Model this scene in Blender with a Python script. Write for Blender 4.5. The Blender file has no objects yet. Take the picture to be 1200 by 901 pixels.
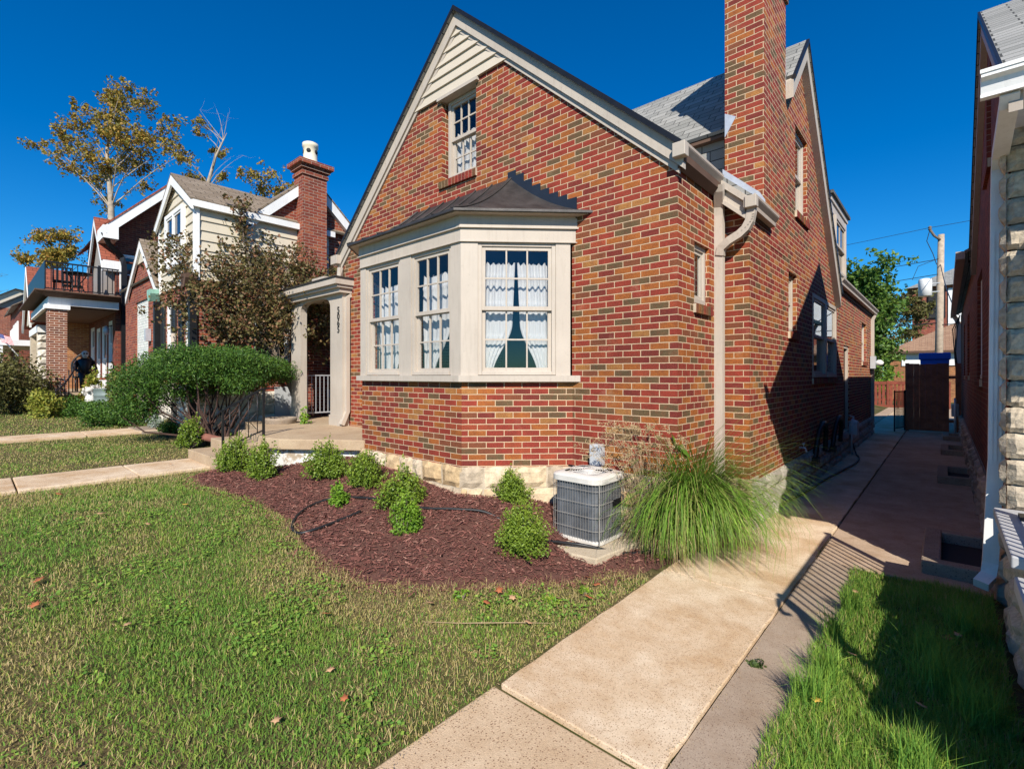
import bpy, math, random
import numpy as np
from mathutils import Vector, Matrix
from mathutils.geometry import tessellate_polygon

random.seed(7)
rng = np.random.default_rng(11)
scene = bpy.context.scene
COL = scene.collection
PI = math.pi


# ------------------------------------------------------------------ mesh helpers
class MB:
    """Collects faces; builds ONE mesh object with a metric UV map and a per-face tint."""
    def __init__(self):
        self.v = []; self.f = []; self.t = []; self.uo = []; self.sm = []
        self.cur_t = None; self.cur_uo = (0.0, 0.0)

    def face(self, pts, smooth=False):
        i = len(self.v)
        self.v.extend([tuple(map(float, p)) for p in pts])
        self.f.append(tuple(range(i, i + len(pts))))
        self.t.append(random.random() if self.cur_t is None else self.cur_t)
        self.uo.append(self.cur_uo); self.sm.append(smooth)

    def mesh(self, verts, faces, smooth=False):
        i = len(self.v)
        self.v.extend([tuple(map(float, p)) for p in verts])
        t = random.random() if self.cur_t is None else self.cur_t
        for f in faces:
            self.f.append(tuple(i + k for k in f)); self.t.append(t)
            self.uo.append(self.cur_uo); self.sm.append(smooth)

    def box(self, x0, x1, y0, y1, z0, z1):
        self.fbox((0, 0), (1, 0), (0, 1), x0, x1, y0, y1, z0, z1)

    def fbox(self, o, t, n, u0, u1, v0, v1, z0, z1):
        def P(u, v, z): return (o[0] + u * t[0] + v * n[0], o[1] + u * t[1] + v * n[1], z)
        p = [P(u0, v0, z0), P(u1, v0, z0), P(u1, v1, z0), P(u0, v1, z0),
             P(u0, v0, z1), P(u1, v0, z1), P(u1, v1, z1), P(u0, v1, z1)]
        fs = [(0, 3, 2, 1), (4, 5, 6, 7), (0, 1, 5, 4), (1, 2, 6, 5), (2, 3, 7, 6), (3, 0, 4, 7)]
        flip = (t[0] * n[1] - t[1] * n[0]) * (u1 - u0) * (v1 - v0) * (z1 - z0) < 0
        self.mesh(p, [tuple(reversed(f)) for f in fs] if flip else fs)

    def prism(self, poly, d):
        """poly: coplanar 3D points, extruded by vector d."""
        a = [Vector(p) for p in poly]; d = Vector(d); n = len(a)
        nrm = Vector((0, 0, 0))
        for i in range(n):
            nrm += a[i].cross(a[(i + 1) % n])
        b = [p + d for p in a]
        fs = [tuple(range(n)), tuple(reversed(range(n, 2 * n)))]
        for i in range(n):
            k = (i + 1) % n
            fs.append((k, i, n + i, n + k))
        if nrm.dot(d) > 0:
            fs = [tuple(reversed(f)) for f in fs]
        self.mesh([tuple(p) for p in a + b], fs)

    def poly_holes(self, outer, holes, o, t, n, v=0.0, reveal=0.0):
        """vertical wall polygon in (u,z) with rectangular holes (u0,u1,z0,z1); reveal = depth of the brick jambs inwards."""
        def P(u, z, vv=v): return (o[0] + u * t[0] + vv * n[0], o[1] + u * t[1] + vv * n[1], z)
        loops = [[Vector((u, z, 0)) for u, z in outer]]
        for h in holes:
            loops.append([Vector((h[0], h[2], 0)), Vector((h[0], h[3], 0)), Vector((h[1], h[3], 0)), Vector((h[1], h[2], 0))])
        flat = [p for l in loops for p in l]
        s = t[0] * n[1] - t[1] * n[0]
        for tri in tessellate_polygon(loops):
            q = [flat[i] for i in tri]
            ar = (q[1] - q[0]).cross(q[2] - q[0]).z
            if ar * (-s) < 0: q.reverse()
            self.face([P(p.x, p.y) for p in q])
        if reveal:
            for h in holes:
                u0, u1, z0, z1 = h; w = v - reveal
                self.face([P(u0, z0), P(u0, z1), P(u0, z1, w), P(u0, z0, w)])
                self.face([P(u1, z1), P(u1, z0), P(u1, z0, w), P(u1, z1, w)])
                self.face([P(u0, z1), P(u1, z1), P(u1, z1, w), P(u0, z1, w)])
                self.face([P(u1, z0), P(u0, z0), P(u0, z0, w), P(u1, z0, w)])

    def tube(self, pts, rad, n=8, caps=True):
        pts = [Vector(p) for p in pts]
        if not hasattr(rad, '__len__'): rad = [rad] * len(pts)
        vs = []; fs = []
        up = Vector((0.3, 0.2, 1)).normalized()
        for i, p in enumerate(pts):
            d = (pts[min(i + 1, len(pts) - 1)] - pts[max(i - 1, 0)])
            if d.length < 1e-9: d = Vector((0, 0, 1))
            d.normalize()
            a = up - d * up.dot(d)
            if a.length < 0.05: a = Vector((1, 0, 0)) - d * d.x
            a.normalize(); b = d.cross(a); up = a
            for k in range(n):
                th = 2 * PI * k / n
                vs.append(p + (a * math.cos(th) + b * math.sin(th)) * rad[i])
        for i in range(len(pts) - 1):
            for k in range(n):
                k2 = (k + 1) % n
                fs.append((i * n + k, i * n + k2, (i + 1) * n + k2, (i + 1) * n + k))
        if caps:
            fs.append(tuple(reversed(range(n)))); L = (len(pts) - 1) * n
            fs.append(tuple(range(L, L + n)))
        self.mesh([tuple(p) for p in vs], fs, smooth=n > 5)

    def rtube(self, pts, w, h, side=(1, 0, 0)):
        """rectangular downspout section swept along pts."""
        pts = [Vector(p) for p in pts]; side = Vector(side).normalized(); vs = []; fs = []
        for i, p in enumerate(pts):
            d = (pts[min(i + 1, len(pts) - 1)] - pts[max(i - 1, 0)]).normalized()
            a = (side - d * side.dot(d)).normalized(); b = d.cross(a)
            for su, sv in ((-1, -1), (1, -1), (1, 1), (-1, 1)):
                vs.append(p + a * su * w / 2 + b * sv * h / 2)
        for i in range(len(pts) - 1):
            for k in range(4):
                k2 = (k + 1) % 4
                fs.append((i * 4 + k, i * 4 + k2, i * 4 + 4 + k2, i * 4 + 4 + k))
        fs.append((3, 2, 1, 0)); L = 4 * (len(pts) - 1); fs.append((L, L + 1, L + 2, L + 3))
        self.mesh([tuple(p) for p in vs], fs)

    def lathe(self, c, prof, n=20):
        vs = []; fs = []
        for r, z in prof:
            for k in range(n):
                th = 2 * PI * k / n
                vs.append((c[0] + r * math.cos(th), c[1] + r * math.sin(th), c[2] + z))
        m = len(prof)
        for i in range(m - 1):
            for k in range(n):
                k2 = (k + 1) % n
                fs.append((i * n + k, i * n + k2, i * n + n + k2, i * n + n + k))
        fs.append(tuple(reversed(range(n)))); fs.append(tuple(range((m - 1) * n, m * n)))
        self.mesh(vs, fs, smooth=True)

    def stone(self, o, t, n, u0, u1, z0, z1, d, v0=0.0, rough=0.02, k=3):
        """one rock-faced block: bulging front with jitter."""
        vs = []; fs = []
        m = k + 1
        for j in range(m + 1):
            for i in range(m + 1):
                a = i / m; b = j / m
                edge = (i in (0, m)) or (j in (0, m))
                dd = v0 + (0 if edge else d * (0.75 + 0.5 * random.random()))
                u = u0 + (u1 - u0) * (min(max(a, 0.06 if edge is False else 0), 1)) + random.uniform(-rough, rough) * 0.35
                z = z0 + (z1 - z0) * b + random.uniform(-rough, rough) * 0.35
                vs.append((o[0] + u * t[0] + dd * n[0], o[1] + u * t[1] + dd * n[1], z))
        s = t[0] * n[1] - t[1] * n[0]
        for j in range(m):
            for i in range(m):
                f = (j * (m + 1) + i, j * (m + 1) + i + 1, (j + 1) * (m + 1) + i + 1, (j + 1) * (m + 1) + i)
                fs.append(f if s < 0 else tuple(reversed(f)))
        self.mesh(vs, fs)

    def build(self, name, mat, parent=None, bevel=0.0):
        me = bpy.data.meshes.new(name)
        me.from_pydata(self.v, [], self.f)
        co = np.array(self.v, dtype=np.float64) if self.v else np.zeros((0, 3))
        uvl = me.uv_layers.new(name='UVMap')
        uv = np.zeros((len(me.loops), 2), dtype=np.float32)
        li = 0
        for f, uo in zip(self.f, self.uo):
            p = co[list(f)]
            nn = np.zeros(3)
            for i in range(len(f)):
                nn += np.cross(p[i] - p[0], p[(i + 1) % len(f)] - p[0])
            L = np.linalg.norm(nn)
            nn = nn / L if L > 1e-12 else np.array([0, 0, 1.0])
            h = math.hypot(nn[0], nn[1])
            if h < 0.05:
                a = np.array([1.0, 0, 0]); b = np.array([0, 1.0, 0])
            else:
                a = np.array([-nn[1], nn[0], 0]) / h; b = np.cross(nn, a)
            k = len(f)
            uv[li:li + k, 0] = p @ a + uo[0]; uv[li:li + k, 1] = p @ b + uo[1]
            li += k
        uvl.data.foreach_set('uv', uv.ravel())
        at = me.attributes.new('tint', 'FLOAT', 'FACE')
        at.data.foreach_set('value', np.array(self.t, dtype=np.float32))
        me.polygons.foreach_set('use_smooth', np.array(self.sm, dtype=bool))
        me.materials.append(mat)
        me.update()
        o = link(name, me, parent)
        if bevel:
            b = o.modifiers.new('edge', 'BEVEL'); b.width = bevel; b.segments = 2; b.limit_method = 'ANGLE'; b.angle_limit = 0.7
        return o


def link(name, me, parent=None):
    o = bpy.data.objects.new(name, me); COL.objects.link(o)
    if parent is not None:
        o.parent = parent
        if parent.type == 'EMPTY':
            o.matrix_parent_inverse = Matrix.Translation(-Vector(parent.location))
    return o


def arrays(name, verts, faces, mat, tint=None, parent=None, smooth=False):
    """mesh straight from numpy arrays (faces: M x k)."""
    me = bpy.data.meshes.new(name)
    nv = len(verts); m, k = faces.shape
    me.vertices.add(nv); me.vertices.foreach_set('co', np.asarray(verts, np.float32).ravel())
    me.loops.add(m * k); me.loops.foreach_set('vertex_index', faces.astype(np.int32).ravel())
    me.polygons.add(m)
    me.polygons.foreach_set('loop_start', np.arange(0, m * k, k, dtype=np.int32))
    me.polygons.foreach_set('loop_total', np.full(m, k, dtype=np.int32))
    me.update(calc_edges=True); me.validate()
    if tint is not None:
        at = me.attributes.new('tint', 'FLOAT', 'FACE'); at.data.foreach_set('value', np.asarray(tint, np.float32))
    me.polygons.foreach_set('use_smooth', np.full(m, smooth, dtype=bool))
    me.materials.append(mat)
    return link(name, me, parent)


def tag(o, label=None, cat=None, group=None, kind=None):
    if label: o['label'] = label
    if cat: o['category'] = cat
    if group: o['group'] = group
    if kind: o['kind'] = kind
    return o


def empty(name, loc, label, cat, group=None):
    o = bpy.data.objects.new(name, None); COL.objects.link(o)
    o.location = loc; o.empty_display_size = 0.2
    return tag(o, label, cat, group)


def clone(root, loc, label=None, rotz=0.0, scale=1.0):
    def cp(o, par):
        c = o.copy(); COL.objects.link(c); c.parent = par
        for ch in [k for k in bpy.data.objects if k.parent == o]:
            cp(ch, c)
        return c
    r = cp(root, None)
    r.location = loc; r.rotation_euler = (0, 0, rotz); r.scale = (scale,) * 3
    if label: r['label'] = label
    return r


def sstep(a, b, x):
    t = np.clip((np.asarray(x, float) - a) / (b - a), 0, 1)
    return t * t * (3 - 2 * t)


def G(x, y=0.0):
    """height of the natural ground."""
    x = np.asarray(x, float); y = np.asarray(y, float)
    t = np.clip((-1.95 - x) / 4.6, 0, 1)
    z = 0.37 * (0.55 * t + 0.45 * t * t * (3 - 2 * t))
    z = z + 0.028 * np.clip(-6.6 - x, 0, None)
    return z - 0.012


def g(x, y=0.0): return float(G(x, y))


# ------------------------------------------------------------------ materials
def mat(name):
    m = bpy.data.materials.new(name); m.use_nodes = True
    nt = m.node_tree
    return m, nt, nt.nodes['Principled BSDF']


def nd(nt, typ, props=None, **ins):
    n = nt.nodes.new(typ)
    for k, v in (props or {}).items(): setattr(n, k, v)
    for k, v in ins.items():
        key = k.replace('_', ' ')
        s = None
        for i in n.inputs:
            if i.name.lower() == key.lower(): s = i; break
        if s is None: s = n.inputs[int(k[1:])]
        if hasattr(v, 'is_output'): nt.links.new(v, s)
        else: s.default_value = v
    return n


def lk(nt, a, b): nt.links.new(a, b)


def c4(c): return (c[0], c[1], c[2], 1.0)


def ramp(nt, fac, stops, interp='LINEAR'):
    n = nt.nodes.new('ShaderNodeValToRGB'); cr = n.color_ramp; cr.interpolation = interp
    while len(cr.elements) > 1: cr.elements.remove(cr.elements[-1])
    cr.elements[0].position = stops[0][0]; cr.elements[0].color = c4(stops[0][1])
    for p, c in stops[1:]:
        e = cr.elements.new(p); e.color = c4(c)
    lk(nt, fac, n.inputs[0])
    return n.outputs[0]


def mixc(nt, fac, a, b, mode='MIX'):
    n = nt.nodes.new('ShaderNodeMix'); n.data_type = 'RGBA'; n.blend_type = mode
    for s, v in ((n.inputs[0], fac), (n.inputs[6], a), (n.inputs[7], b)):
        if hasattr(v, 'is_output'): lk(nt, v, s)
        elif isinstance(v, (int, float)): s.default_value = v
        else: s.default_value = c4(v)
    return n.outputs[2]


def noise(nt, scale, detail=4, rough=0.6, vec=None, dist=0.0):
    n = nt.nodes.new('ShaderNodeTexNoise')
    n.inputs['Scale'].default_value = scale; n.inputs['Detail'].default_value = detail
    n.inputs['Roughness'].default_value = rough; n.inputs['Distortion'].default_value = dist
    if vec is None:
        tc = nt.nodes.new('ShaderNodeTexCoord'); vec = tc.outputs['Object']
    lk(nt, vec, n.inputs['Vector'])
    return n.outputs['Fac']


def objc(nt): return nt.nodes.new('ShaderNodeTexCoord').outputs['Object']


def uvc(nt):
    n = nt.nodes.new('ShaderNodeUVMap'); n.uv_map = 'UVMap'; return n.outputs[0]


def mathn(nt, op, a, b=0.0):
    n = nt.nodes.new('ShaderNodeMath'); n.operation = op
    for s, v in zip(n.inputs, (a, b)):
        if hasattr(v, 'is_output'): lk(nt, v, s)
        else: s.default_value = v
    return n.outputs[0]


def bump(nt, bs, h, strength, dist):
    b = nt.nodes.new('ShaderNodeBump'); b.inputs['Strength'].default_value = strength; b.inputs['Distance'].default_value = dist
    lk(nt, h, b.inputs['Height']); lk(nt, b.outputs[0], bs.inputs['Normal'])


def paint(name, col, rough=0.5, var=0.12, scale=3.0, metal=0.0, bumpy=0.0, spec=None):
    m, nt, bs = mat(name)
    f = noise(nt, scale, 5)
    a = [c * (1 - var) for c in col]; b = [min(1, c * (1 + var)) for c in col]
    lk(nt, ramp(nt, f, [(0.3, a), (0.7, b)]), bs.inputs['Base Color'])
    bs.inputs['Roughness'].default_value = rough; bs.inputs['Metallic'].default_value = metal
    if spec is not None: bs.inputs['Specular IOR Level'].default_value = spec
    if bumpy: bump(nt, bs, noise(nt, scale * 14, 4), bumpy, 0.01)
    return m


def brick(name, stops, mortar, w=0.203, h=0.0677, joint=0.0052, grime=0.0, offset=0.5):
    m, nt, bs = mat(name)
    uv = uvc(nt)
    wob = noise(nt, 9.0, 2, vec=uv)
    nz = nt.nodes.new('ShaderNodeTexNoise'); nz.inputs['Scale'].default_value = 28; nz.inputs['Detail'].default_value = 3; lk(nt, uv, nz.inputs['Vector'])
    vm = nt.nodes.new('ShaderNodeVectorMath'); vm.operation = 'MULTIPLY_ADD'; lk(nt, nz.outputs['Color'], vm.inputs[0]); vm.inputs[1].default_value = (0.006, 0.006, 0); lk(nt, uv, vm.inputs[2])
    uvd = vm.outputs[0]
    br = nd(nt, 'ShaderNodeTexBrick', {'offset': offset, 'squash': 1.0}, Vector=uvd, Color1=(0, 0, 0, 1), Color2=(1, 1, 1, 1), Mortar=(0, 0, 0, 1),
            Scale=1.0, Mortar_Size=joint, Mortar_Smooth=0.25, Bias=0.0, Brick_Width=w, Row_Height=h)
    col = ramp(nt, br.outputs['Color'], stops, 'CONSTANT')
    n1 = noise(nt, 70, 6, 0.75, vec=uv)
    nh = noise(nt, 17, 4, 0.65, vec=uv)
    col = mixc(nt, mathn(nt, 'MULTIPLY', ramp(nt, nh, [(0.46, (0, 0, 0)), (0.66, (1, 1, 1))]), 0.42), col, (stops[0][1][0] * 1.15, stops[0][1][1] * 1.9, stops[0][1][2] * 1.4))
    col = mixc(nt, 1.0, col, ramp(nt, n1, [(0.3, (0.55, 0.55, 0.57)), (0.7, (1.34, 1.30, 1.26))]), 'MULTIPLY')
    n0 = noise(nt, 7, 3, 0.6, vec=uv)
    col = mixc(nt, 1.0, col, ramp(nt, n0, [(0.3, (0.82, 0.82, 0.84)), (0.7, (1.1, 1.08, 1.05))]), 'MULTIPLY')
    nw = noise(nt, 0.8, 5, 0.6)
    col = mixc(nt, 1.0, col, ramp(nt, nw, [(0.3, (0.80, 0.80, 0.82)), (0.7, (1.14, 1.12, 1.1))]), 'MULTIPLY')
    ns = noise(nt, 3.1, 6, 0.7)
    col = mixc(nt, mathn(nt, 'MULTIPLY', ramp(nt, ns, [(0.60, (0, 0, 0)), (0.78, (1, 1, 1))]), 0.22), col, [c * 0.85 for c in mortar])
    mcol = mixc(nt, wob, [c * 0.8 for c in mortar], [min(1, c * 1.12) for c in mortar])
    col = mixc(nt, br.outputs['Fac'], col, mcol)
    if grime:
        gr = noise(nt, 0.9, 6, 0.65)
        col = mixc(nt, mathn(nt, 'MULTIPLY', ramp(nt, gr, [(0.42, (0, 0, 0)), (0.75, (1, 1, 1))]), grime), col, (0.055, 0.04, 0.034))
    lk(nt, col, bs.inputs['Base Color'])
    bs.inputs['Roughness'].default_value = 0.82; bs.inputs['Specular IOR Level'].default_value = 0.3
    hgt = mathn(nt, 'ADD', mathn(nt, 'SUBTRACT', 1.0, br.outputs['Fac']), mathn(nt, 'MULTIPLY', n1, 0.35))
    bump(nt, bs, hgt, 0.9, 0.006)
    return m


def shingle(name, cols, w=0.3, h=0.14):
    m, nt, bs = mat(name)
    uv = uvc(nt)
    br = nd(nt, 'ShaderNodeTexBrick', {'offset': 0.37}, Vector=uv, Color1=(0, 0, 0, 1), Color2=(1, 1, 1, 1), Mortar=(0, 0, 0, 1),
            Scale=1.0, Mortar_Size=0.007, Mortar_Smooth=0.1, Bias=0.0, Brick_Width=w, Row_Height=h)
    col = ramp(nt, br.outputs['Color'], [(0, cols[0]), (1, cols[1])])
    n1 = noise(nt, 160, 3, 0.8, vec=uv)
    col = mixc(nt, 1.0, col, ramp(nt, n1, [(0.35, (0.6, 0.6, 0.6)), (0.65, (1.25, 1.25, 1.25))]), 'MULTIPLY')
    col = mixc(nt, br.outputs['Fac'], col, [c * 0.22 for c in cols[0]])
    lk(nt, col, bs.inputs['Base Color']); bs.inputs['Roughness'].default_value = 0.9
    sx = nd(nt, 'ShaderNodeSeparateXYZ', Vector=uv)
    saw = mathn(nt, 'FRACT', mathn(nt, 'DIVIDE', sx.outputs[1], h))
    bump(nt, bs, mathn(nt, 'SUBTRACT', mathn(nt, 'MULTIPLY', mathn(nt, 'ADD', n1, 0.0), 0.2), mathn(nt, 'MULTIPLY', saw, 0.8)), 0.9, 0.012)
    return m


def tinted(name, stops, rough=0.6, transl=0.0, nscale=0.0, spec=0.3, patch=None):
    """colour picked per face by the 'tint' attribute (leaves, blades, chips, stones)."""
    m, nt, bs = mat(name)
    a = nd(nt, 'ShaderNodeAttribute', {'attribute_name': 'tint'})
    col = ramp(nt, a.outputs['Fac'], stops)
    if nscale:
        n1 = noise(nt, nscale, 5, 0.65)
        col = mixc(nt, 1.0, col, ramp(nt, n1, [(0.3, (0.6, 0.6, 0.6)), (0.7, (1.2, 1.2, 1.2))]), 'MULTIPLY')
        bump(nt, bs, n1, 0.6, 0.02)
    lk(nt, col, bs.inputs['Base Color'])
    bs.inputs['Roughness'].default_value = rough; bs.inputs['Specular IOR Level'].default_value = spec
    if transl:
        out = nt.nodes['Material Output']
        tr = nd(nt, 'ShaderNodeBsdfTranslucent', Color=col)
        mx = nd(nt, 'ShaderNodeMixShader', Fac=transl, i1=bs.outputs[0], i2=tr.outputs[0])
        lk(nt, mx.outputs[0], out.inputs[0])
    return m


def concrete(name, c0, c1, speck, sscale=220, bumpy=0.35, stain=(0.5, 0.36, 0.22), stainamt=0.35):
    m, nt, bs = mat(name)
    n0 = ramp(nt, noise(nt, 1.6, 7, 0.66), [(0.36, (0, 0, 0)), (0.62, (1, 1, 1))]); n1 = noise(nt, 5.0, 7, 0.72); n2 = noise(nt, sscale, 3, 0.6)
    col = mixc(nt, n0, c0, c1)
    col = mixc(nt, mathn(nt, 'MULTIPLY', ramp(nt, n1, [(0.45, (0, 0, 0)), (0.75, (1, 1, 1))]), stainamt), col, [a * b for a, b in zip(c1, stain)])
    v = nd(nt, 'ShaderNodeTexVoronoi', {'feature': 'F1'}, Vector=objc(nt), Scale=sscale * 0.5)
    peb = ramp(nt, v.outputs['Distance'], [(0.22, (1, 1, 1)), (0.40, (0, 0, 0))])
    pc = nd(nt, 'ShaderNodeSeparateColor', Color=v.outputs['Color'])
    sel = ramp(nt, pc.outputs[0], [(0.5, (0, 0, 0)), (0.56, (1, 1, 1))])
    pmask = mathn(nt, 'MULTIPLY', peb, sel)
    col = mixc(nt, mathn(nt, 'MULTIPLY', pmask, 0.8), col, speck)
    col = mixc(nt, 1.0, col, ramp(nt, n2, [(0.3, (0.8, 0.8, 0.8)), (0.7, (1.15, 1.15, 1.15))]), 'MULTIPLY')
    lk(nt, col, bs.inputs['Base Color']); bs.inputs['Roughness'].default_value = 0.88; bs.inputs['Specular IOR Level'].default_value = 0.25
    bump(nt, bs, mathn(nt, 'ADD', n2, mathn(nt, 'MULTIPLY', n1, 0.8)), bumpy, 0.006)
    return m


M = {}
RED = (0.27, 0.040, 0.024); DRED = (0.185, 0.030, 0.022); ORG = (0.35, 0.112, 0.025); OLV = (0.125, 0.085, 0.040)
TAN = (0.36, 0.165, 0.048); BRN = (0.20, 0.066, 0.030); RO = (0.315, 0.062, 0.028)
M['brick'] = brick('variegated_brick', [(0, DRED), (0.14, RED), (0.32, OLV), (0.43, ORG), (0.53, RED), (0.66, BRN), (0.77, RO), (0.87, ORG), (0.96, TAN)], (0.61, 0.445, 0.285))
M['brick_red'] = brick('red_brick', [(0, (0.26, 0.05, 0.03)), (0.3, (0.32, 0.075, 0.04)), (0.55, (0.2, 0.045, 0.03)), (0.8, (0.36, 0.1, 0.05))], (0.42, 0.32, 0.25), grime=0.2)
M['brick_dark'] = brick('weathered_red_brick', [(0, (0.17, 0.032, 0.02)), (0.3, (0.22, 0.045, 0.026)), (0.55, (0.13, 0.03, 0.02)), (0.8, (0.24, 0.06, 0.03))], (0.24, 0.15, 0.11), grime=0.3)
M['brick_tan'] = brick('orange_brick', [(0, (0.34, 0.14, 0.06)), (0.4, (0.42, 0.18, 0.075)), (0.7, (0.27, 0.10, 0.05))], (0.45, 0.30, 0.18))
M['brick_pillar'] = brick('brown_brick', [(0, (0.24, 0.075, 0.04)), (0.4, (0.30, 0.10, 0.05)), (0.7, (0.17, 0.055, 0.035))], (0.62, 0.48, 0.38), joint=0.008)
M['brick_white'] = brick('white_painted_brick', [(0, (0.68, 0.68, 0.67)), (0.5, (0.76, 0.75, 0.74))], (0.42, 0.41, 0.40))
M['stonewall'] = brick('ashlar_limestone', [(0, (0.46, 0.40, 0.31)), (0.4, (0.54, 0.47, 0.36)), (0.75, (0.40, 0.34, 0.26))], (0.28, 0.23, 0.17), w=0.52, h=0.2, joint=0.012)
M['trim'] = paint('cream_trim_paint', (0.455, 0.395, 0.335), 0.55, 0.08)
M['trim_grey'] = paint('taupe_gutter_paint', (0.42, 0.355, 0.295), 0.42, 0.06)
M['white'] = paint('white_paint', (0.78, 0.78, 0.77), 0.45, 0.05)
M['siding'] = paint('cream_siding', (0.56, 0.49, 0.39), 0.55, 0.05)
M['siding_b'] = paint('pale_yellow_siding', (0.60, 0.53, 0.41), 0.55, 0.04)
M['black_metal'] = paint('black_iron', (0.016, 0.016, 0.018), 0.4, 0.2, 8, 0.3)
M['roof_metal'] = paint('dark_bronze_roof_metal', (0.05, 0.045, 0.043), 0.5, 0.45, 5, 0.35, 0.15)
M['flash_dark'] = paint('blue_black_flashing', (0.016, 0.02, 0.03), 0.45, 0.2)
M['galv'] = paint('galvanised_flashing', (0.52, 0.54, 0.58), 0.45, 0.12, 10, 0.35)
M['shingle'] = shingle('grey_shingles', ((0.22, 0.22, 0.205), (0.33, 0.325, 0.305)))
M['shingle_brown'] = shingle('brown_shingles', ((0.20, 0.15, 0.10), (0.28, 0.22, 0.16)))
M['shingle_tan'] = shingle('tan_brown_shingles', ((0.30, 0.17, 0.10), (0.38, 0.23, 0.14)))
M['shingle_red'] = shingle('red_shingles', ((0.24, 0.065, 0.035), (0.33, 0.09, 0.05)))
M['shingle_dark'] = shingle('charcoal_shingles', ((0.07, 0.07, 0.07), (0.11, 0.11, 0.105)))
M['walk'] = concrete('tan_aggregate_concrete', (0.52, 0.35, 0.20), (0.72, 0.575, 0.41), (0.21, 0.095, 0.04), stainamt=0.4)
M['walk_peb'] = concrete('pebbled_concrete', (0.50, 0.35, 0.215), (0.64, 0.485, 0.325), (0.17, 0.08, 0.04), sscale=170, bumpy=0.6, stainamt=0.3)
M['walk_old'] = concrete('stained_concrete', (0.40, 0.29, 0.20), (0.50, 0.375, 0.27), (0.16, 0.11, 0.07), stainamt=0.5)
M['curb_rough'] = concrete('rough_concrete', (0.28, 0.22, 0.17), (0.36, 0.29, 0.22), (0.12, 0.09, 0.07), sscale=110, bumpy=0.9)
M['slab'] = concrete('porch_concrete', (0.40, 0.29, 0.19), (0.48, 0.37, 0.245), (0.2, 0.14, 0.09), stainamt=0.3)
M['pad'] = concrete('pad_concrete', (0.46, 0.38, 0.27), (0.54, 0.45, 0.33), (0.25, 0.19, 0.13), stainamt=0.3)
M['porch_grey'] = paint('grey_porch_paint', (0.44, 0.44, 0.45), 0.55, 0.1, 6)
M['stone_cream'] = tinted('cream_rubble_stone', [(0, (0.46, 0.33, 0.18)), (0.3, (0.62, 0.50, 0.34)), (0.55, (0.54, 0.37, 0.19)), (0.8, (0.66, 0.55, 0.40)), (1, (0.40, 0.32, 0.23))], 0.9, nscale=13)
M['stone_white'] = tinted('white_limestone', [(0, (0.58, 0.52, 0.43)), (0.6, (0.70, 0.65, 0.56)), (1, (0.76, 0.72, 0.65))], 0.9, nscale=7)
M['stone_grey'] = tinted('grey_rubble_stone', [(0, (0.30, 0.26, 0.22)), (0.5, (0.40, 0.35, 0.30)), (1, (0.48, 0.43, 0.37))], 0.9, nscale=8)
M['stone_buff'] = tinted('buff_rock_faced_stone', [(0, (0.46, 0.38, 0.28)), (0.5, (0.50, 0.42, 0.315)), (1, (0.54, 0.46, 0.35))], 0.92, nscale=22)
M['mortar'] = paint('pale_mortar', (0.50, 0.42, 0.31), 0.9, 0.2, 8, 0, 0.5)
M['mortar_dark'] = paint('grey_mortar', (0.22, 0.19, 0.16), 0.9, 0.2, 8, 0, 0.5)
M['soil'] = paint('dark_soil', (0.06, 0.042, 0.03), 0.95, 0.4, 12, 0, 0.8)
M['wood_red'] = paint('red_stained_boards', (0.22, 0.050, 0.026), 0.7, 0.3, 5, 0, 0.3)
M['wood_brown'] = paint('brown_stained_boards', (0.27, 0.105, 0.055), 0.75, 0.35, 5, 0, 0.3)
M['pole'] = paint('weathered_pole_wood', (0.40, 0.32, 0.24), 0.85, 0.25, 6, 0, 0.4)
M['rubber'] = paint('black_rubber', (0.014, 0.014, 0.015), 0.45, 0.3, 20)
M['blue'] = paint('blue_plastic', (0.015, 0.13, 0.60), 0.5, 0.1)
M['grey_box'] = paint('grey_enamel_box', (0.44, 0.46, 0.48), 0.45, 0.08)
M['coil'] = paint('condenser_fins', (0.13, 0.14, 0.155), 0.6, 0.4, 7, 0.35)
M['ac_white'] = paint('off_white_enamel', (0.60, 0.57, 0.52), 0.4, 0.1, 6)
M['wire_grill'] = paint('grey_wire_guard', (0.28, 0.265, 0.24), 0.45, 0.15, 12)
M['terracotta'] = paint('rusty_terracotta', (0.22, 0.085, 0.06), 0.8, 0.25, 8, 0, 0.4)
M['bark'] = paint('grey_brown_bark', (0.15, 0.115, 0.085), 0.9, 0.35, 9, 0, 0.8)
M['bark_light'] = paint('pale_sycamore_bark', (0.36, 0.30, 0.235), 0.85, 0.35, 2.5, 0, 0.4)
M['bark_red'] = paint('reddish_yew_bark', (0.06, 0.03, 0.022), 0.9, 0.3, 9, 0, 0.8)
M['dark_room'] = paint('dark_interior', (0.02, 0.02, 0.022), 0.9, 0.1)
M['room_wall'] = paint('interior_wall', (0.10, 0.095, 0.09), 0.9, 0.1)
M['shade_wood'] = paint('brown_porch_ceiling', (0.10, 0.055, 0.035), 0.8, 0.2)
M['grey_siding'] = paint('grey_board_soffit', (0.27, 0.24, 0.215), 0.7, 0.08)
M['copper'] = paint('verdigris_copper', (0.22, 0.42, 0.34), 0.7, 0.2, 8)
M['pot_cream'] = paint('cream_flue_clay', (0.74, 0.66, 0.5), 0.6, 0.1)
M['pumpkin'] = paint('orange_skin', (0.62, 0.17, 0.02), 0.5, 0.2, 9)
M['tank'] = paint('galvanised_tub', (0.17, 0.21, 0.20), 0.6, 0.2, 5, 0.1)
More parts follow.
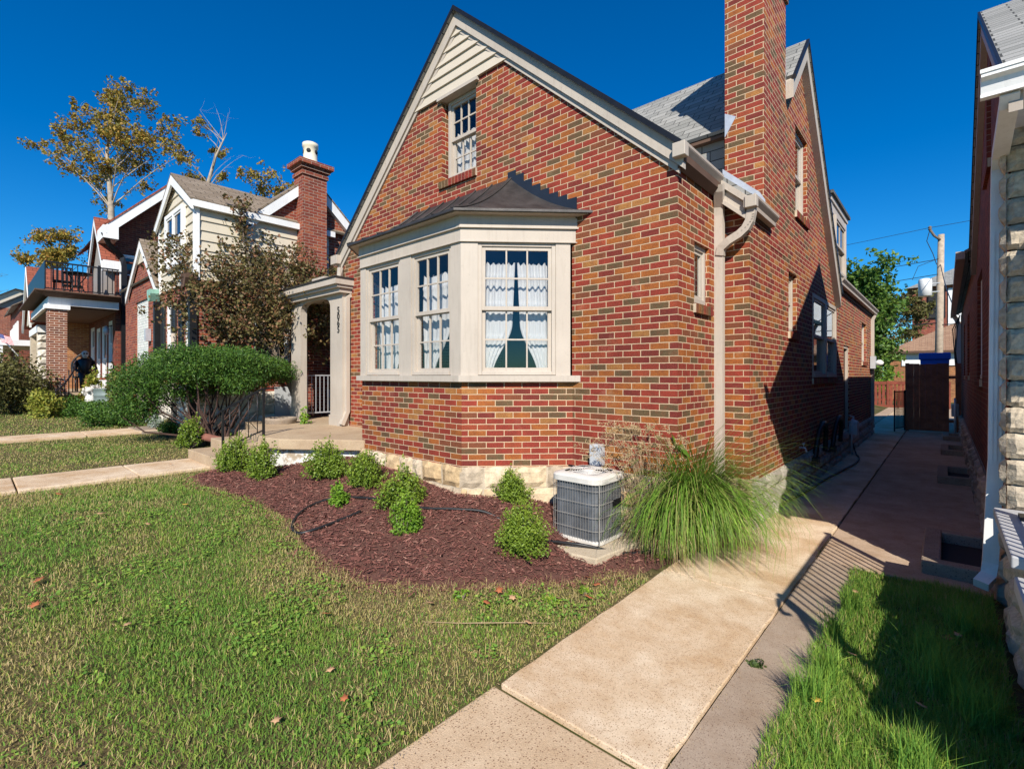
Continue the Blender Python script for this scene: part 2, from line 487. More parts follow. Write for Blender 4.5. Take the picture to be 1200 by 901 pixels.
def weathered(name, col, dirt, amt=0.4, rough=0.55):
    """old exterior paint: drips, grime and faint board-to-board shifts."""
    m, nt, bs = mat(name)
    mp = nt.nodes.new('ShaderNodeMapping'); lk(nt, objc(nt), mp.inputs['Vector']); mp.inputs['Scale'].default_value = (9, 9, 0.9)
    st = ramp(nt, noise(nt, 2.2, 6, 0.7, vec=mp.outputs[0]), [(0.50, (0, 0, 0)), (0.74, (1, 1, 1))])
    sp = ramp(nt, noise(nt, 26, 5, 0.75), [(0.58, (0, 0, 0)), (0.70, (1, 1, 1))])
    base = ramp(nt, noise(nt, 1.1, 4, 0.6), [(0.3, [c * 0.9 for c in col]), (0.7, [c * 1.08 for c in col])])
    c = mixc(nt, mathn(nt, 'MULTIPLY', st, amt), base, dirt)
    c = mixc(nt, mathn(nt, 'MULTIPLY', sp, amt * 0.5), c, [x * 0.6 for x in dirt])
    lk(nt, c, bs.inputs['Base Color']); bs.inputs['Roughness'].default_value = rough; bs.inputs['Specular IOR Level'].default_value = 0.35
    bump(nt, bs, noise(nt, 60, 4, 0.6), 0.12, 0.004)
    return m


M['trim'] = weathered('cream_trim_paint', (0.47, 0.41, 0.345), (0.29, 0.24, 0.19))
M['trim_grey'] = weathered('taupe_gutter_paint', (0.42, 0.355, 0.295), (0.24, 0.20, 0.165))
M['white'] = weathered('white_paint', (0.78, 0.78, 0.77), (0.45, 0.43, 0.40), 0.3)


def worn_white():
    m, nt, bs = mat('worn_white_paint_on_stone')
    f = ramp(nt, noise(nt, 5.0, 6, 0.7), [(0.52, (0, 0, 0)), (0.60, (1, 1, 1))])
    lk(nt, mixc(nt, f, (0.66, 0.65, 0.62), (0.36, 0.29, 0.21)), bs.inputs['Base Color']); bs.inputs['Roughness'].default_value = 0.85
    bump(nt, bs, noise(nt, 14, 5), 0.6, 0.02)
    return m


M['worn_white'] = worn_white()
M['digit'] = paint('black_digits', (0.02, 0.02, 0.02), 0.4, 0.1)


def glass_mat(name, refl=0.10, tint=(0.86, 0.9, 0.92)):
    m, nt, bs = mat(name)
    out = nt.nodes['Material Output']
    gl = nd(nt, 'ShaderNodeBsdfGlossy', Color=(0.95, 0.97, 1, 1), Roughness=0.01)
    tr = nd(nt, 'ShaderNodeBsdfTransparent', Color=c4(tint))
    fr = nd(nt, 'ShaderNodeLayerWeight', Blend=0.5)
    f = mathn(nt, 'ADD', mathn(nt, 'MULTIPLY', mathn(nt, 'POWER', fr.outputs['Facing'], 4.0), 0.9), refl)
    mx = nd(nt, 'ShaderNodeMixShader', Fac=f, i1=tr.outputs[0], i2=gl.outputs[0])
    lk(nt, mx.outputs[0], out.inputs[0])
    return m


M['glass'] = glass_mat('window_glass', 0.06, (0.96, 0.97, 0.97))
m_, nt_, bs_ = mat('dark_glass'); bs_.inputs['Base Color'].default_value = (0.014, 0.017, 0.022, 1); bs_.inputs['Roughness'].default_value = 0.05
bs_.inputs['Specular IOR Level'].default_value = 0.9; M['dark_glass'] = m_


def cloth_mat():
    m, nt, bs = mat('sheer_white_cloth')
    out = nt.nodes['Material Output']
    w = nd(nt, 'ShaderNodeTexWave', {'wave_type': 'BANDS', 'bands_direction': 'X'}, Vector=objc(nt), Scale=18.0, Distortion=2.0)
    col = mixc(nt, w.outputs['Fac'], (0.78, 0.78, 0.79), (0.89, 0.89, 0.89))
    lk(nt, col, bs.inputs['Base Color']); bs.inputs['Roughness'].default_value = 0.9
    tr = nd(nt, 'ShaderNodeBsdfTranslucent', Color=(0.8, 0.82, 0.86, 1))
    mx = nd(nt, 'ShaderNodeMixShader', Fac=0.35, i1=bs.outputs[0], i2=tr.outputs[0])
    tp = nd(nt, 'ShaderNodeBsdfTransparent')
    mx2 = nd(nt, 'ShaderNodeMixShader', Fac=0.16, i1=mx.outputs[0], i2=tp.outputs[0])
    lk(nt, mx2.outputs[0], out.inputs[0])
    return m


M['curtain'] = cloth_mat()


def lawn_mat():
    m, nt, bs = mat('lawn_ground')
    n0 = noise(nt, 0.8, 5, 0.65); n1 = noise(nt, 14, 5, 0.7)
    col = mixc(nt, ramp(nt, n0, [(0.38, (0, 0, 0)), (0.62, (1, 1, 1))]), (0.06, 0.072, 0.02), (0.14, 0.105, 0.052))
    col = mixc(nt, 1.0, col, ramp(nt, n1, [(0.3, (0.55, 0.55, 0.55)), (0.7, (1.25, 1.25, 1.25))]), 'MULTIPLY')
    lk(nt, col, bs.inputs['Base Color']); bs.inputs['Roughness'].default_value = 0.95; bs.inputs['Specular IOR Level'].default_value = 0.1
    bump(nt, bs, n1, 0.8, 0.02)
    return m


M['lawn'] = lawn_mat()


def mulch_mat():
    m, nt, bs = mat('mulch_base')
    n1 = noise(nt, 60, 5, 0.75, dist=1.5)
    lk(nt, ramp(nt, n1, [(0.3, (0.065, 0.027, 0.018)), (0.55, (0.16, 0.066, 0.046)), (0.75, (0.23, 0.104, 0.075))]), bs.inputs['Base Color'])
    bs.inputs['Roughness'].default_value = 0.95; bump(nt, bs, n1, 1.0, 0.02)
    return m


M['mulch'] = mulch_mat()
M['chip'] = tinted('mulch_chips', [(0, (0.08, 0.03, 0.024)), (0.5, (0.17, 0.064, 0.049)), (0.88, (0.25, 0.105, 0.08)), (1, (0.36, 0.20, 0.15))], 0.9)
M['grass'] = tinted('grass_blades', [(0, (0.62, 0.48, 0.25)), (0.2, (0.48, 0.38, 0.15)), (0.34, (0.37, 0.38, 0.085)), (0.55, (0.245, 0.36, 0.055)), (0.8, (0.125, 0.285, 0.048)), (1, (0.36, 0.50, 0.075))], 0.6, transl=0.3, spec=0.2)
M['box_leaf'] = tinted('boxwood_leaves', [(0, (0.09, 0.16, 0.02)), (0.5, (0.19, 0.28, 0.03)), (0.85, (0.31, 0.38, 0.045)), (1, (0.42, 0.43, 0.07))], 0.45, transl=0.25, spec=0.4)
M['yew_leaf'] = tinted('yew_needles', [(0, (0.024, 0.07, 0.011)), (0.5, (0.055, 0.13, 0.017)), (1, (0.12, 0.21, 0.028))], 0.5, transl=0.15)
M['lime_leaf'] = tinted('lime_leaves', [(0, (0.10, 0.22, 0.02)), (0.6, (0.19, 0.33, 0.03)), (1, (0.34, 0.42, 0.05))], 0.5, transl=0.3)
M['maple_leaf'] = tinted('bronze_maple_leaves', [(0, (0.06, 0.055, 0.024)), (0.35, (0.125, 0.105, 0.038)), (0.62, (0.17, 0.15, 0.048)), (0.85, (0.22, 0.115, 0.055)), (1, (0.34, 0.17, 0.10))], 0.5, transl=0.25)
M['autumn_leaf'] = tinted('yellowing_tree_leaves', [(0, (0.13, 0.14, 0.03)), (0.4, (0.29, 0.235, 0.04)), (0.75, (0.42, 0.28, 0.045)), (1, (0.36, 0.17, 0.045))], 0.6, transl=0.25)
M['green_leaf'] = tinted('green_tree_leaves', [(0, (0.04, 0.10, 0.018)), (0.5, (0.09, 0.175, 0.025)), (1, (0.17, 0.26, 0.04))], 0.5, transl=0.25)
M['hedge_leaf'] = tinted('olive_hedge_leaves', [(0, (0.075, 0.06, 0.024)), (0.5, (0.11, 0.105, 0.03)), (1, (0.17, 0.17, 0.045))], 0.6, transl=0.2)
M['yellow_leaf'] = tinted('yellow_green_leaves', [(0, (0.12, 0.17, 0.02)), (0.5, (0.26, 0.28, 0.04)), (1, (0.42, 0.38, 0.07))], 0.5, transl=0.25)
M['silver_leaf'] = tinted('silver_leaves', [(0, (0.22, 0.28, 0.22)), (1, (0.42, 0.47, 0.42))], 0.7, transl=0.2)
M['petal'] = tinted('white_petals', [(0, (0.62, 0.58, 0.52)), (1, (0.82, 0.80, 0.76))], 0.7, transl=0.2)
M['reed'] = tinted('ornamental_grass_blades', [(0, (0.34, 0.27, 0.12)), (0.12, (0.26, 0.28, 0.07)), (0.4, (0.12, 0.24, 0.028)), (0.8, (0.19, 0.35, 0.04)), (1, (0.32, 0.46, 0.08))], 0.5, transl=0.3)
M['plume'] = tinted('dry_plumes', [(0, (0.42, 0.30, 0.15)), (1, (0.62, 0.48, 0.28))], 0.8, transl=0.3)
M['dead_leaf'] = tinted('fallen_leaves', [(0, (0.30, 0.10, 0.035)), (0.5, (0.48, 0.24, 0.11)), (1, (0.55, 0.36, 0.2))], 0.7)
M['weed_dark'] = tinted('dark_weed', [(0, (0.03, 0.06, 0.012)), (1, (0.09, 0.13, 0.03))], 0.6, transl=0.2)
M['twig'] = paint('dry_twig', (0.34, 0.24, 0.14), 0.9, 0.2, 20)
# ------------------------------------------------------------------ shared builders for houses
def frame(o, t):
    """wall frame: origin, unit tangent, outward normal (tangent turned clockwise seen from above)."""
    return (o, t, (t[1], -t[0]))


def part(name, mb, m, parent=None, label=None, bevel=0.0):
    o = mb.build(name, m, parent, bevel)
    if label: o['label'] = label
    return o


def window(parent, F, u0, u1, z0, z1, cols=3, rows=2, vg=-0.08, case=0.055, mat_='trim', name='window', glass='glass', double=True,
           muntin=True, label=None, proud=0.03, mw=0.018):
    o, t, n = F
    mb = MB(); c = case
    mb.fbox(o, t, n, u0, u0 + c, vg - 0.05, vg + proud, z0, z1); mb.fbox(o, t, n, u1 - c, u1, vg - 0.05, vg + proud, z0, z1)
    mb.fbox(o, t, n, u0 + c, u1 - c, vg - 0.05, vg + proud, z1 - c, z1); mb.fbox(o, t, n, u0 + c, u1 - c, vg - 0.05, vg + proud + 0.012, z0, z0 + c * 0.9)
    fr = part(name, mb, M[mat_], parent, label, 0.004)
    a0, a1, b0, b1 = u0 + c, u1 - c, z0 + c * 0.9, z1 - c
    st = min(0.04, (a1 - a0) * 0.12)
    mid = (b0 + b1) / 2
    sashes = [(mid - 0.012, b1, 0.0), (b0, mid + 0.02, -0.035)] if double else [(b0, b1, 0.0)]
    mun = MB(); pan = MB()
    for s0, s1, dv in sashes:
        sb = MB(); v0, v1 = vg - 0.02 + dv, vg + 0.012 + dv
        sb.fbox(o, t, n, a0, a0 + st, v0, v1, s0, s1); sb.fbox(o, t, n, a1 - st, a1, v0, v1, s0, s1)
        sb.fbox(o, t, n, a0 + st, a1 - st, v0, v1, s1 - st, s1); sb.fbox(o, t, n, a0 + st, a1 - st, v0, v1, s0, s0 + st * 1.1)
        part('sash', sb, M[mat_], fr)
        g0, g1, h0, h1 = a0 + st, a1 - st, s0 + st * 1.1, s1 - st
        vv = vg - 0.006 + dv
        pan.face([(o[0] + u * t[0] + vv * n[0], o[1] + u * t[1] + vv * n[1], z) for u, z in ((g0, h0), (g1, h0), (g1, h1), (g0, h1))])
        if muntin:
            for i in range(1, cols):
                uc = g0 + (g1 - g0) * i / cols
                mun.fbox(o, t, n, uc - mw / 2, uc + mw / 2, vv - 0.008, vv + 0.014, h0, h1)
            for i in range(1, rows):
                zc = h0 + (h1 - h0) * i / rows
                mun.fbox(o, t, n, g0, g1, vv - 0.007, vv + 0.012, zc - mw / 2, zc + mw / 2)
    if mun.f: part('muntins', mun, M[mat_], fr)
    part('pane', pan, M[glass], fr)
    return fr


ROWLOCK = tinted('rowlock_bricks', [(0, DRED), (0.35, RED), (0.6, BRN), (0.8, OLV), (1, ORG)], 0.85, nscale=40)


def rowlock(parent, F, u0, u1, z, h=0.10, proud=0.035, depth=0.16, m=None, name='brick_sill'):
    o, t, n = F
    mb = MB(); k = max(3, int(round((u1 - u0) / 0.072))); w = (u1 - u0) / k
    for i in range(k):
        mb.cur_t = random.random()
        mb.fbox(o, t, n, u0 + i * w + 0.004, u0 + (i + 1) * w - 0.004, -depth, proud, z - h, z)
    s = part(name, mb, m or ROWLOCK, parent, None, 0.003)
    b = MB(); b.fbox(o, t, n, u0 + 0.001, u1 - 0.001, -depth, proud - 0.006, z - h + 0.004, z - 0.004)
    part('mortar', b, M['mortar'], s)
    return s


def rubble(F, u0, u1, zb, zt, d=0.045, v0=0.0, courses=None, lmin=0.22, lmax=0.5, zfun=None):
    """irregular coursed rubble: returns (stones MB)."""
    o, t, n = F
    mb = MB(); H = zt - zb; nc = courses or max(1, round(H / 0.17))
    zs = [zb + H * i / nc for i in range(nc + 1)]
    for i in range(nc):
        u = u0 - random.uniform(0, 0.1)
        while u < u1:
            L = random.uniform(lmin, lmax); e = min(u + L, u1)
            if u1 - e < 0.1: e = u1
            mb.cur_t = random.random()
            mb.stone(o, t, n, max(u, u0) + 0.008, e - 0.008, zs[i] + 0.008, zs[i + 1] - 0.008, d * random.uniform(0.6, 1.2), v0, 0.022)
            u = e
            if e >= u1: break
    return mb


def slab_roof(mb, pts, th=0.045):
    """roof plane given by its top surface points, with thickness below."""
    a, b, c = Vector(pts[0]), Vector(pts[1]), Vector(pts[2])
    nn = (b - a).cross(c - a).normalized()
    if nn.z < 0: nn = -nn
    mb.prism(pts, tuple(-nn * th))


# ------------------------------------------------------------------ the main brick house
HX, HZ, HP = -5.13, 6.87, 0.90            # ridge line, ridge height, pitch of the front gable


def RZ(x): return HZ - HP * abs(x - HX)


FRONT = frame((0, 4.6), (1, 0)); EAST = frame((-1.618, 0), (0, 1)); SHORT = frame((-1.95, 0), (0, 1)); RET = frame((0, 5.745), (1, 0))
Q = math.sqrt(0.5)
BAYF = frame((0, 3.705), (1, 0)); BAYR = frame((-4.078, 3.705), (Q, Q)); BAYL = frame((-7.056, 4.6), (Q, -Q))
BL = 1.266

house = empty('brick_house', (-5.1, 6.0, 0), 'multicoloured brick house with cream bay window, steep front gable and numbered entry arch', 'house')

w = MB()
zc = RZ(-1.95) - 0.06
w.poly_holes([(-8.37, -0.1), (-7.05, -0.1), (-7.05, 3.45), (-3.19, 3.45), (-3.19, -0.1), (-1.95, -0.1), (-1.95, zc), (HX, HZ - 0.06), (-8.31, RZ(-8.31) - 0.06), (-8.37, RZ(-8.37) - 0.06)],
             [(-5.49, -4.77, 4.49, 5.70)], *FRONT, reveal=0.14)
w.cur_uo = (-1.95 - 4.6, 0)
w.poly_holes([(4.6, -0.1), (5.745, -0.1), (5.745, 3.86), (4.6, 3.86)], [(5.03, 5.45, 2.42, 3.10)], *SHORT, reveal=0.11)
w.cur_uo = (0.05, 0)
w.poly_holes([(-1.95, -0.1), (-1.618, -0.1), (-1.618, 3.62), (-1.95, 3.86)], [], *RET)
w.cur_uo = (-1.618 - 5.745 + 0.05, 0)
SIDEW = [(7.95, 8.76, 4.07, 5.34), (7.55, 8.06, 2.30, 3.15), (9.15, 11.45, 1.65, 3.05), (12.4, 13.2, 0.12, 2.35), (15.4, 16.4, 2.05, 3.08)]
w.poly_holes([(5.745, -0.1), (17.8, -0.1), (17.8, 3.55), (11.24, 3.40), (8.23, 6.59), (6.75, 5.02), (6.75, 3.62), (5.745, 3.62)], SIDEW, *EAST, reveal=0.12)
w.cur_uo = (0, 0)
w.face([(-8.37, 17.8, -0.1), (-8.37, 4.6, -0.1), (-8.37, 4.6, 3.9), (-8.37, 17.8, 3.9)])
w.face([(-1.618, 17.8, -0.1), (-8.37, 17.8, -0.1), (-8.37, 17.8, 3.9), (HX, 17.8, 6.8), (-1.618, 17.8, 3.6)])
part('wall', w, M['brick'], house)

# roofs
r = MB()
Y0, Y1 = 4.50, 17.95
slab_roof(r, [(HX, Y0, HZ), (HX, Y1, HZ), (-1.5, Y1, RZ(-1.5)), (-1.5, 11.35, RZ(-1.5)), (-1.66, 11.35, RZ(-1.66)), (-1.66, 6.51, RZ(-1.66)), (-1.52, 6.51, RZ(-1.52)),
              (-1.52, 5.58, RZ(-1.52)), (-1.845, 5.58, RZ(-1.845)), (-1.845, Y0, RZ(-1.845))])
slab_roof(r, [(HX, Y0, HZ), (HX, Y1, HZ), (-8.415, Y1, RZ(-8.415)), (-8.415, Y0, RZ(-8.415))])
CR, CZ, CP = 8.23, 6.65, 1.06


def CRZ(y): return CZ - CP * abs(y - CR)


slab_roof(r, [(-1.5, CR, CZ), (-5.3, CR, CZ), (-5.3, 6.63, CRZ(6.63)), (-1.63, 6.63, CRZ(6.63)), (-1.63, 7.38, CRZ(7.38)), (-1.5, 7.38, CRZ(7.38))])
slab_roof(r, [(-1.5, CR, CZ), (-5.3, CR, CZ), (-5.3, 11.35, CRZ(11.35)), (-1.5, 11.35, CRZ(11.35))])
roof = part('roof', r, M['shingle'], house)
ch = MB()
ch.cur_uo = (-1.618 - 5.745 + 0.05, 0)
ch.box(-2.065, -1.613, 6.316, 7.36, 3.3, 6.72)
for k, (e, a, b) in enumerate(((0.03, 6.72, 6.79), (0.055, 6.79, 6.93), (0.03, 6.93, 7.3), (0.06, 7.3, 7.5))):
    ch.box(-2.065 - e, -1.613 + e, 6.316 - e, 7.36 + e, a, b)
chim = part('chimney', ch, M['brick'], roof)
fl = MB()
fl.prism([(-2.09, 6.309, RZ(-2.09) - 0.05), (-1.60, 6.309, RZ(-1.60) - 0.03), (-1.60, 6.309, RZ(-1.60) + 0.10), (-1.66, 6.309, RZ(-1.66) + 0.15), (-2.09, 6.309, RZ(-2.09) + 0.16)], (0, 0.006, 0))
part('flashing', fl, M['galv'], roof); fl = MB()
fl.prism([(-2.071, 6.34, 5.02), (-2.071, 6.34, 4.66), (-2.071, 6.72, 4.98)], (0.005, 0, 0))
part('flashing', fl, M['galv'], roof); fl = MB()
fl.prism([(-2.064, 6.311, 4.98), (-2.064, 6.311, 4.68), (-1.93, 6.311, 4.90)], (0, 0.004, 0))
part('flashing', fl, M['galv'], roof); fl = MB()
fl.prism([(-1.61, 7.362, 5.55), (-1.61, 7.362, 6.0), (-1.9, 7.362, 6.0), (-1.9, 7.362, 5.55)], (0, 0.005, 0))
part('flashing', fl, M['galv'], roof)
cw = MB()
cw.fbox((0, 6.75), (1, 0), (0, -1), -3.6, -2.0, -0.05, 0.0, 3.7, 4.98)
part('shingled_wall', cw, M['shingle'], house)
sf = MB(); sf.fbox((0, 6.75), (1, 0), (0, -1), -3.6, -2.07, 0.002, 0.10, 4.86, 4.9)
part('soffit', sf, M['shade_wood'], house)

# rake boards of the front gable and of the side gable
def rake(xa, za, xb, zb, lo, hi, y0, y1):
    mbx = MB()
    mbx.prism([(xa, y1, za - lo), (xb, y1, zb - lo), (xb, y1, zb - hi), (xa, y1, za - hi)], (0, y0 - y1, 0))
    return mbx


for sgn, xe in ((1, -1.87), (-1, -8.39)):
    part('rake_board', rake(HX, HZ, xe, RZ(xe), 0.062, 0.25, 4.545, 4.606), M['trim'], house)
    part('rake_moulding', rake(HX, HZ, xe - sgn * 0.05, RZ(xe - sgn * 0.05), 0.252, 0.325, 4.572, 4.606), M['trim'], house)
    part('drip_edge', rake(HX, HZ, xe, RZ(xe), -0.006, 0.06, 4.492, 4.549), M['black_metal'], house)
for ya, yb in ((CR, 11.36), (7.37, CR)):
    mbx = MB(); x0, x1 = -1.622, -1.52
    mbx.prism([(x1, ya, CRZ(ya) - 0.062), (x1, yb, CRZ(yb) - 0.062), (x1, yb, CRZ(yb) - 0.30), (x1, ya, CRZ(ya) - 0.30)], (x0 - x1, 0, 0))
    part('rake_board', mbx, M['trim'], house)
    mbx = MB()
    mbx.prism([(-1.49, ya, CRZ(ya) + 0.004), (-1.49, yb, CRZ(yb) + 0.004), (-1.49, yb, CRZ(yb) - 0.06), (-1.49, ya, CRZ(ya) - 0.06)], (-0.04, 0, 0))
    part('drip_edge', mbx, M['black_metal'], house)
# little stepped rake between the two east gutters
mbx = MB(); mbx.prism([(-1.86, 5.56, RZ(-1.86) - 0.05), (-1.56, 5.56, RZ(-1.56) - 0.05), (-1.56, 5.56, RZ(-1.56) - 0.13), (-1.86, 5.56, RZ(-1.86) - 0.13)], (0, 0.03, 0))
mbx.prism([(-1.86, 5.60, RZ(-1.86) - 0.13), (-1.56, 5.60, RZ(-1.56) - 0.13), (-1.56, 5.60, RZ(-1.56) - 0.26), (-1.86, 5.60, RZ(-1.86) - 0.26)], (0, 0.03, 0))
mbx.prism([(-1.86, 5.57, RZ(-1.86) - 0.26), (-1.56, 5.57, RZ(-1.56) - 0.26), (-1.56, 5.57, RZ(-1.56) - 0.31), (-1.86, 5.57, RZ(-1.86) - 0.31)], (0, 0.17, 0))
part('rake_board', mbx, M['trim'], house)

# clapboards in the gable peak
sd = MB(); zz = 5.745; dz = 0.152
while zz < HZ - 0.35:
    hw0 = (HZ - 0.15 - zz) / HP; hw1 = max(0.02, (HZ - 0.15 - zz - dz) / HP)
    sd.mesh([(HX - hw0, 4.562, zz), (HX + hw0, 4.562, zz), (HX + hw1, 4.588, zz + dz), (HX - hw1, 4.588, zz + dz),
             (HX - hw0, 4.598, zz), (HX + hw0, 4.598, zz)], [(0, 1, 2, 3), (4, 5, 1, 0)])
    zz += dz
part('gable_siding', sd, M['siding'], house)
mbx = MB(); mbx.box(-5.55, -4.71, 4.55, 4.75, 5.695, 5.74)
part('window_head', mbx, M['trim'], house)


def kgutter(x, y0, y1, zt, s=1, w_=0.115, h=0.12):
    mbx = MB()
    prof = [(x, zt), (x, zt - 0.03), (x - s * 0.035, zt - 0.075), (x - s * 0.035, zt - h), (x - s * w_, zt - h), (x - s * w_, zt - 0.01)]
    mbx.prism([(px, y0, pz) for px, pz in prof], (0, y1 - y0, 0))
    mbx.box(x - 0.012 if s > 0 else x - 0.004, x + 0.004 if s > 0 else x + 0.012, y0 - 0.002, y1 + 0.002, zt - 0.022, zt + 0.006)
    return mbx


g1 = part('gutter', kgutter(-1.835, 4.49, 5.57, RZ(-1.845) + 0.0), M['trim_grey'], house)
g2 = part('gutter', kgutter(-1.50, 5.53, 6.52, RZ(-1.52) + 0.0), M['trim_grey'], house)
g3 = part('gutter', kgutter(-1.47, 11.34, 17.9, RZ(-1.5) + 0.0), M['trim_grey'], house)
g4 = part('gutter', kgutter(-8.43, 4.48, 17.9, RZ(-8.415), s=-1), M['trim_grey'], house)
mbx = MB()
mbx.box(-1.952, -1.93, 4.55, 5.74, RZ(-1.95) - 0.16, RZ(-1.95) - 0.04)
part('frieze_board', mbx, M['shade_wood'], house); mbx = MB(); mbx.box(-1.62, -1.60, 5.60, 6.53, 3.47, 3.60); part('frieze_board', mbx, M['shade_wood'], house); mbx = MB(); mbx.box(-1.62, -1.595, 11.33, 17.85, 3.40, 3.56)
part('frieze_board', mbx, M['shade_wood'], house)
mbx = MB()
mbx.prism([(-1.93, 4.56, 3.70), (-1.93, 4.56, 3.83), (-1.86, 4.56, 3.83), (-1.86, 4.56, 3.76)], (0, 1.0, 0))
part('soffit', mbx, M['shade_wood'], house)

ds = MB()
ds.rtube([(-1.86, 5.50, 3.80), (-1.865, 5.52, 3.74), (-1.90, 5.63, 3.60), (-1.905, 5.645, 3.5), (-1.905, 5.645, 0.12)], 0.095, 0.075)
d1 = part('downspout', ds, M['trim'], house)
ds = MB()
ds.rtube([(-1.55, 5.60, 3.51), (-1.555, 5.60, 3.44), (-1.57, 5.60, 3.36), (-1.61, 5.60, 3.29), (-1.67, 5.60, 3.24), (-1.78, 5.605, 3.19), (-1.87, 5.62, 3.13), (-1.89, 5.63, 3.05)], 0.075, 0.085, (0, 1, 0))
for k in range(9):
    a = k / 8; ds.box(-1.535 - 0.19 * a * a, -1.515 - 0.21 * a * a, 5.555, 5.56, 3.42 - 0.2 * a, 3.424 - 0.2 * a)
part('downspout', ds, M['trim'], house)
mbx = MB(); mbx.box(-1.60, -1.485, 5.515, 5.60, RZ(-1.52) - 0.13, RZ(-1.52) - 0.005)
part('gutter_end', mbx, M['trim'], house, bevel=0.006)
mbx = MB(); mbx.box(-1.95, -1.825, 4.475, 4.57, RZ(-1.845) - 0.13, RZ(-1.845) + 0.004)
part('gutter_end', mbx, M['trim'], house, bevel=0.006)
mbx = MB(); mbx.box(-8.53, -8.31, 4.47, 4.60, RZ(-8.415) - 0.16, RZ(-8.415) + 0.0)
part('gutter_end', mbx, M['trim'], house, bevel=0.006)
ds = MB(); ds.rtube([(-1.53, 17.5, 3.45), (-1.55, 17.5, 3.38), (-1.58, 17.5, 3.3), (-1.58, 17.5, 0.25)], 0.08, 0.08, (0, 1, 0))
part('downspout', ds, M['trim'], house)
ds = MB(); ds.rtube([(-8.30, 4.54, 3.68), (-8.30, 4.53, 3.5), (-8.28, 4.50, 3.44), (-8.5, 4.44, 3.40), (-8.62, 4.42, 3.36), (-8.64, 4.42, 3.25)], 0.075, 0.075, (0, 0, 1))
part('downspout', ds, M['trim'], house)

# windows of the house
window(house, FRONT, -5.44, -4.78, 4.55, 5.69, 3, 2, vg=-0.11, label='narrow sash window in the gable with a sheer curtain')
rowlock(house, FRONT, -5.53, -4.75, 4.52, 0.105)
window(house, SHORT, 5.03, 5.45, 2.47, 3.10, 1, 1, vg=-0.07, double=False, muntin=False)
rowlock(house, SHORT, 5.0, 5.48, 2.45, 0.10)
for i, (a, b, c, d) in enumerate(SIDEW):
    if i == 2:
        mid = (a + b) / 2
        window(house, EAST, a, mid + 0.04, c + 0.02, d, 1, 1, vg=-0.02, muntin=False, case=0.07, proud=0.03)
        window(house, EAST, mid - 0.04 + 0.081, b, c + 0.02, d, 1, 1, vg=-0.02, muntin=False, case=0.07, proud=0.03)
        rowlock(house, EAST, a - 0.03, b + 0.03, c + 0.01, 0.1)
    elif i == 3:
        dm = MB(); o_, t_, n_ = EAST
        dm.fbox(o_, t_, n_, a, a + 0.06, -0.12, -0.02, c, d); dm.fbox(o_, t_, n_, b - 0.06, b, -0.12, -0.02, c, d); dm.fbox(o_, t_, n_, a + 0.06, b - 0.06, -0.12, -0.02, d - 0.06, d)
        df = part('door_frame', dm, M['trim'], house)
        dm = MB(); dm.fbox(o_, t_, n_, a + 0.06, b - 0.06, -0.11, -0.07, c, d - 0.06); part('door', dm, M['shade_wood'], df)
    else:
        window(house, EAST, a, b, c + 0.02, d, 1, 1, vg=-0.085, muntin=False)
        rowlock(house, EAST, a - 0.03, b + 0.03, c + 0.01, 0.1)

# foundation
fb = MB()
fb.fbox(*FRONT, -3.17, -1.952, -0.4, 0.03, -0.3, 0.675)
for F_, L0, L1 in ((BAYF, -6.18, -4.06), (BAYR, -0.02, BL - 0.02), (BAYL, 0.02, BL)):
    fb.fbox(*F_, L0, L1, -0.3, 0.02, -0.3, 0.66)
fb.fbox(*SHORT, 4.62, 5.70, -0.3, 0.02, -0.3, 0.6); fb.fbox(*RET, -1.98, -1.60, -0.3, 0.03, -0.3, 0.55); fb.fbox(*EAST, 5.72, 17.82, -0.3, 0.015, -0.3, 0.50)
fo = part('foundation', fb, M['mortar'], house)
for F_, L0, L1 in ((FRONT, -3.14, -1.95), (BAYF, -6.19, -4.05), (BAYR, -0.03, BL - 0.03)):
    part('rubble_stones', rubble(F_, L0, L1, -0.05 if F_ is FRONT else 0.18, 0.685 if F_ is FRONT else 0.675, 0.04, 0.022, courses=4 if F_ is FRONT else 2, lmin=0.16, lmax=0.40), M['stone_cream'], fo)
sgm = rubble(EAST, 5.70, 17.8, -0.05, 0.51, 0.045, 0.02, courses=3, lmin=0.16, lmax=0.36)
part('rubble_stones', sgm, M['stone_grey'], fo)
part('rubble_stones', rubble(SHORT, 4.58, 5.70, -0.05, 0.62, 0.045, 0.025, courses=4), M['stone_cream'], fo)
sgm = rubble(RET, -1.95, -1.57, -0.05, 0.56, 0.05, 0.03, courses=3, lmin=0.16, lmax=0.3)
part('rubble_stones', sgm, M['stone_cream'], fo)

# bay window: brick base, timber panels, roof
b = MB()
b.poly_holes([(-6.161, 0.55), (-4.078, 0.55), (-4.078, 1.64), (-6.161, 1.64)], [], *BAYF)
b.cur_uo = (-4.078, 0); b.poly_holes([(0, 0.55), (BL, 0.55), (BL, 1.64), (0, 1.64)], [], *BAYR)
b.cur_uo = (0, 0); b.poly_holes([(0, 0.55), (BL, 0.55), (BL, 1.64), (0, 1.64)], [], *BAYL)
bay = part('bay_window', b, M['brick'], house)
tp = MB()
O = 0.03


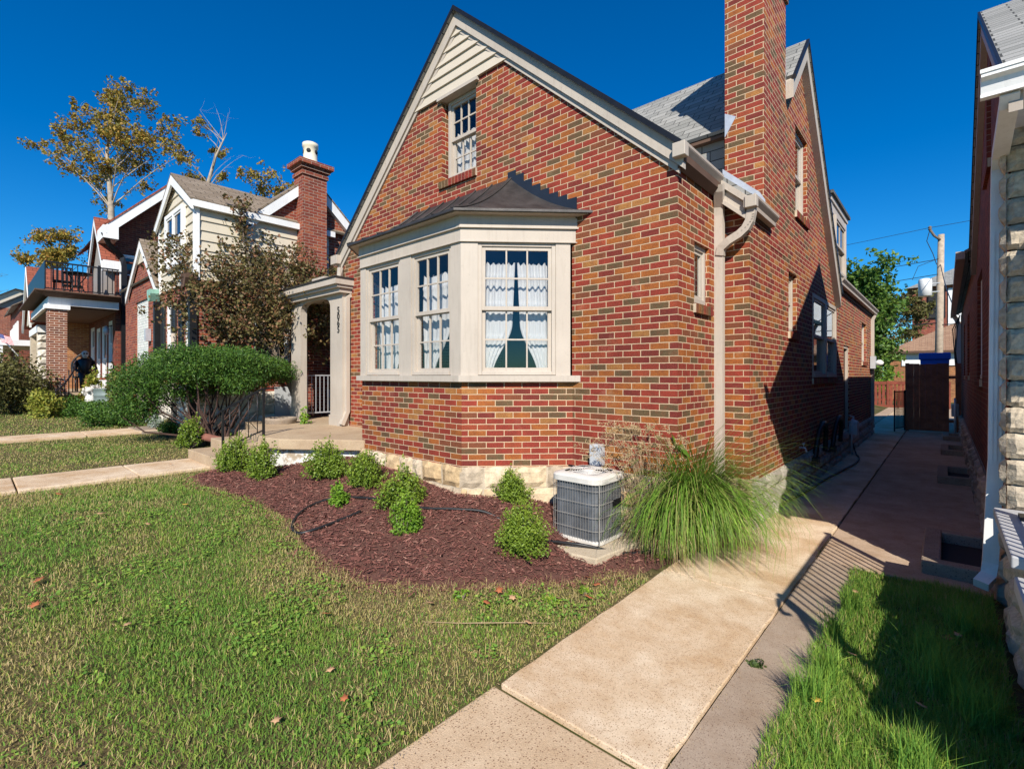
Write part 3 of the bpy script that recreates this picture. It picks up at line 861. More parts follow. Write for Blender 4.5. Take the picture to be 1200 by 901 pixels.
def band(mbx, v, z0, z1, v0=-0.1):
    """a board that wraps the three bay faces, mitred at the corners; v = projection."""
    def ring(vv):
        k = vv * math.tan(PI / 8)
        return [(-7.056 - vv * (2 ** 0.5) + 0, 4.6), (-6.161 - k, 3.705 - vv), (-4.078 + k, 3.705 - vv), (-3.183 + vv * (2 ** 0.5), 4.6)]
    a, c_ = ring(v), ring(v0)
    for i in range(3):
        p0, p1, q0, q1 = a[i], a[i + 1], c_[i], c_[i + 1]
        vs = [(p0[0], p0[1], z0), (p1[0], p1[1], z0), (p1[0], p1[1], z1), (p0[0], p0[1], z1), (q0[0], q0[1], z0), (q1[0], q1[1], z0), (q1[0], q1[1], z1), (q0[0], q0[1], z1)]
        mbx.mesh(vs, [(0, 1, 2, 3), (3, 2, 6, 7), (4, 5, 1, 0), (7, 6, 5, 4)])


tp = MB(); band(tp, 0.075, 1.63, 1.70); part('bay_sill', tp, M['trim'], bay)
tp = MB(); band(tp, 0.045, 3.205, 3.215)
# lower panel and frieze
band(tp, 0.03, 3.215, 3.36); part('bay_frieze', tp, M['trim'], bay); tp = MB(); band(tp, 0.058, 3.36, 3.378); band(tp, 0.045, 3.378, 3.50)
part('bay_frieze', tp, M['trim'], bay)
tp = MB(); band(tp, 0.15, 3.50, 3.525)
part('bay_soffit', tp, M['trim'], bay)
for F_, cuts in ((BAYF, [(-6.170, -6.035), (-5.23, -4.995), (-4.236, -4.069)]), (BAYR, [(-0.009, 0.184), (1.069, BL - 0.03)]), (BAYL, [(0.03, 0.197), (1.082, BL + 0.009)])):
    for u0, u1 in cuts:
        tp = MB(); tp.fbox(*F_, u0, u1, -0.10, 0.022, 1.70, 3.21); part('bay_post', tp, M['trim'], bay)
for F_, u0, u1 in ((BAYF, -6.035, -5.23), (BAYF, -4.995, -4.236), (BAYR, 0.184, 1.069), (BAYL, 0.197, 1.082)):
    window(house, F_, u0, u1, 1.705, 3.208, 3, 2, vg=-0.022, case=0.045, proud=0.03, name='window')
# interior floor and ceiling of the bay room
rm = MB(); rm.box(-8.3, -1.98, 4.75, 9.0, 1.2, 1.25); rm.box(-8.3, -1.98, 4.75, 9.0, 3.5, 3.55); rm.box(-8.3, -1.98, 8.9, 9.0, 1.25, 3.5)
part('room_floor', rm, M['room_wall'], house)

# bay roof: three concave standing seam facets
ro = MB(); rise = 0.68; n_ = 10
ex = 0.19
k = ex * math.tan(PI / 8)
eave = [(-7.056 - ex * 2 ** 0.5, 4.6), (-6.161 - k, 3.705 - ex), (-4.078 + k, 3.705 - ex), (-3.183 + ex * 2 ** 0.5, 4.6)]
ridge = [(-6.10, 4.6), (-6.10, 4.6), (-4.13, 4.6), (-4.13, 4.6)]


def bp(i, s, a):
    """point on facet i at fraction s along and a up."""
    p0, p1, q0, q1 = eave[i], eave[i + 1], ridge[i], ridge[i + 1]
    ex_ = (p0[0] + (p1[0] - p0[0]) * s, p0[1] + (p1[1] - p0[1]) * s); rx = (q0[0] + (q1[0] - q0[0]) * s, q0[1] + (q1[1] - q0[1]) * s)
    z = 3.53 + rise * (0.42 * a + 0.58 * a * a)
    return (ex_[0] + (rx[0] - ex_[0]) * a, ex_[1] + (rx[1] - ex_[1]) * a, z)


for i in range(3):
    for j in range(n_):
        for q in range(6):
            s0, s1, a0, a1 = q / 6, (q + 1) / 6, j / n_, (j + 1) / n_
            if i == 0 and j == n_ - 1 or i == 2 and j == n_ - 1: pass
            ro.face([bp(i, s0, a0), bp(i, s1, a0), bp(i, s1, a1), bp(i, s0, a1)], True)
for i in range(3):
    p0, p1 = eave[i], eave[i + 1]
    ro.face([(p0[0], p0[1], 3.505), (p1[0], p1[1], 3.505), (p1[0], p1[1], 3.532), (p0[0], p0[1], 3.532)])
    ro.face([(p1[0], p1[1], 3.506), (p0[0], p0[1], 3.506), (max(min(p0[0], -3.2), -7.0), min(p0[1] + 0.15, 4.6), 3.506), (max(min(p1[0], -3.2), -7.0), min(p1[1] + 0.15, 4.6), 3.506)])
bro = part('bay_roof', ro, M['roof_metal'], bay)
se = MB()
for s in (0.02, 0.17, 0.33, 0.5, 0.67, 0.83, 0.98):
    se.tube([tuple(np.array(bp(1, s, a / 8)) + (0, 0, 0.012)) for a in range(9)], 0.011, 5)
for i, s in ((1, 0.0), (1, 1.0)):
    se.tube([tuple(np.array(bp(i, s, a / 8)) + (0, 0, 0.008)) for a in range(9)], 0.014, 5)
part('standing_seams', se, M['roof_metal'], bay)
sf = MB()
for k in range(8):
    xr = -4.18 + k * 0.132; a = 1 - (xr + 4.13) / (eave[3][0] + 4.13); a = min(max(a, 0), 1)
    zt = 3.53 + rise * (0.42 * a + 0.58 * a * a) + 0.085
    zb = 3.5 + rise * (0.42 * max(a - 0.3, 0) + 0.58 * max(a - 0.3, 0) ** 2) - 0.02
    sf.box(xr, xr + 0.134, 4.590 - 0.0005 * k, 4.60, zb, zt)
part('step_flashing', sf, M['flash_dark'], bay)

# entry: slab, steps, arched portico with the house number
sl = MB()
pl = [(-8.30, 2.98), (-7.42, 2.88), (-7.12, 2.95), (-6.12, 3.68), (-6.12, 4.64), (-10.3, 4.64), (-10.3, 6.2), (-10.35, 6.2), (-10.35, 3.3), (-8.78, 2.98)]
sl.prism([(x, y, 0.79) for x, y in [(-8.80, 2.98), (-7.42, 2.88), (-7.12, 2.95), (-6.10, 3.69), (-6.10, 4.62), (-8.35, 4.62), (-8.35, 6.2), (-10.25, 6.2), (-10.25, 3.6), (-8.80, 3.3)]], (0, 0, -0.15))
po = part('porch_slab', sl, M['slab'], house, bevel=0.012)
sl = MB(); sl.prism([(x, y, 0.638) for x, y in [(-8.7, 3.08), (-7.44, 2.98), (-7.14, 3.05), (-6.16, 3.78), (-6.16, 4.6), (-8.4, 4.6), (-8.4, 6.1), (-10.2, 6.1), (-10.2, 3.7), (-8.7, 3.4)]], (0, 0, -0.6))
part('painted_base', sl, M['worn_white'], po)
for k, (y0, zt) in enumerate(((2.26, 0.555), (2.57, 0.70))):
    sl = MB(); sl.box(-8.78 + 0.0, -7.52 - 0.0, y0, 3.05 - 0.003 * k, 0.2, zt)
    part('step', sl, M['slab'], po, bevel=0.01)
PF = frame((0, 4.45), (1, 0))
px0, px1, ox0, ox1 = -10.13, -8.06, -9.71, -8.495


def arch_wall(mbx, F_, u0, u1, a0, a1, zb, zs, zt, v0, v1, rise_, n=18, e=1.0):
    o, t, n__ = F_
    mbx.fbox(o, t, n__, u0, a0, v0, v1, zb, zs); mbx.fbox(o, t, n__, a1, u1, v0, v1, zb, zs)
    cx_ = (a0 + a1) / 2; rx_ = (a1 - a0) / 2

    def P(u, v, z): return (o[0] + u * t[0] + v * n__[0], o[1] + u * t[1] + v * n__[1], z)
    cur = [(cx_ - rx_ * math.copysign(abs(math.cos(PI * i / n)) ** e, math.cos(PI * i / n)) if i not in (0, n) else cx_ + rx_ * (-1 if i == 0 else 1), zs + rise_ * max(math.sin(PI * i / n), 0) ** e) for i in range(n + 1)]
    for vv, fl_ in ((v1, False), (v0, True)):
        top = [(u0, zs)] + cur + [(u1, zs)]
        for i in range(len(top) - 1):
            q = [P(top[i][0], vv, top[i][1]), P(top[i + 1][0], vv, top[i + 1][1]), P(top[i + 1][0], vv, zt), P(top[i][0], vv, zt)]
            if abs(top[i][0] - top[i + 1][0]) > 1e-6: mbx.face(q[::-1] if fl_ else q)
    for i in range(n):
        mbx.face([P(cur[i][0], v0, cur[i][1]), P(cur[i + 1][0], v0, cur[i + 1][1]), P(cur[i + 1][0], v1, cur[i + 1][1]), P(cur[i][0], v1, cur[i][1])])
    mbx.face([P(u0, v1, zs), P(u0, v1, zt), P(u0, v0, zt), P(u0, v0, zs)]); mbx.face([P(u1, v0, zs), P(u1, v0, zt), P(u1, v1, zt), P(u1, v1, zs)])


pm = MB(); arch_wall(pm, PF, px0, px1, ox0, ox1, 0.79, 2.86, 3.185, -0.13, 0.0, 0.29, e=0.5)
port = part('portico', pm, M['trim'], house)
WF = frame((-10.12, 0), (0, -1))
pm = MB(); arch_wall(pm, WF, -6.15, -4.582, -5.30, -4.63, 0.79, 2.80, 3.18, -0.10, 0.0, 0.31)
part('side_arch', pm, M['trim'], port)
pm = MB(); pm.box(-10.2, -8.0, 4.36, 6.2, 3.18, 3.26); pm.box(-10.25, -7.96, 4.30, 6.2, 3.26, 3.31); pm.box(-10.29, -7.93, 4.25, 6.2, 3.312, 3.42)
pm.box(-8.85, -8.38, 4.27, 4.60, 3.42, 3.50)
part('portico_cornice', pm, M['trim'], port)
pm = MB(); pm.box(-10.31, -7.91, 4.23, 6.25, 3.422, 3.445); part('portico_roof', pm, M['roof_metal'], port)
pm = MB()
pm.fbox(*PF, -8.515, -8.05, 0.003, 0.02, 0.79, 0.98); part('post_base', pm, M['trim'], port)
pm = MB(); pm.fbox(*PF, -10.14, -9.70, 0.003, 0.02, 0.79, 0.98); part('post_base', pm, M['trim'], port)
pm = MB(); pm.rtube([(-8.045, 4.60, 3.15), (-8.045, 4.53, 3.1), (-8.045, 4.53, 1.05), (-8.04, 4.46, 0.9), (-8.04, 4.42, 0.82)], 0.07, 0.09, (0, 1, 0))
part('downspout', pm, M['trim'], port)


def text_mesh(name, body, size, mt, parent, loc, rot, ext=0.006, align='CENTER'):
    cu = bpy.data.curves.new(name, 'FONT'); cu.body = body; cu.size = size; cu.extrude = ext; cu.align_x = align
    o = bpy.data.objects.new(name + '_tmp', cu)
    me = bpy.data.meshes.new_from_object(o); bpy.data.objects.remove(o); bpy.data.curves.remove(cu)
    me.transform(Matrix.Translation(loc) @ rot.to_4x4())
    me.materials.clear(); me.materials.append(mt)
    return link(name, me, parent)


RFRONT = Matrix(((1, 0, 0), (0, 0, -1), (0, 1, 0)))
for k, dgt in enumerate('5065'):
    text_mesh('house_number', dgt, 0.165, M['digit'], port, Vector((-8.19, 4.443, 2.83 - k * 0.118)), RFRONT)
for s_ in (1,):
    mbx = MB(); mbx.box(-8.40, -8.33, 4.70, 4.78, 2.55, 2.80); mbx.lathe((-8.365, 4.74, 2.8), [(0.06, 0), (0.02, 0.07)], 8)
    part('entry_lantern', mbx, M['black_metal'], port)

# wall dormer on the rear wing
dm = MB(); dm.box(-3.2, -1.66, 10.9, 12.8, 3.5, 5.1); dp = part('dormer', dm, M['shingle'], house)
dm = MB(); dm.box(-3.3, -1.56, 10.75, 12.95, 5.12, 5.18); part('dormer_roof', dm, M['shingle_dark'], dp)
dm = MB(); dm.box(-3.25, -1.60, 10.82, 12.88, 5.02, 5.12); dm.box(-1.665, -1.62, 10.88, 11.05, 3.62, 5.02); dm.box(-1.665, -1.62, 12.65, 12.82, 3.62, 5.02)
dm.box(-1.665, -1.625, 10.88, 12.82, 4.85, 5.02); part('dormer_trim', dm, M['trim'], dp)
DF = frame((-1.655, 0), (0, 1))
window(house, DF, 11.25, 12.5, 3.75, 4.84, 2, 1, vg=0.04, case=0.06, glass='dark_glass', name='window')


# curtains: sheer ruffled panels
def curtain(F, u0, u1, zt, zb, v, inner, label, tie=None):
    """inner(f) gives the inner edge (0..1 of the width) at height fraction f from the top."""
    o, t, n = F; nu, nz = 26, 40; vs = []; fs = []
    for j in range(nz + 1):
        f = j / nz; z = zt + (zb - zt) * f
        ie = inner(f)
        for i in range(nu + 1):
            a = i / nu; u = u0 + (u1 - u0) * ie * a
            amp = 0.018 + 0.012 * math.sin(3 * a + 5 * f)
            vv = v + amp * math.sin(a * 2 * PI * 5.5 + 0.8 * math.sin(4 * f))
            for zr in (0.12, 0.38, 0.68):
                vv += 0.015 * math.exp(-((f - zr) / 0.018) ** 2)
            zj = z + (0.02 * math.sin(a * 40) if j == 0 else 0)
            vs.append((o[0] + u * t[0] + vv * n[0], o[1] + u * t[1] + vv * n[1], zj))
    for j in range(nz):
        for i in range(nu):
            fs.append((j * (nu + 1) + i, j * (nu + 1) + i + 1, (j + 1) * (nu + 1) + i + 1, (j + 1) * (nu + 1) + i))
    mbx = MB(); mbx.mesh(vs, fs, True)
    c = mbx.build('curtain', M['curtain'])
    return tag(c, label, 'curtain', 'sheer curtains in the house windows')


def tied(f, top=0.485, low=0.17):
    return top - 0.07 * f - (top - low - 0.07) * sstep(0.55, 1.0, f) * 1.0


curtain(BAYR, 0.215, 1.04, 3.0, 1.72, -0.15, lambda f: float(tied(f)), 'sheer white curtain tied back at the left of the widest bay window')
curtain(BAYR, 1.04, 0.215, 3.0, 1.72, -0.15, lambda f: float(tied(f, 0.485, 0.2)), 'sheer white curtain tied back at the right of the widest bay window')
curtain(BAYF, -4.97, -4.26, 2.95, 1.72, -0.17, lambda f: float(tied(f, 0.72, 0.30)), 'sheer white curtain sweeping leftward in the middle one of the three bay windows')
curtain(BAYF, -4.26, -4.97, 2.95, 2.2, -0.17, lambda f: 0.16, 'thin strip of sheer curtain at the right edge of the middle bay window')
curtain(BAYF, -5.95, -5.25, 2.93, 1.72, -0.17, lambda f: float(0.92 - 0.35 * sstep(0.5, 1, f)), 'sheer white curtain in the bay window next to the arched portico')
curtain(FRONT, -5.39, -4.82, 5.25, 4.6, -0.22, lambda f: 1.0 - 0.25 * f, 'sheer white curtain in the small upstairs gable window')
# ------------------------------------------------------------------ ground, paths, lawn, mulch
def MOUND(x, y):
    x = np.asarray(x, float); y = np.asarray(y, float)
    return 0.20 * sstep(2.3, 3.6, y) * sstep(-2.35, -3.7, x) * (1 - sstep(-6.2, -7.4, x))


def GM(x, y): return G(x, y) + MOUND(x, y)


def gm(x, y): return float(GM(x, y))


def sheet(name, xs, ys, zf, m, label=None):
    X, Y = np.meshgrid(xs, ys); V = np.stack([X, Y, zf(X, Y)], -1).reshape(-1, 3)
    nx, ny = len(xs), len(ys)
    i = np.arange((nx - 1) * (ny - 1)); r_, c_ = i // (nx - 1), i % (nx - 1)
    a = r_ * nx + c_
    return arrays(name, V, np.stack([a, a + 1, a + nx + 1, a + nx], 1), m, smooth=True)


gxs = np.concatenate([[-400, -200, -120, -80, -60, -45, -35], np.arange(-30, -8, 1.0), np.arange(-8, 2.01, 0.25), [6, 15, 40, 100, 250]])
gys = np.concatenate([[-200, -60, -20], np.arange(-8, 0, 1.0), np.arange(0, 8, 0.25), np.arange(8, 20, 2.0), [25, 40, 70, 150, 400]])


def gz(X, Y):
    z = GM(np.clip(X, -70, None), Y) - 0.012
    return z


ground = sheet('lawn_ground', gxs, gys, gz, M['lawn']); tag(ground, kind='structure')


def walk_slab(mbx, x0, x1, y0, y1, z0, z1, mt=0.07):
    mbx.box(x0, x1, y0, y1, min(z0, z1) - 0.14, z0)


# side walk: separate slabs with narrow joints, the nearest one a little lower
wk = MB()
ys = [1.945, 4.06, 6.68, 9.3, 11.9, 14.5, 17.1, 19.7, 22.3, 25.0, 30.0, 36.0]
for a, b in zip(ys[:-1], ys[1:]):
    zt_ = 0.006 + random.uniform(-0.003, 0.003); ny_ = 14
    rt = [(-0.912 + random.uniform(-0.007, 0.007), a + 0.005 + (b - a - 0.01) * q / ny_) for q in range(ny_ + 1)]
    lf = [(-1.83 + random.uniform(-0.006, 0.006), a + 0.005 + (b - a - 0.01) * q / ny_) for q in range(ny_ + 1)]
    wk.prism([(px_, py_, zt_) for px_, py_ in rt + lf[::-1]], (0, 0, -0.14))
sw = wk.build('side_walk', M['walk'], bevel=0.006); tag(sw, kind='structure')
wk = MB()
for a, b in ((-0.35, 1.93), (-2.7, -0.365), (-5.0, -2.715)):
    wk.box(-1.86, -0.905, a, b, -0.16, -0.010)
sw2 = wk.build('side_walk', M['walk_peb'], bevel=0.012); tag(sw2, kind='structure')
wk = MB(); wk.box(-1.86, -0.6, -5, 33, -0.2, -0.04); tag(wk.build('path_base', M['soil']), kind='structure')
wk = MB(); wk.box(-0.900, -0.56, -5, 5.25, -0.16, -0.006); M['walk_grey'] = concrete('grey_tan_concrete', (0.33, 0.25, 0.18), (0.40, 0.31, 0.23), (0.16, 0.10, 0.07), stainamt=0.4)
tag(wk.build('edge_pavement', M['walk_grey']), kind='structure')
wk = MB(); wk.box(-9.0, -1.87, 17.95, 32.9, -0.14, -0.006)
for a, b in ((5.26, 8.0), (8.01, 11.2), (11.21, 14.4), (14.41, 17.6), (17.61, 20.8), (20.81, 26.0), (26.01, 34.0)):
    wk.box(-0.903, 0.36, a, b, -0.14, -0.012 + random.uniform(-0.004, 0.004))
tag(wk.build('gangway_pavement', M['walk_old'], bevel=0.01), kind='structure')


def sloped_walk(name, x0, x1, ycuts, zl, m):
    mbx = MB()
    for a, b in zip(ycuts[:-1], ycuts[1:]):
        z0, z1 = zl(x0), zl(x1)
        mbx.prism([(x0, a + 0.008, z0), (x1, a + 0.008, z1), (x1, b - 0.008, z1), (x0, b - 0.008, z0)], (0, 0, -0.12))
    o = mbx.build(name, m, bevel=0.01); return tag(o, kind='structure')


sloped_walk('front_walk', -8.75, -7.72, [-8, -6.2, -4.5, -2.8, -1.2, 0.35, 1.45, 2.27], lambda x: 0.42, M['walk'])
sloped_walk('front_walk', -13.25, -12.30, [-8, -6, -4, -2, 0.1, 1.5, 2.95], lambda x: 0.555, M['walk'])
# street sidewalk and road to the south (behind the camera)
wk = MB(); wk.box(-80, 40, -10.5, -8.9, -0.3, 0.05)
tag(wk.build('street_sidewalk', M['walk']), kind='structure')
wk = MB(); wk.box(-120, 80, -22, -13.0, -0.5, -0.1)
M['asphalt'] = concrete('road_asphalt', (0.045, 0.045, 0.047), (0.06, 0.06, 0.06), (0.1, 0.1, 0.1), stainamt=0.1)
tag(wk.build('road', M['asphalt']), kind='structure')

# mulch bed sheet
MUL = [(-7.60, 2.25), (-7.35, 1.86), (-6.77, 1.80), (-6.21, 1.95), (-5.62, 2.06), (-4.9, 2.08), (-4.3, 1.95), (-3.75, 1.91), (-3.32, 2.0), (-2.96, 2.33), (-2.72, 2.64), (-2.38, 3.06),
       (-2.15, 3.46), (-1.99, 3.83), (-1.88, 4.2), (-1.84, 4.6), (-1.84, 5.7), (-1.95, 5.74), (-1.95, 4.6), (-3.19, 4.6), (-4.08, 3.71), (-6.16, 3.71), (-7.1, 2.95), (-7.42, 2.88), (-7.6, 2.7)]
MP = np.array(MUL)


def inpoly(P, x, y):
    x = np.asarray(x); y = np.asarray(y); r_ = np.zeros(x.shape, bool); n = len(P)
    for i in range(n):
        x0, y0 = P[i]; x1, y1 = P[(i + 1) % n]
        c_ = ((y0 > y) != (y1 > y)) & (x < (x1 - x0) * (y - y0) / (y1 - y0 + 1e-12) + x0)
        r_ ^= c_
    return r_


def edged(P, x, y):
    d = np.full(np.shape(x), 1e9); n = len(P)
    for i in range(n):
        a = P[i]; b = P[(i + 1) % n]; e = b - a; L = (e ** 2).sum()
        t = np.clip(((x - a[0]) * e[0] + (y - a[1]) * e[1]) / L, 0, 1)
        d = np.minimum(d, np.hypot(x - a[0] - t * e[0], y - a[1] - t * e[1]))
    return d


# fine grid clipped to the polygon
h = 0.05
cx, cy = np.meshgrid(np.arange(-7.7, -1.75, h), np.arange(1.7, 5.8, h))
cx = cx.ravel(); cy = cy.ravel(); keep = inpoly(MP, cx + h / 2, cy + h / 2); cx = cx[keep]; cy = cy[keep]


def vnoise(x, y, s, seed):
    """cheap value noise."""
    r_ = np.random.default_rng(seed).random((64, 64)); X = np.asarray(x) / s; Y = np.asarray(y) / s
    xi = np.floor(X).astype(int); yi = np.floor(Y).astype(int); fx = X - xi; fy = Y - yi; fx = fx * fx * (3 - 2 * fx); fy = fy * fy * (3 - 2 * fy)
    f_ = lambda a, b: r_[a % 64, b % 64]
    return (f_(xi, yi) * (1 - fx) + f_(xi + 1, yi) * fx) * (1 - fy) + (f_(xi, yi + 1) * (1 - fx) + f_(xi + 1, yi + 1) * fx) * fy


def mulz(x, y):
    x = np.asarray(x, float); y = np.asarray(y, float); k_ = sstep(0.0, 0.22, edged(MP, x, y))
    return GM(x, y) - 0.006 + k_ * (0.018 + 0.018 * vnoise(x, y, 0.11, 5) + 0.02 * vnoise(x, y, 0.4, 6))


V = []; Fm = []
for k, (dx, dy) in enumerate(((0, 0), (h, 0), (h, h), (0, h))):
    V.append(np.stack([cx + dx, cy + dy, mulz(cx + dx, cy + dy)], 1))
V = np.stack(V, 1).reshape(-1, 3)
mb_ = arrays('mulch_bed', V, np.arange(len(V)).reshape(-1, 4), M['mulch']); tag(mb_, kind='structure')

# bark chips
N = 52000
x = rng.uniform(-7.7, -1.8, N); y = rng.uniform(1.7, 5.75, N)
# ragged edge: thin out within 12 cm of the border
ok = inpoly(MP, x, y); d_ = edged(MP, x, y); ok &= (rng.random(N) < np.clip(d_ / 0.1, 0.15, 1))
out = (~inpoly(MP, x, y)) & (d_ < 0.16) & (rng.random(N) < 0.35 * (1 - d_ / 0.16)) & (y < 4.5) & (x < -1.95) & (x > -7.3) & (y > 1.6) & ~((y > 2.7) & (x < -4))
ok |= out
x = x[ok]; y = y[ok]; n = len(x)
L = rng.lognormal(math.log(0.028), 0.45, n).clip(0.01, 0.09); W = L * rng.uniform(0.14, 0.32, n)
th = rng.uniform(0, 2 * PI, n); pitch = rng.normal(0, 0.3, n); roll = rng.normal(0, 0.5, n)
ax = np.stack([np.cos(th) * np.cos(pitch), np.sin(th) * np.cos(pitch), np.sin(pitch)], 1)
bx = np.stack([-np.sin(th) * np.cos(roll), np.cos(th) * np.cos(roll), np.sin(roll)], 1)
c_ = np.stack([x, y, mulz(x, y) + 0.008 + rng.random(n) * 0.012], 1)
up = np.cross(ax, bx)
V = np.stack([c_ + ax * L[:, None] / 2 * s + bx * W[:, None] / 2 * q for s, q in ((-1, -1), (1, -0.7), (1, 0.7), (-1, 1))] + [c_ + up * 0.006 + ax * L[:, None] * 0.1], 1).reshape(-1, 3)
b0 = np.arange(n) * 5
Fc = np.concatenate([np.stack([b0 + i, b0 + (i + 1) % 4, b0 + 4], 1) for i in range(4)])
tt = rng.random(n) ** 1.2
chips = arrays('mulch_chips', V, Fc, M['chip'], np.tile(tt, 4)); tag(chips, kind='stuff')


# ---------------------------------------------------------------- grass blades
def blades(x, y, z, hgt, wid, tint, lean=0.5, ldir=None):
    n = len(x); th = rng.uniform(0, 2 * PI, n) if ldir is None else ldir + rng.normal(0, 0.6, n)
    fa = rng.uniform(0, 2 * PI, n); le = np.abs(rng.normal(0, lean, n)).clip(0, 1.5)
    dx, dy = np.cos(th), np.sin(th); px, py = np.cos(fa), np.sin(fa)
    b = np.stack([x, y, z], 1); w = (wid / 2)[:, None] * np.stack([px, py, np.zeros(n)], 1)
    m_ = b + np.stack([dx * hgt * 0.5 * np.sin(le * 0.6), dy * hgt * 0.5 * np.sin(le * 0.6), hgt * 0.55 * np.cos(le * 0.6)], 1)
    t_ = m_ + np.stack([dx * hgt * 0.5 * np.sin(le * 1.3), dy * hgt * 0.5 * np.sin(le * 1.3), hgt * 0.5 * np.cos(le * 1.3)], 1)
    V = np.stack([b - w, b + w, m_ + w * 0.8, m_ - w * 0.8, t_], 1).reshape(-1, 3)
    k = np.arange(n) * 5
    F1 = np.stack([k, k + 1, k + 2], 1); F2 = np.stack([k, k + 2, k + 3], 1); F3 = np.stack([k + 3, k + 2, k + 4], 1)
    return V, np.concatenate([F1, F2, F3]), np.tile(tint, 3)


def dryness(x, y):
    """0 = lush, 1 = straw: bare edges along walks and the bed, worn patches in the lawn."""
    p = vnoise(x, y, 0.9, 21) * 0.55 + vnoise(x, y, 0.33, 22) * 0.3 + vnoise(x, y, 2.2, 23) * 0.35
    d = sstep(0.66, 0.92, p) * 0.65
    d = np.maximum(d, 0.85 * (1 - sstep(0.05, 0.75, edged(MP, x, y) + 0.5 * vnoise(x, y, 0.3, 24) - 0.22)) * sstep(-6.5, -3.2, x))
    d = np.maximum(d, 0.75 * (1 - sstep(0.0, 0.45, np.abs(x + 1.84) + 0.35 * vnoise(x, y, 0.25, 25) - 0.1)))
    far = sstep(-6.6, -7.4, x) * (0.85 - 0.55 * sstep(0.45, 0.62, vnoise(x, y, 0.8, 26)))
    far = np.where(x < -13.3, 0.45 + 0.25 * vnoise(x, y, 1.0, 27), far)
    fw = 0.85 * (1 - sstep(0.1, 0.75, np.abs(x + 7.7) + 0.5 * vnoise(x, y, 0.4, 28) - 0.1)) * (x > -7.8)
    d = np.maximum(d, fw)
    return np.maximum(d, far)


def lawn_mask(x, y):
    ip = inpoly(MP, x, y); wob_ = 0.02 + 0.13 * vnoise(x, y, 0.22, 71)
    ok = (~ip | ((edged(MP, x, y) < wob_) & (y < 4.3))) & (x < -1.86 + 0.07 * (vnoise(x, y, 0.2, 72) > 0.55) * rng.random(x.shape))
    ok &= ~((x > -8.77) & (x < -7.70)) | (y > 2.9)
    ok &= ~((x > -13.27) & (x < -12.28))
    ok &= ~((y > 2.2) & (x > -8.85) & (x < -4.0))
    ok &= (y < np.where(x > -4, 4.5, np.where(x > -9, 2.6, np.where(x > -12, 2.55, 2.2))))
    return ok


parts_ = []
for (x0, x1, y0, y1, dens) in ((-4.6, -1.84, -0.3, 3.8, 11000), (-7.75, -4.6, -0.4, 2.3, 6500), (-7.75, -1.84, -2.4, -0.3, 5000), (-13.3, -8.7, -2.4, 2.6, 2600), (-22, -13.2, -2.4, 2.2, 900), (-45, -22, -3, 1.8, 120)):
    n = int((x1 - x0) * (y1 - y0) * dens)
    x = rng.uniform(x0, x1, n); y = rng.uniform(y0, y1, n)
    ok = lawn_mask(x, y); dr = dryness(x, y)
    ok &= rng.random(n) > dr * 0.55
    ok &= (y > -2.5) | (x < -13)
    x, y, dr = x[ok], y[ok], dr[ok]; n = len(x)
    sc = {11000: 1.0, 6500: 1.15, 5000: 1.25, 2600: 1.5, 900: 2.2, 120: 4.5}[dens]
    hg = rng.uniform(0.016, 0.040, n) * (1 - 0.3 * dr) * (0.75 + 0.25 * sc)
    wd = rng.uniform(0.0026, 0.0060, n) * sc
    lush = 0.36 + 0.64 * (rng.random(n) * 0.45 + 0.3 * vnoise(x, y, 0.5, 31) + 0.25 * vnoise(x, y, 0.055, 32))
    tint = np.where(rng.random(n) < dr * 0.9, rng.uniform(0, 0.36, n), lush)
    tint = np.where(rng.random(n) < 0.10, rng.uniform(0.0, 0.3, n), tint)
    parts_.append(blades(x, y, GM(x, y) - 0.004, hg, wd, tint, 1.25))
# straw and dead blades lying flat
n = 26000; x = rng.uniform(-7.7, -1.86, n); y = rng.uniform(-0.3, 3.9, n); ok = lawn_mask(x, y) & (rng.random(n) < 0.25 + dryness(x, y)); x, y = x[ok], y[ok]; n = len(x)
parts_.append(blades(x, y, GM(x, y) + 0.004, rng.uniform(0.03, 0.08, n), rng.uniform(0.002, 0.004, n), rng.uniform(0, 0.25, n), 1.4))
off = 0; Vs = []; Fs = []; Ts = []
for V, F_, T_ in parts_:
    Vs.append(V); Fs.append(F_ + off); Ts.append(T_); off += len(V)
lawn = arrays('grass', np.concatenate(Vs), np.concatenate(Fs), M['grass'], np.concatenate(Ts)); tag(lawn, kind='stuff')

# clover and broad-leaved weeds through the lawn
n = 26000; x = rng.uniform(-6.5, -1.9, n); y = rng.uniform(-0.2, 3.6, n)
pt_ = vnoise(x, y, 0.42, 51) * 0.6 + vnoise(x, y, 0.15, 52) * 0.4
ok = lawn_mask(x, y) & (pt_ > 0.60) & (~inpoly(MP, x, y)); x, y = x[ok], y[ok]; n = len(x)
a_ = rng.uniform(0, 2 * PI, n); s_ = rng.uniform(0.008, 0.016, n); c_ = np.stack([x, y, GM(x, y) + rng.uniform(0.012, 0.034, n)], 1)
ux = np.stack([np.cos(a_), np.sin(a_), rng.normal(0, 0.3, n)], 1) * s_[:, None]; uy = np.stack([-np.sin(a_), np.cos(a_), rng.normal(0, 0.3, n)], 1) * s_[:, None] * 0.7
Vc = np.stack([c_ - ux, c_ + uy, c_ + ux, c_ - uy], 1).reshape(-1, 3)
tag(arrays('clover', Vc, np.arange(4 * n).reshape(-1, 4), M['grass'], rng.uniform(0.5, 1.0, n)), kind='stuff')

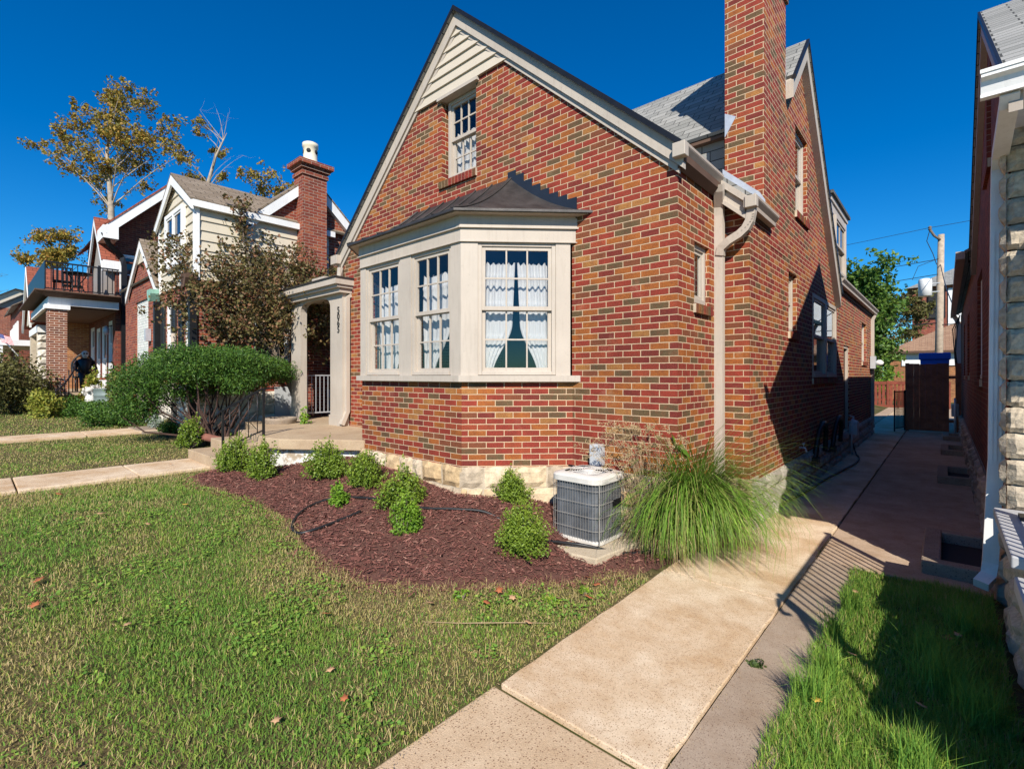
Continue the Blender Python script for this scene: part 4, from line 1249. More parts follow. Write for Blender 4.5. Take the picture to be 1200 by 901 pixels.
# right strip: longer, lusher grass
n = 76000
x = rng.uniform(-0.75, 0.27, n); y = rng.uniform(0.3, 5.28, n)
edge = -0.58 + 0.12 * (vnoise(y, y * 0, 0.35, 41) - 0.5)
ok = (x > edge) & (y < 5.12 + 0.15 * vnoise(x, x * 0, 0.2, 42)); x, y = x[ok], y[ok]; n = len(x)
cl = vnoise(x, y, 0.28, 43)
hg = rng.uniform(0.03, 0.08, n) * (0.6 + 0.8 * cl); wd = rng.uniform(0.0025, 0.005, n)
tint = 0.5 + 0.5 * rng.random(n); tint = np.where(rng.random(n) < 0.12, rng.uniform(0.05, 0.35, n), tint)
V1 = blades(x, y, np.full(n, -0.014), hg, wd, tint, 0.7)
# tufts of long blades
tx, ty = [], []
for (ax_, ay_, r_, c) in ((0.0, 3.55, 0.12, 500), (0.12, 3.3, 0.1, 400), (-0.05, 3.85, 0.1, 300), (-0.52, 2.9, 0.07, 350), (-0.5, 3.2, 0.06, 250), (-0.54, 3.7, 0.05, 200), (-0.5, 4.2, 0.05, 200), (0.1, 4.4, 0.1, 260), (-0.1, 2.7, 0.1, 250)):
    tx.append(rng.normal(ax_, r_ * 0.5, c)); ty.append(rng.normal(ay_, r_ * 0.5, c))
tx = np.concatenate(tx); ty = np.concatenate(ty); n = len(tx)
V2 = blades(tx, ty, np.full(n, -0.014), rng.uniform(0.14, 0.26, n), rng.uniform(0.003, 0.005, n), 0.6 + 0.4 * rng.random(n), 0.6)
strip = arrays('grass', np.concatenate([V1[0], V2[0]]), np.concatenate([V1[1], V2[1] + len(V1[0])]), M['grass'], np.concatenate([V1[2], V2[2]])); tag(strip, kind='stuff')

# crumbs of soil and dry bits along the walk edges and joints
n = 2000; x = np.concatenate([-1.83 + np.abs(rng.normal(0, 0.03, n // 2)), -0.905 + rng.normal(0, 0.022, n // 4), rng.uniform(-1.8, -0.6, n // 4)]); y = rng.uniform(0.6, 6.5, len(x)); y[-(n // 8):] = 1.94 + rng.normal(0, 0.012, n // 8); y[-(n // 10):] = 4.06 + rng.normal(0, 0.01, n // 10)
n = len(x); L = rng.uniform(0.0015, 0.006, n); a_ = rng.uniform(0, 2 * PI, n); cz = np.where(x > -0.905, 0.0, 0.013); c_ = np.stack([x, y, cz], 1)
ux = np.stack([np.cos(a_), np.sin(a_), np.zeros(n)], 1) * L[:, None]; uy = np.stack([-np.sin(a_), np.cos(a_), np.zeros(n)], 1) * L[:, None] * 0.45; uz = np.array([0, 0, 0.003])
V = np.stack([c_ - ux, c_ - uy, c_ + ux, c_ + uy, c_ + uz], 1).reshape(-1, 3); b0 = np.arange(n) * 5
tag(arrays('edge_litter', V, np.concatenate([np.stack([b0 + i, b0 + (i + 1) % 4, b0 + 4], 1) for i in range(4)]), M['plume'], np.tile(rng.random(n) * 0.6, 4)), kind='stuff')
# ------------------------------------------------------------------ the house on the right
SHUT = paint('dark_shutters', (0.02, 0.02, 0.022), 0.5, 0.1)
M['roof_gutter_white'] = M['white']
rh = empty('neighbor_house', (3.5, 9.0, 0), 'dark red brick house with stone front and white gutter at the right edge', 'house')
WEST = frame((0.36, 0), (0, -1))
AY, AZ, FS, RS = 7.6, 5.80, 0.68, 0.745


def RRZ(y): return AZ - (FS * (AY - y) if y < AY else RS * (y - AY))


w = MB()
RW = [(-10.2, -8.9, 1.65, 3.12), (-14.6, -13.4, 1.7, 3.0), (-17.4, -16.3, 1.7, 3.0), (-8.0, -7.2, 4.0, 5.1)]
w.poly_holes([(-20.9, -0.1), (-5.13, -0.1), (-5.13, RRZ(5.13) - 0.06), (-AY, AZ - 0.06), (-10.5, RRZ(10.5) - 0.06), (-20.9, RRZ(10.5) - 0.06)], RW, *WEST, reveal=0.12)
w.face([(0.36, 20.9, -0.1), (0.36, 20.9, 3.5), (7, 20.9, 3.5), (7, 20.9, -0.1)])
w.face([(7, 5.13, -0.1), (7, 20.9, -0.1), (7, 20.9, 3.6), (7, AY, 5.7), (7, 5.13, 3.9)])
part('wall', w, M['brick_dark'], rh)
for i, (a, b, c, d) in enumerate(RW):
    window(rh, WEST, a, b, c, d, 1, 1, vg=-0.07, case=0.07, mat_='white', muntin=False, glass='dark_glass')
    rowlock(rh, WEST, a - 0.03, b + 0.03, c + 0.0, 0.1, m=M['brick_dark'])
w = MB(); w.box(0.36, 7, 5.14, 5.3, -0.1, 4.1)
fs_ = part('stone_front', w, M['mortar_dark'], rh)
RF = frame((0, 5.14), (1, 0))
s_ = MB(); zc = 0.70
while zc < 3.9:
    u = 0.33; first = True
    while u < 3.0:
        L = random.choice((0.12, 0.2, 0.26)) if first else random.uniform(0.3, 0.6); first = False
        s_.cur_t = random.random(); s_.stone(*RF, u + 0.006, u + L - 0.006, zc + 0.006, zc + 0.186, 0.03, 0.015, 0.014, 4); u += L
    zc += 0.192
part('stone_blocks', s_, M['stone_buff'], fs_)
q_ = MB(); QW = frame((0.345, 0), (0, -1)); zc = 0.7; i = 0
while zc < 3.7:
    q_.cur_t = random.random(); q_.stone(*QW, -5.20, -5.10, zc + 0.006, zc + 0.186, 0.03, 0.012, 0.016, 3); zc += 0.192; i += 1
part('stone_quoins', q_, M['stone_buff'], fs_)
fb = MB(); fb.fbox(*WEST, -20.92, -5.1, -0.3, 0.015, -0.3, 0.56)
fo = part('foundation', fb, M['mortar_dark'], rh)
part('rubble_stones', rubble(WEST, -20.9, -5.1, -0.05, 0.56, 0.05, 0.02, courses=3, lmin=0.18, lmax=0.42), M['stone_grey'], fo)
r = MB()
slab_roof(r, [(0.28, AY, AZ), (7.2, AY, AZ), (7.2, 4.42, RRZ(4.42)), (0.28, 4.42, RRZ(4.42))])
slab_roof(r, [(0.28, AY, AZ), (7.2, AY, AZ), (7.2, 10.6, RRZ(10.6)), (0.28, 10.6, RRZ(10.6))])
slab_roof(r, [(0.22, 10.4, RRZ(10.5) + 0.02), (0.22, 21.1, RRZ(10.5) + 0.02), (3.6, 21.1, 5.6), (3.6, 10.4, 5.6)])
slab_roof(r, [(7.3, 10.4, RRZ(10.5)), (7.3, 21.1, RRZ(10.5)), (3.6, 21.1, 5.6), (3.6, 10.4, 5.6)])
rr = part('roof', r, M['shingle'], rh)
for ya, yb in ((AY, 10.62), (4.42, AY)):
    mbx = MB(); mbx.prism([(0.30, ya, RRZ(ya) - 0.05), (0.30, yb, RRZ(yb) - 0.05), (0.30, yb, RRZ(yb) - 0.26), (0.30, ya, RRZ(ya) - 0.26)], (0.065, 0, 0))
    part('rake_board', mbx, M['trim_grey'], rh)
    mbx = MB(); mbx.prism([(0.27, ya, RRZ(ya) + 0.006), (0.27, yb, RRZ(yb) + 0.006), (0.27, yb, RRZ(yb) - 0.055), (0.27, ya, RRZ(ya) - 0.055)], (0.02, 0, 0))
    part('drip_edge', mbx, M['black_metal'], rh)
gm_ = MB(); zt = RRZ(4.42)
prof = [(4.40, zt - 0.135), (4.37, zt - 0.135), (4.345, zt - 0.05), (4.31, zt - 0.035), (4.31, zt + 0.0), (4.44, zt + 0.0), (4.44, zt - 0.135)]
gm_.prism([(0.17, y, z) for y, z in prof], (7.0, 0, 0))
gm_.box(0.165, 7.17, 4.303, 4.318, zt - 0.012, zt + 0.012); gm_.box(0.168, 7.17, 4.362, 4.378, zt - 0.145, zt - 0.125)
part('gutter', gm_, M['white'], rh)
gm_ = MB(); gm_.box(0.37, 7.2, 4.45, 5.13, zt - 0.13, zt - 0.10); part('soffit', gm_, M['white'], rh)
gm_ = MB(); gm_.prism([(0.12, 10.45, 3.66), (0.12, 10.45, 3.54), (0.23, 10.45, 3.54), (0.23, 10.45, 3.66)], (0, 10.6, 0)); part('gutter', gm_, M['trim_grey'], rh)
ds = MB(); ds.rtube([(0.305, 4.41, 3.5), (0.305, 4.46, 3.45), (0.307, 5.16, 3.36), (0.307, 5.25, 3.28), (0.305, 5.27, 3.1), (0.29, 5.27, 1.05), (0.285, 5.27, 0.95), (0.258, 5.26, 0.26), (0.245, 5.22, 0.16), (0.20, 5.12, 0.11)], 0.09, 0.07)
for dz in range(3): ds.rtube([(0.305 - 0.025 + dz * 0.025, 5.232, 2.8), (0.29 - 0.025 + dz * 0.025, 5.232, 1.05)], 0.006, 0.006)
part('downspout', ds, M['white'], rh)
ds = MB(); ds.rtube([(0.17, 20.5, 3.6), (0.25, 20.5, 3.45), (0.30, 20.5, 3.3), (0.30, 20.5, 0.4)], 0.11, 0.11); part('downspout', ds, M['white'], rh)
ds = MB()
for k in range(3):
    ds.tube([(0.32, 19.6 + 0.15 * k, 3.5), (0.26 - 0.05 * k, 19.6 + 0.1 * k, 3.1), (0.22, 19.4 + 0.1 * k, 2.4 - 0.2 * k), (0.3, 19.7, 1.6), (0.31, 19.7, 1.0)], 0.014, 5)
part('service_cables', ds, M['rubber'], rh)
# stone porch with painted grey cap
pw = MB(); pw.box(0.33, 6, 2.45, 4.84, -0.2, 0.69)
pwall = part('porch_wall', pw, M['mortar_dark'], rh)
PWF = frame((0.335, 0), (0, -1))
part('stone_blocks', rubble(PWF, -4.84, -2.45, -0.05, 0.69, 0.04, 0.0, courses=4, lmin=0.25, lmax=0.6), M['stone_buff'], pwall)
PSF = frame((0, 2.455), (1, 0))
part('stone_blocks', rubble(PSF, 0.31, 3.0, -0.05, 0.56, 0.04, 0.0, courses=3, lmin=0.25, lmax=0.6), M['stone_buff'], pwall)
pc = MB(); pc.box(0.255, 6, 3.62, 4.88, 0.695, 0.76); pc.box(0.265, 6, 2.40, 3.615, 0.58, 0.66)
part('porch_floor', pc, M['porch_grey'], rh, bevel=0.008)

aw = MB(); aw.prism([(0.62, 5.12, 3.0), (2.6, 5.12, 3.0), (2.6, 4.2, 2.45), (0.62, 4.2, 2.45)], (0, 0, 0.03)); aw.prism([(0.62, 5.12, 3.0), (0.62, 4.2, 2.45), (0.62, 4.2, 2.3), (0.62, 5.12, 2.6)], (0.02, 0, 0))  # unseen awning, added so its shadow darkens the upper stone front
part('added_shade_awning', aw, M['grey_siding'], rh)
# iron railing on that porch (its shadow falls over the walk)
rl = empty('porch_railing', (0.42, 3.6, 0.76), 'black iron porch railing on the grey stone porch, throwing striped shadows', 'railing')
mbx = MB(); mbx.box(0.40, 0.44, 2.62, 4.62, 1.52, 1.55); mbx.box(0.405, 0.435, 2.62, 4.62, 0.84, 0.86); part('rail', mbx, M['black_metal'], rl)
mbx = MB()
for k in range(20):
    y = 2.68 + k * 0.1; mbx.box(0.413, 0.427, y - 0.007, y + 0.007, 0.76 if y > 3.62 else 0.66, 1.53)
part('balusters', mbx, M['black_metal'], rl)
mbx = MB()
mbx.tube([(0.42, 2.62, 1.535), (0.42, 2.54, 1.56), (0.42, 2.46, 1.53), (0.42, 2.44, 1.46), (0.42, 2.49, 1.43)], 0.02, 6)
mbx.tube([(0.42, 2.62, 1.40), (0.42, 2.40, 1.10), (0.42, 2.34, 0.66)], 0.018, 6)
mbx.tube([(0.42, 2.62, 1.2), (0.42, 2.52, 1.0), (0.42, 2.55, 0.86)], 0.012, 6)
part('scroll', mbx, M['black_metal'], rl)
mbx = MB(); mbx.box(0.395, 0.445, 4.57, 4.62, 0.76, 1.58); mbx.box(0.36, 0.48, 4.53, 4.66, 0.76, 0.785); mbx.box(0.395, 0.445, 2.60, 2.65, 0.66, 1.58); part('post', mbx, M['black_metal'], rl)

# concrete window wells along the right wall
for k, (y0, y1, x0) in enumerate(((5.50, 6.75, -0.16), (10.3, 11.6, -0.10), (14.0, 15.2, -0.08), (17.2, 18.2, -0.06))):
    wl = empty('window_well', (0.1, (y0 + y1) / 2, 0), ['rough concrete window well with a dark pit, nearest the grass strip', 'rough concrete window well second from the grass strip, along the right wall',
                                                       'rough concrete window well third from the grass strip, along the right wall', 'small concrete window well nearest the tall wooden fence'][k], 'window well', 'window wells along the right wall')
    mbx = MB(); mbx.box(x0, 0.30, y0, y0 + 0.14, -0.1, 0.10); mbx.box(x0, x0 + 0.13, y0 + 0.14, y1, -0.1, 0.10); mbx.box(x0 + 0.13, 0.30, y1 - 0.12, y1, -0.1, 0.10)
    part('curb', mbx, M['curb_rough'], wl, bevel=0.012)
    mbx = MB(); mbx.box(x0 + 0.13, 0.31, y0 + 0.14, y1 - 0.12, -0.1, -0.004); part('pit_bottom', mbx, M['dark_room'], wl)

# ------------------------------------------------------------------ far end of the gangway
gf = empty('wooden_fence', (-0.3, 19.3, 0), 'tall dark brown board fence closing the gangway beside the right house', 'fence')
x = -0.86; mbx = MB()
while x < 0.33:
    if abs(x - 0.08) > 0.06:
        mbx.cur_t = random.random(); mbx.box(x, x + 0.133, 19.3, 19.325, 0.03, 2.05 + random.uniform(-0.015, 0.015))
    x += 0.1345
part('boards', mbx, M['wood_brown'], gf)
mbx = MB(); mbx.box(-0.9, 0.34, 19.327, 19.37, 0.3, 0.39); part('rail', mbx, M['wood_brown'], gf)
mbx = MB(); mbx.box(-0.9, 0.34, 19.327, 19.37, 1.6, 1.69); part('rail', mbx, M['wood_brown'], gf)
mbx = MB(); mbx.box(-0.93, -0.84, 19.29, 19.38, 0, 2.08); part('post', mbx, M['wood_brown'], gf)
ig = empty('iron_gate', (-0.98, 18.4, 0), 'narrow black iron gate standing open against the tall board fence', 'gate')
mbx = MB(); IGF = frame((-0.92, 19.25), (-0.27, -0.963))
mbx.fbox(*IGF, 0, 0.03, 0, 0.03, 0.02, 1.25); mbx.fbox(*IGF, 0.75, 0.78, 0, 0.03, 0.02, 1.25); mbx.fbox(*IGF, 0.03, 0.75, 0, 0.03, 1.2, 1.23); mbx.fbox(*IGF, 0.03, 0.75, 0, 0.03, 0.1, 0.13)
part('gate_frame', mbx, M['black_metal'], ig)
mbx = MB()
for k in range(7): mbx.fbox(*IGF, 0.1 + k * 0.09, 0.115 + k * 0.09, 0.008, 0.022, 0.13, 1.2)
part('bars', mbx, M['black_metal'], ig)
bt = empty('blue_bin', (-0.28, 22.6, 0), 'bright blue lidded bin showing above the tall board fence', 'bin')
mbx = MB(); mbx.prism([(-0.62, 22.2, 0.1), (0.04, 22.2, 0.1), (0.1, 22.2, 2.25), (-0.66, 22.2, 2.25)], (0, 0.8, 0)); part('body', mbx, M['blue'], bt, bevel=0.02)
mbx = MB(); mbx.box(-0.70, 0.14, 22.16, 23.05, 2.25, 2.48); part('lid', mbx, M['blue'], bt, bevel=0.03)
mbx = MB()
for xx in (-0.55, -0.03): mbx.tube([(xx - 0.04, 22.9, 0.1), (xx + 0.04, 22.9, 0.1)], 0.1, 10)
part('wheels', mbx, M['rubber'], bt)
pf = empty('picket_fence', (-2.5, 33, 0), 'low red picket fence across the back yard behind the gangway', 'fence')
mbx = MB(); x = -9.0
while x < 0.2:
    mbx.cur_t = random.random(); mbx.box(x, x + 0.12, 33.0, 33.025, 0.12, 1.36); x += 0.165
part('pickets', mbx, M['wood_red'], pf)
mbx = MB(); mbx.box(-9, 0.2, 33.027, 33.07, 0.35, 0.44); mbx.box(-9, 0.2, 32.975, 33.0, 1.22, 1.38); mbx.box(-9, 0.2, 32.95, 32.999, 0.0, 0.12)
for xx in (-6.9, -4.6, -2.35): mbx.box(xx, xx + 0.1, 32.96, 33.06, 0, 1.42)
part('rails', mbx, M['wood_red'], pf)
gar = empty('garage', (0.5, 45, 0), 'low brick garage with brown hip roof and white door band behind the picket fence', 'garage')
mbx = MB(); mbx.box(-2.85, 5, 42, 49, -0.1, 3.35); part('wall', mbx, M['brick_tan'], gar)
mbx = MB(); mbx.box(-2.2, 2.4, 41.93, 41.995, 2.35, 3.2); mbx.box(-1.9, -1.55, 41.94, 41.99, 0.0, 2.1); part('door', mbx, M['white'], gar)
mbx = MB(); e = [(-3.15, 41.6, 3.3), (5.3, 41.6, 3.3), (5.3, 49.4, 3.3), (-3.15, 49.4, 3.3)]; rg = [(0.6, 45.5, 5.4), (1.6, 45.5, 5.4)]
for f_ in ((e[0], e[1], rg[1], rg[0]), (e[1], e[2], rg[1]), (e[2], e[3], rg[0], rg[1]), (e[3], e[0], rg[0])): mbx.face(f_)
mbx.face(e[::-1]); part('roof', mbx, M['shingle_tan'], gar)
mbx = MB(); mbx.box(-3.2, 5.35, 41.5, 41.6, 3.18, 3.32); mbx.box(-3.25, -3.15, 41.5, 49.4, 3.18, 3.32); part('gutter', mbx, M['shade_wood'], gar)
fl2 = empty('flats_building', (2, 70, 0), 'two storey brick flats with white side wall and grey roof beyond the utility pole', 'building')
mbx = MB(); mbx.box(-2.6, 9, 66, 76, 0, 10.8); part('wall', mbx, M['brick_red'], fl2)
mbx = MB(); mbx.box(0.2, 9, 65.9, 65.99, 6.2, 10.5); part('siding', mbx, M['white'], fl2)
mbx = MB(); mbx.box(-1.3, 0.0, 65.8, 65.99, 7.6, 10.2); part('balcony_opening', mbx, M['dark_room'], fl2)
mbx = MB(); e = [(-3.1, 65.4, 10.8), (9.5, 65.4, 10.8), (9.5, 76.6, 10.8), (-3.1, 76.6, 10.8)]; rg = [(2.4, 71, 14.0), (4.2, 71, 14.0)]
for f_ in ((e[0], e[1], rg[1], rg[0]), (e[1], e[2], rg[1]), (e[2], e[3], rg[0], rg[1]), (e[3], e[0], rg[0])): mbx.face(f_)
mbx.face(e[::-1]); part('roof', mbx, M['shingle'], fl2)
up = empty('utility_pole', (-0.26, 34.5, 0), 'tall weathered wooden utility pole with white transformer beyond the alley fence', 'utility pole')
mbx = MB(); mbx.tube([(-0.30, 34.5, 0), (-0.24, 34.5, 4.5), (-0.17, 34.5, 9.2)], [0.19, 0.165, 0.135], 12); part('pole', mbx, M['pole'], up)
mbx = MB(); mbx.lathe((-0.82, 34.3, 5.95), [(0.2, 0), (0.29, 0.03), (0.29, 0.85), (0.25, 0.93), (0.1, 0.97)], 18); tf = part('transformer', mbx, M['white'], up)
mbx = MB(); mbx.box(-0.6, -0.2, 34.35, 34.45, 6.15, 6.2); mbx.box(-0.6, -0.2, 34.35, 34.45, 6.6, 6.65); part('bracket', mbx, M['grey_box'], up)
mbx = MB(); mbx.tube([(-0.2, 34.4, 8.9), (-0.45, 34.3, 9.15), (-0.62, 34.25, 9.5)], 0.06, 8); mbx.lathe((-0.62, 34.25, 9.45), [(0.05, 0), (0.09, 0.06), (0.05, 0.12), (0.09, 0.18), (0.03, 0.24)], 10); part('insulator', mbx, M['bark'], up)
mbx = MB(); mbx.tube([(-0.62, 34.25, 9.5), (-0.75, 34.2, 8.9), (-0.5, 34.3, 8.2), (-0.35, 34.3, 7.6)], 0.018, 5); mbx.tube([(-0.3, 34.3, 7.9), (-1.1, 34.2, 7.6), (-1.35, 34.2, 6.9), (-0.95, 34.25, 6.9)], 0.014, 5); part('leads', mbx, M['rubber'], up)


def cable(p, q, sag, rad, label, n=14):
    p = Vector(p); q = Vector(q); mbx = MB()
    mbx.tube([tuple(p.lerp(q, i / n) + Vector((0, 0, -sag * 4 * (i / n) * (1 - i / n)))) for i in range(n + 1)], rad, 5, caps=False)
    return tag(mbx.build('overhead_cable', M['rubber']), label, 'cable', 'overhead cables')


cable((-0.62, 34.25, 9.6), (-40, 36, 9.0), 0.5, 0.012, 'topmost thin cable running left from the tip of the utility pole')
cable((-0.62, 34.25, 9.6), (12, 33, 10.4), 0.2, 0.012, 'topmost thin cable running right from the tip of the utility pole')
cable((-0.2, 34.4, 7.9), (-40, 36, 6.6), 0.4, 0.018, 'second cable below the pole tip, running left over the back yard')
cable((-0.2, 34.4, 7.1), (-40, 36, 5.6), 0.4, 0.018, 'third cable below the pole tip, running left past the transformer top')
cable((-0.2, 34.4, 4.5), (-40, 35, 4.2), 0.3, 0.03, 'thick low cable running left through the tree at mid pole')
cable((-0.2, 34.4, 7.6), (0.3, 20.6, 3.6), 0.3, 0.018, 'service cable slanting from the pole to the rear corner of the right house')
cable((-0.2, 34.4, 4.4), (12, 34, 4.6), 0.1, 0.025, 'low cable running right from the pole in front of the white side wall')

# ------------------------------------------------------------------ neighbour on the left (cream sided dormer)
n1 = empty('neighbor_house', (-14.5, 6, 0.5), 'red brick house with cream sided upper bay, dark shutters and white chimney pot', 'house')
NF = frame((0, 3.04), (1, 0)); NE = frame((-11.2, 0), (0, 1))
NW = [(-13.50, -12.95, 1.95, 3.34), (-12.05, -11.50, 1.95, 3.34)]
w = MB(); w.poly_holes([(-17.9, 0.2), (-11.2, 0.2), (-11.2, 4.2), (-17.9, 4.2)], NW, *NF, reveal=0.1)
CY_, CZ_, CS_ = 5.36, 6.42, 0.93
NEW = [(4.1, 4.9, 2.0, 3.3), (7.3, 8.3, 2.2, 3.4)]
w.poly_holes([(3.04, 0.2), (15, 0.2), (15, 4.0), (8.0, 3.95), (CY_, CZ_ - 0.05), (3.04, 4.22)], NEW, *NE, reveal=0.1)
w.face([(-17.9, 15, 0.2), (-17.9, 3.04, 0.2), (-17.9, 3.04, 4.2), (-17.9, CY_, 6.3), (-17.9, 8, 4), (-17.9, 15, 4.0)])
w.face([(-11.2, 15, 0.2), (-17.9, 15, 0.2), (-17.9, 15, 4), (-11.2, 15, 4)])
part('wall', w, M['brick_red'], n1)
for a, b, c, d in NW:
    window(n1, NF, a, b, c, d, 1, 1, vg=-0.05, case=0.06, mat_='white', muntin=False, glass='dark_glass')
    rowlock(n1, NF, a - 0.02, b + 0.02, c, 0.1, m=M['brick_red'])
    for u0, u1 in ((a - 0.33, a - 0.03), (b + 0.03, b + 0.33)):
        mbx = MB(); mbx.fbox(*NF, u0, u0 + 0.04, 0.003, 0.04, c, d); mbx.fbox(*NF, u1 - 0.04, u1, 0.003, 0.04, c, d)
        k = 0
        for zz in np.arange(c, d - 0.05, 0.05): mbx.fbox(*NF, u0 + 0.04, u1 - 0.04, 0.004, 0.028, zz + 0.004, zz + 0.044)
        part('shutter', mbx, SHUT, n1)
for a, b, c, d in NEW:
    window(n1, NE, a, b, c, d, 1, 1, vg=-0.05, case=0.06, mat_='white', muntin=False, glass='dark_glass')
r = MB()
slab_roof(r, [(-11.08, CY_, CZ_), (-18, CY_, CZ_), (-18, 2.9, CZ_ - CS_ * (CY_ - 2.9)), (-13.9, 2.9, CZ_ - CS_ * (CY_ - 2.9)), (-13.9, 3.8, CZ_ - CS_ * (CY_ - 3.8)), (-11.08, 3.8, CZ_ - CS_ * (CY_ - 3.8))])
slab_roof(r, [(-11.08, CY_, CZ_), (-18, CY_, CZ_), (-18, 8.1, CZ_ - CS_ * (8.1 - CY_)), (-11.08, 8.1, CZ_ - CS_ * (8.1 - CY_))])
slab_roof(r, [(-11.0, 7.9, 3.95), (-11.0, 15.2, 3.95), (-14.5, 15.2, 5.6), (-14.5, 7.9, 5.6)]); slab_roof(r, [(-18.1, 7.9, 3.95), (-18.1, 15.2, 3.95), (-14.5, 15.2, 5.6), (-14.5, 7.9, 5.6)])
DX, DZ = -12.53, 6.10
slab_roof(r, [(DX, 2.90, DZ), (DX, 6.2, DZ), (-11.05, 6.2, 5.20), (-11.05, 2.90, 5.20)]); slab_roof(r, [(DX, 2.90, DZ), (DX, 6.2, DZ), (-13.98, 6.2, 5.20), (-13.98, 2.90, 5.20)])
rf = part('roof', r, M['shingle_brown'], n1)
for ya, yb in ((CY_, 8.0), (3.9, CY_)):
    mbx = MB(); zf = lambda y: CZ_ - CS_ * abs(y - CY_)
    mbx.prism([(-11.08, ya, zf(ya) - 0.05), (-11.08, yb, zf(yb) - 0.05), (-11.08, yb, zf(yb) - 0.30), (-11.08, ya, zf(ya) - 0.30)], (-0.12, 0, 0)); part('rake_board', mbx, M['white'], n1)
# chimney with clay pot
c_ = MB(); c_.box(-11.30, -10.86, 5.03, 5.60, 0.3, 6.42); c_.box(-11.33, -10.83, 5.0, 5.63, 6.28, 6.36); c_.box(-11.36, -10.80, 4.97, 5.66, 6.42, 6.50); c_.box(-11.42, -10.74, 4.91, 5.72, 6.50, 6.60)
cn = part('chimney', c_, M['brick_red'], rf)
c_ = MB(); c_.lathe((-11.08, 5.31, 6.58), [(0.17, 0), (0.17, 0.12), (0.155, 0.14), (0.155, 0.42), (0.175, 0.44), (0.175, 0.52), (0.14, 0.54)], 20)
pt = part('chimney_pot', c_, M['pot_cream'], rf)
c_ = MB()
for th in (-1.9, -0.7, 0.5, 1.7):
    dx, dy = math.cos(th), math.sin(th); c_.tube([(-11.08 + 0.15 * dx, 5.31 + 0.15 * dy, 6.90), (-11.08 + 0.162 * dx, 5.31 + 0.162 * dy, 6.90)], 0.05, 10)
part('vent_holes', c_, M['dark_room'], rf)
# sided bay above
DFN = frame((0, 3.028), (1, 0)); DEN = frame((-11.16, 0), (0, 1))
mbx = MB()
for (F_, top) in ((DFN, 0), (DEN, 1)):
    o_, t_, n_ = F_
    zz = 3.62
    while zz < 6.0:
        z1 = zz + 0.20
        if top == 0:
            lim = lambda z: (0 if z < 5.2 else (z - 5.2) * 1.42 / 0.9)
            if lim(zz) > 1.3: break
            u0, u1, a0, a1 = -13.86 + lim(zz), -11.16 - lim(zz), -13.86 + lim(z1), -11.16 - lim(z1)
            if a1 < a0: a0 = a1 = (u0 + u1) / 2
        else:
            if zz > 5.1: break
            u0 = a0 = 3.03; u1 = a1 = 5.8
        P = lambda u, v, z: (o_[0] + u * t_[0] + v * n_[0], o_[1] + u * t_[1] + v * n_[1], z)
        mbx.mesh([P(u0, 0.03, zz), P(u1, 0.03, zz), P(a1, 0.004, z1), P(a0, 0.004, z1), P(u0, 0, zz), P(u1, 0, zz)], [(0, 1, 2, 3), (4, 5, 1, 0)])
        zz = z1
mbx.box(-13.86, -11.2, 3.03, 3.05, 3.6, 5.2); mbx.box(-13.8, -11.17, 3.04, 5.8, 3.62, 5.15)
part('siding', mbx, M['siding_b'], n1)
window(n1, frame((0, 2.995), (1, 0)), -13.2, -11.85, 4.05, 5.28, 1, 1, vg=0.03, case=0.09, mat_='white', muntin=False, glass='dark_glass', label='pair of white sash windows in the yellow siding')
mbx = MB(); mbx.fbox(*frame((0, 2.995), (1, 0)), -12.56, -12.49, 0.0, 0.065, 4.12, 5.2); mbx.box(-13.90, -13.80, 2.97, 3.04, 3.6, 5.25); mbx.box(-11.22, -11.11, 2.97, 3.06, 3.6, 5.15); part('corner_boards', mbx, M['white'], n1)
for s, xe in ((1, -11.05), (-1, -13.98)):
    mbx = MB(); mbx.prism([(DX, 2.9, DZ - 0.04), (xe, 2.9, 5.16), (xe, 2.9, 4.98), (DX, 2.9, DZ - 0.26)], (0, 0.04, 0)); part('rake_board', mbx, M['white'], n1)
mbx = MB(); mbx.box(-11.10, -11.02, 2.92, 5.9, 5.04, 5.17); part('eave_board', mbx, M['white'], n1)
# entry gable with white painted niche
mbx = MB(); mbx.poly_holes([(-17.1, 0.3), (-13.95, 0.3), (-13.95, 3.86), (-15.45, 5.12), (-17.1, 3.85)], [(-16.3, -14.9, 0.6, 3.65)], (0, 2.98), (1, 0), (0, -1), reveal=0.05)
mbx.face([(-13.95, 2.98, 0.3), (-13.95, 3.04, 0.3), (-13.95, 3.04, 3.9), (-13.95, 2.98, 3.9)]); part('entry_gable', mbx, M['brick_red'], n1)
mbx = MB(); mbx.box(-16.3, -14.9, 3.02, 3.06, 0.6, 3.65); part('painted_niche', mbx, M['brick_white'], n1)
mbx = MB(); mbx.prism([(-15.95, 2.95, 4.62), (-14.95, 2.95, 4.62), (-15.45, 2.95, 5.1)], (0, 0.028, 0)); part('gable_siding', mbx, M['siding_b'], n1)
mbx = MB(); slab_roof(mbx, [(-15.45, 2.9, 5.22), (-15.45, 4.6, 5.22), (-13.8, 4.6, 3.80), (-13.8, 2.9, 3.80)]); slab_roof(mbx, [(-15.45, 2.9, 5.22), (-15.45, 4.6, 5.22), (-17.2, 4.6, 3.90), (-17.2, 2.9, 3.90)]); part('entry_roof', mbx, M['shingle_brown'], n1)
for xe, ze in ((-13.85, 3.80), (-17.15, 3.90)):
    mbx = MB(); mbx.prism([(-15.45, 2.9, 5.17), (xe, 2.9, ze), (xe, 2.9, ze - 0.2), (-15.45, 2.9, 4.97)], (0, 0.05, 0)); part('rake_board', mbx, M['white'], n1)
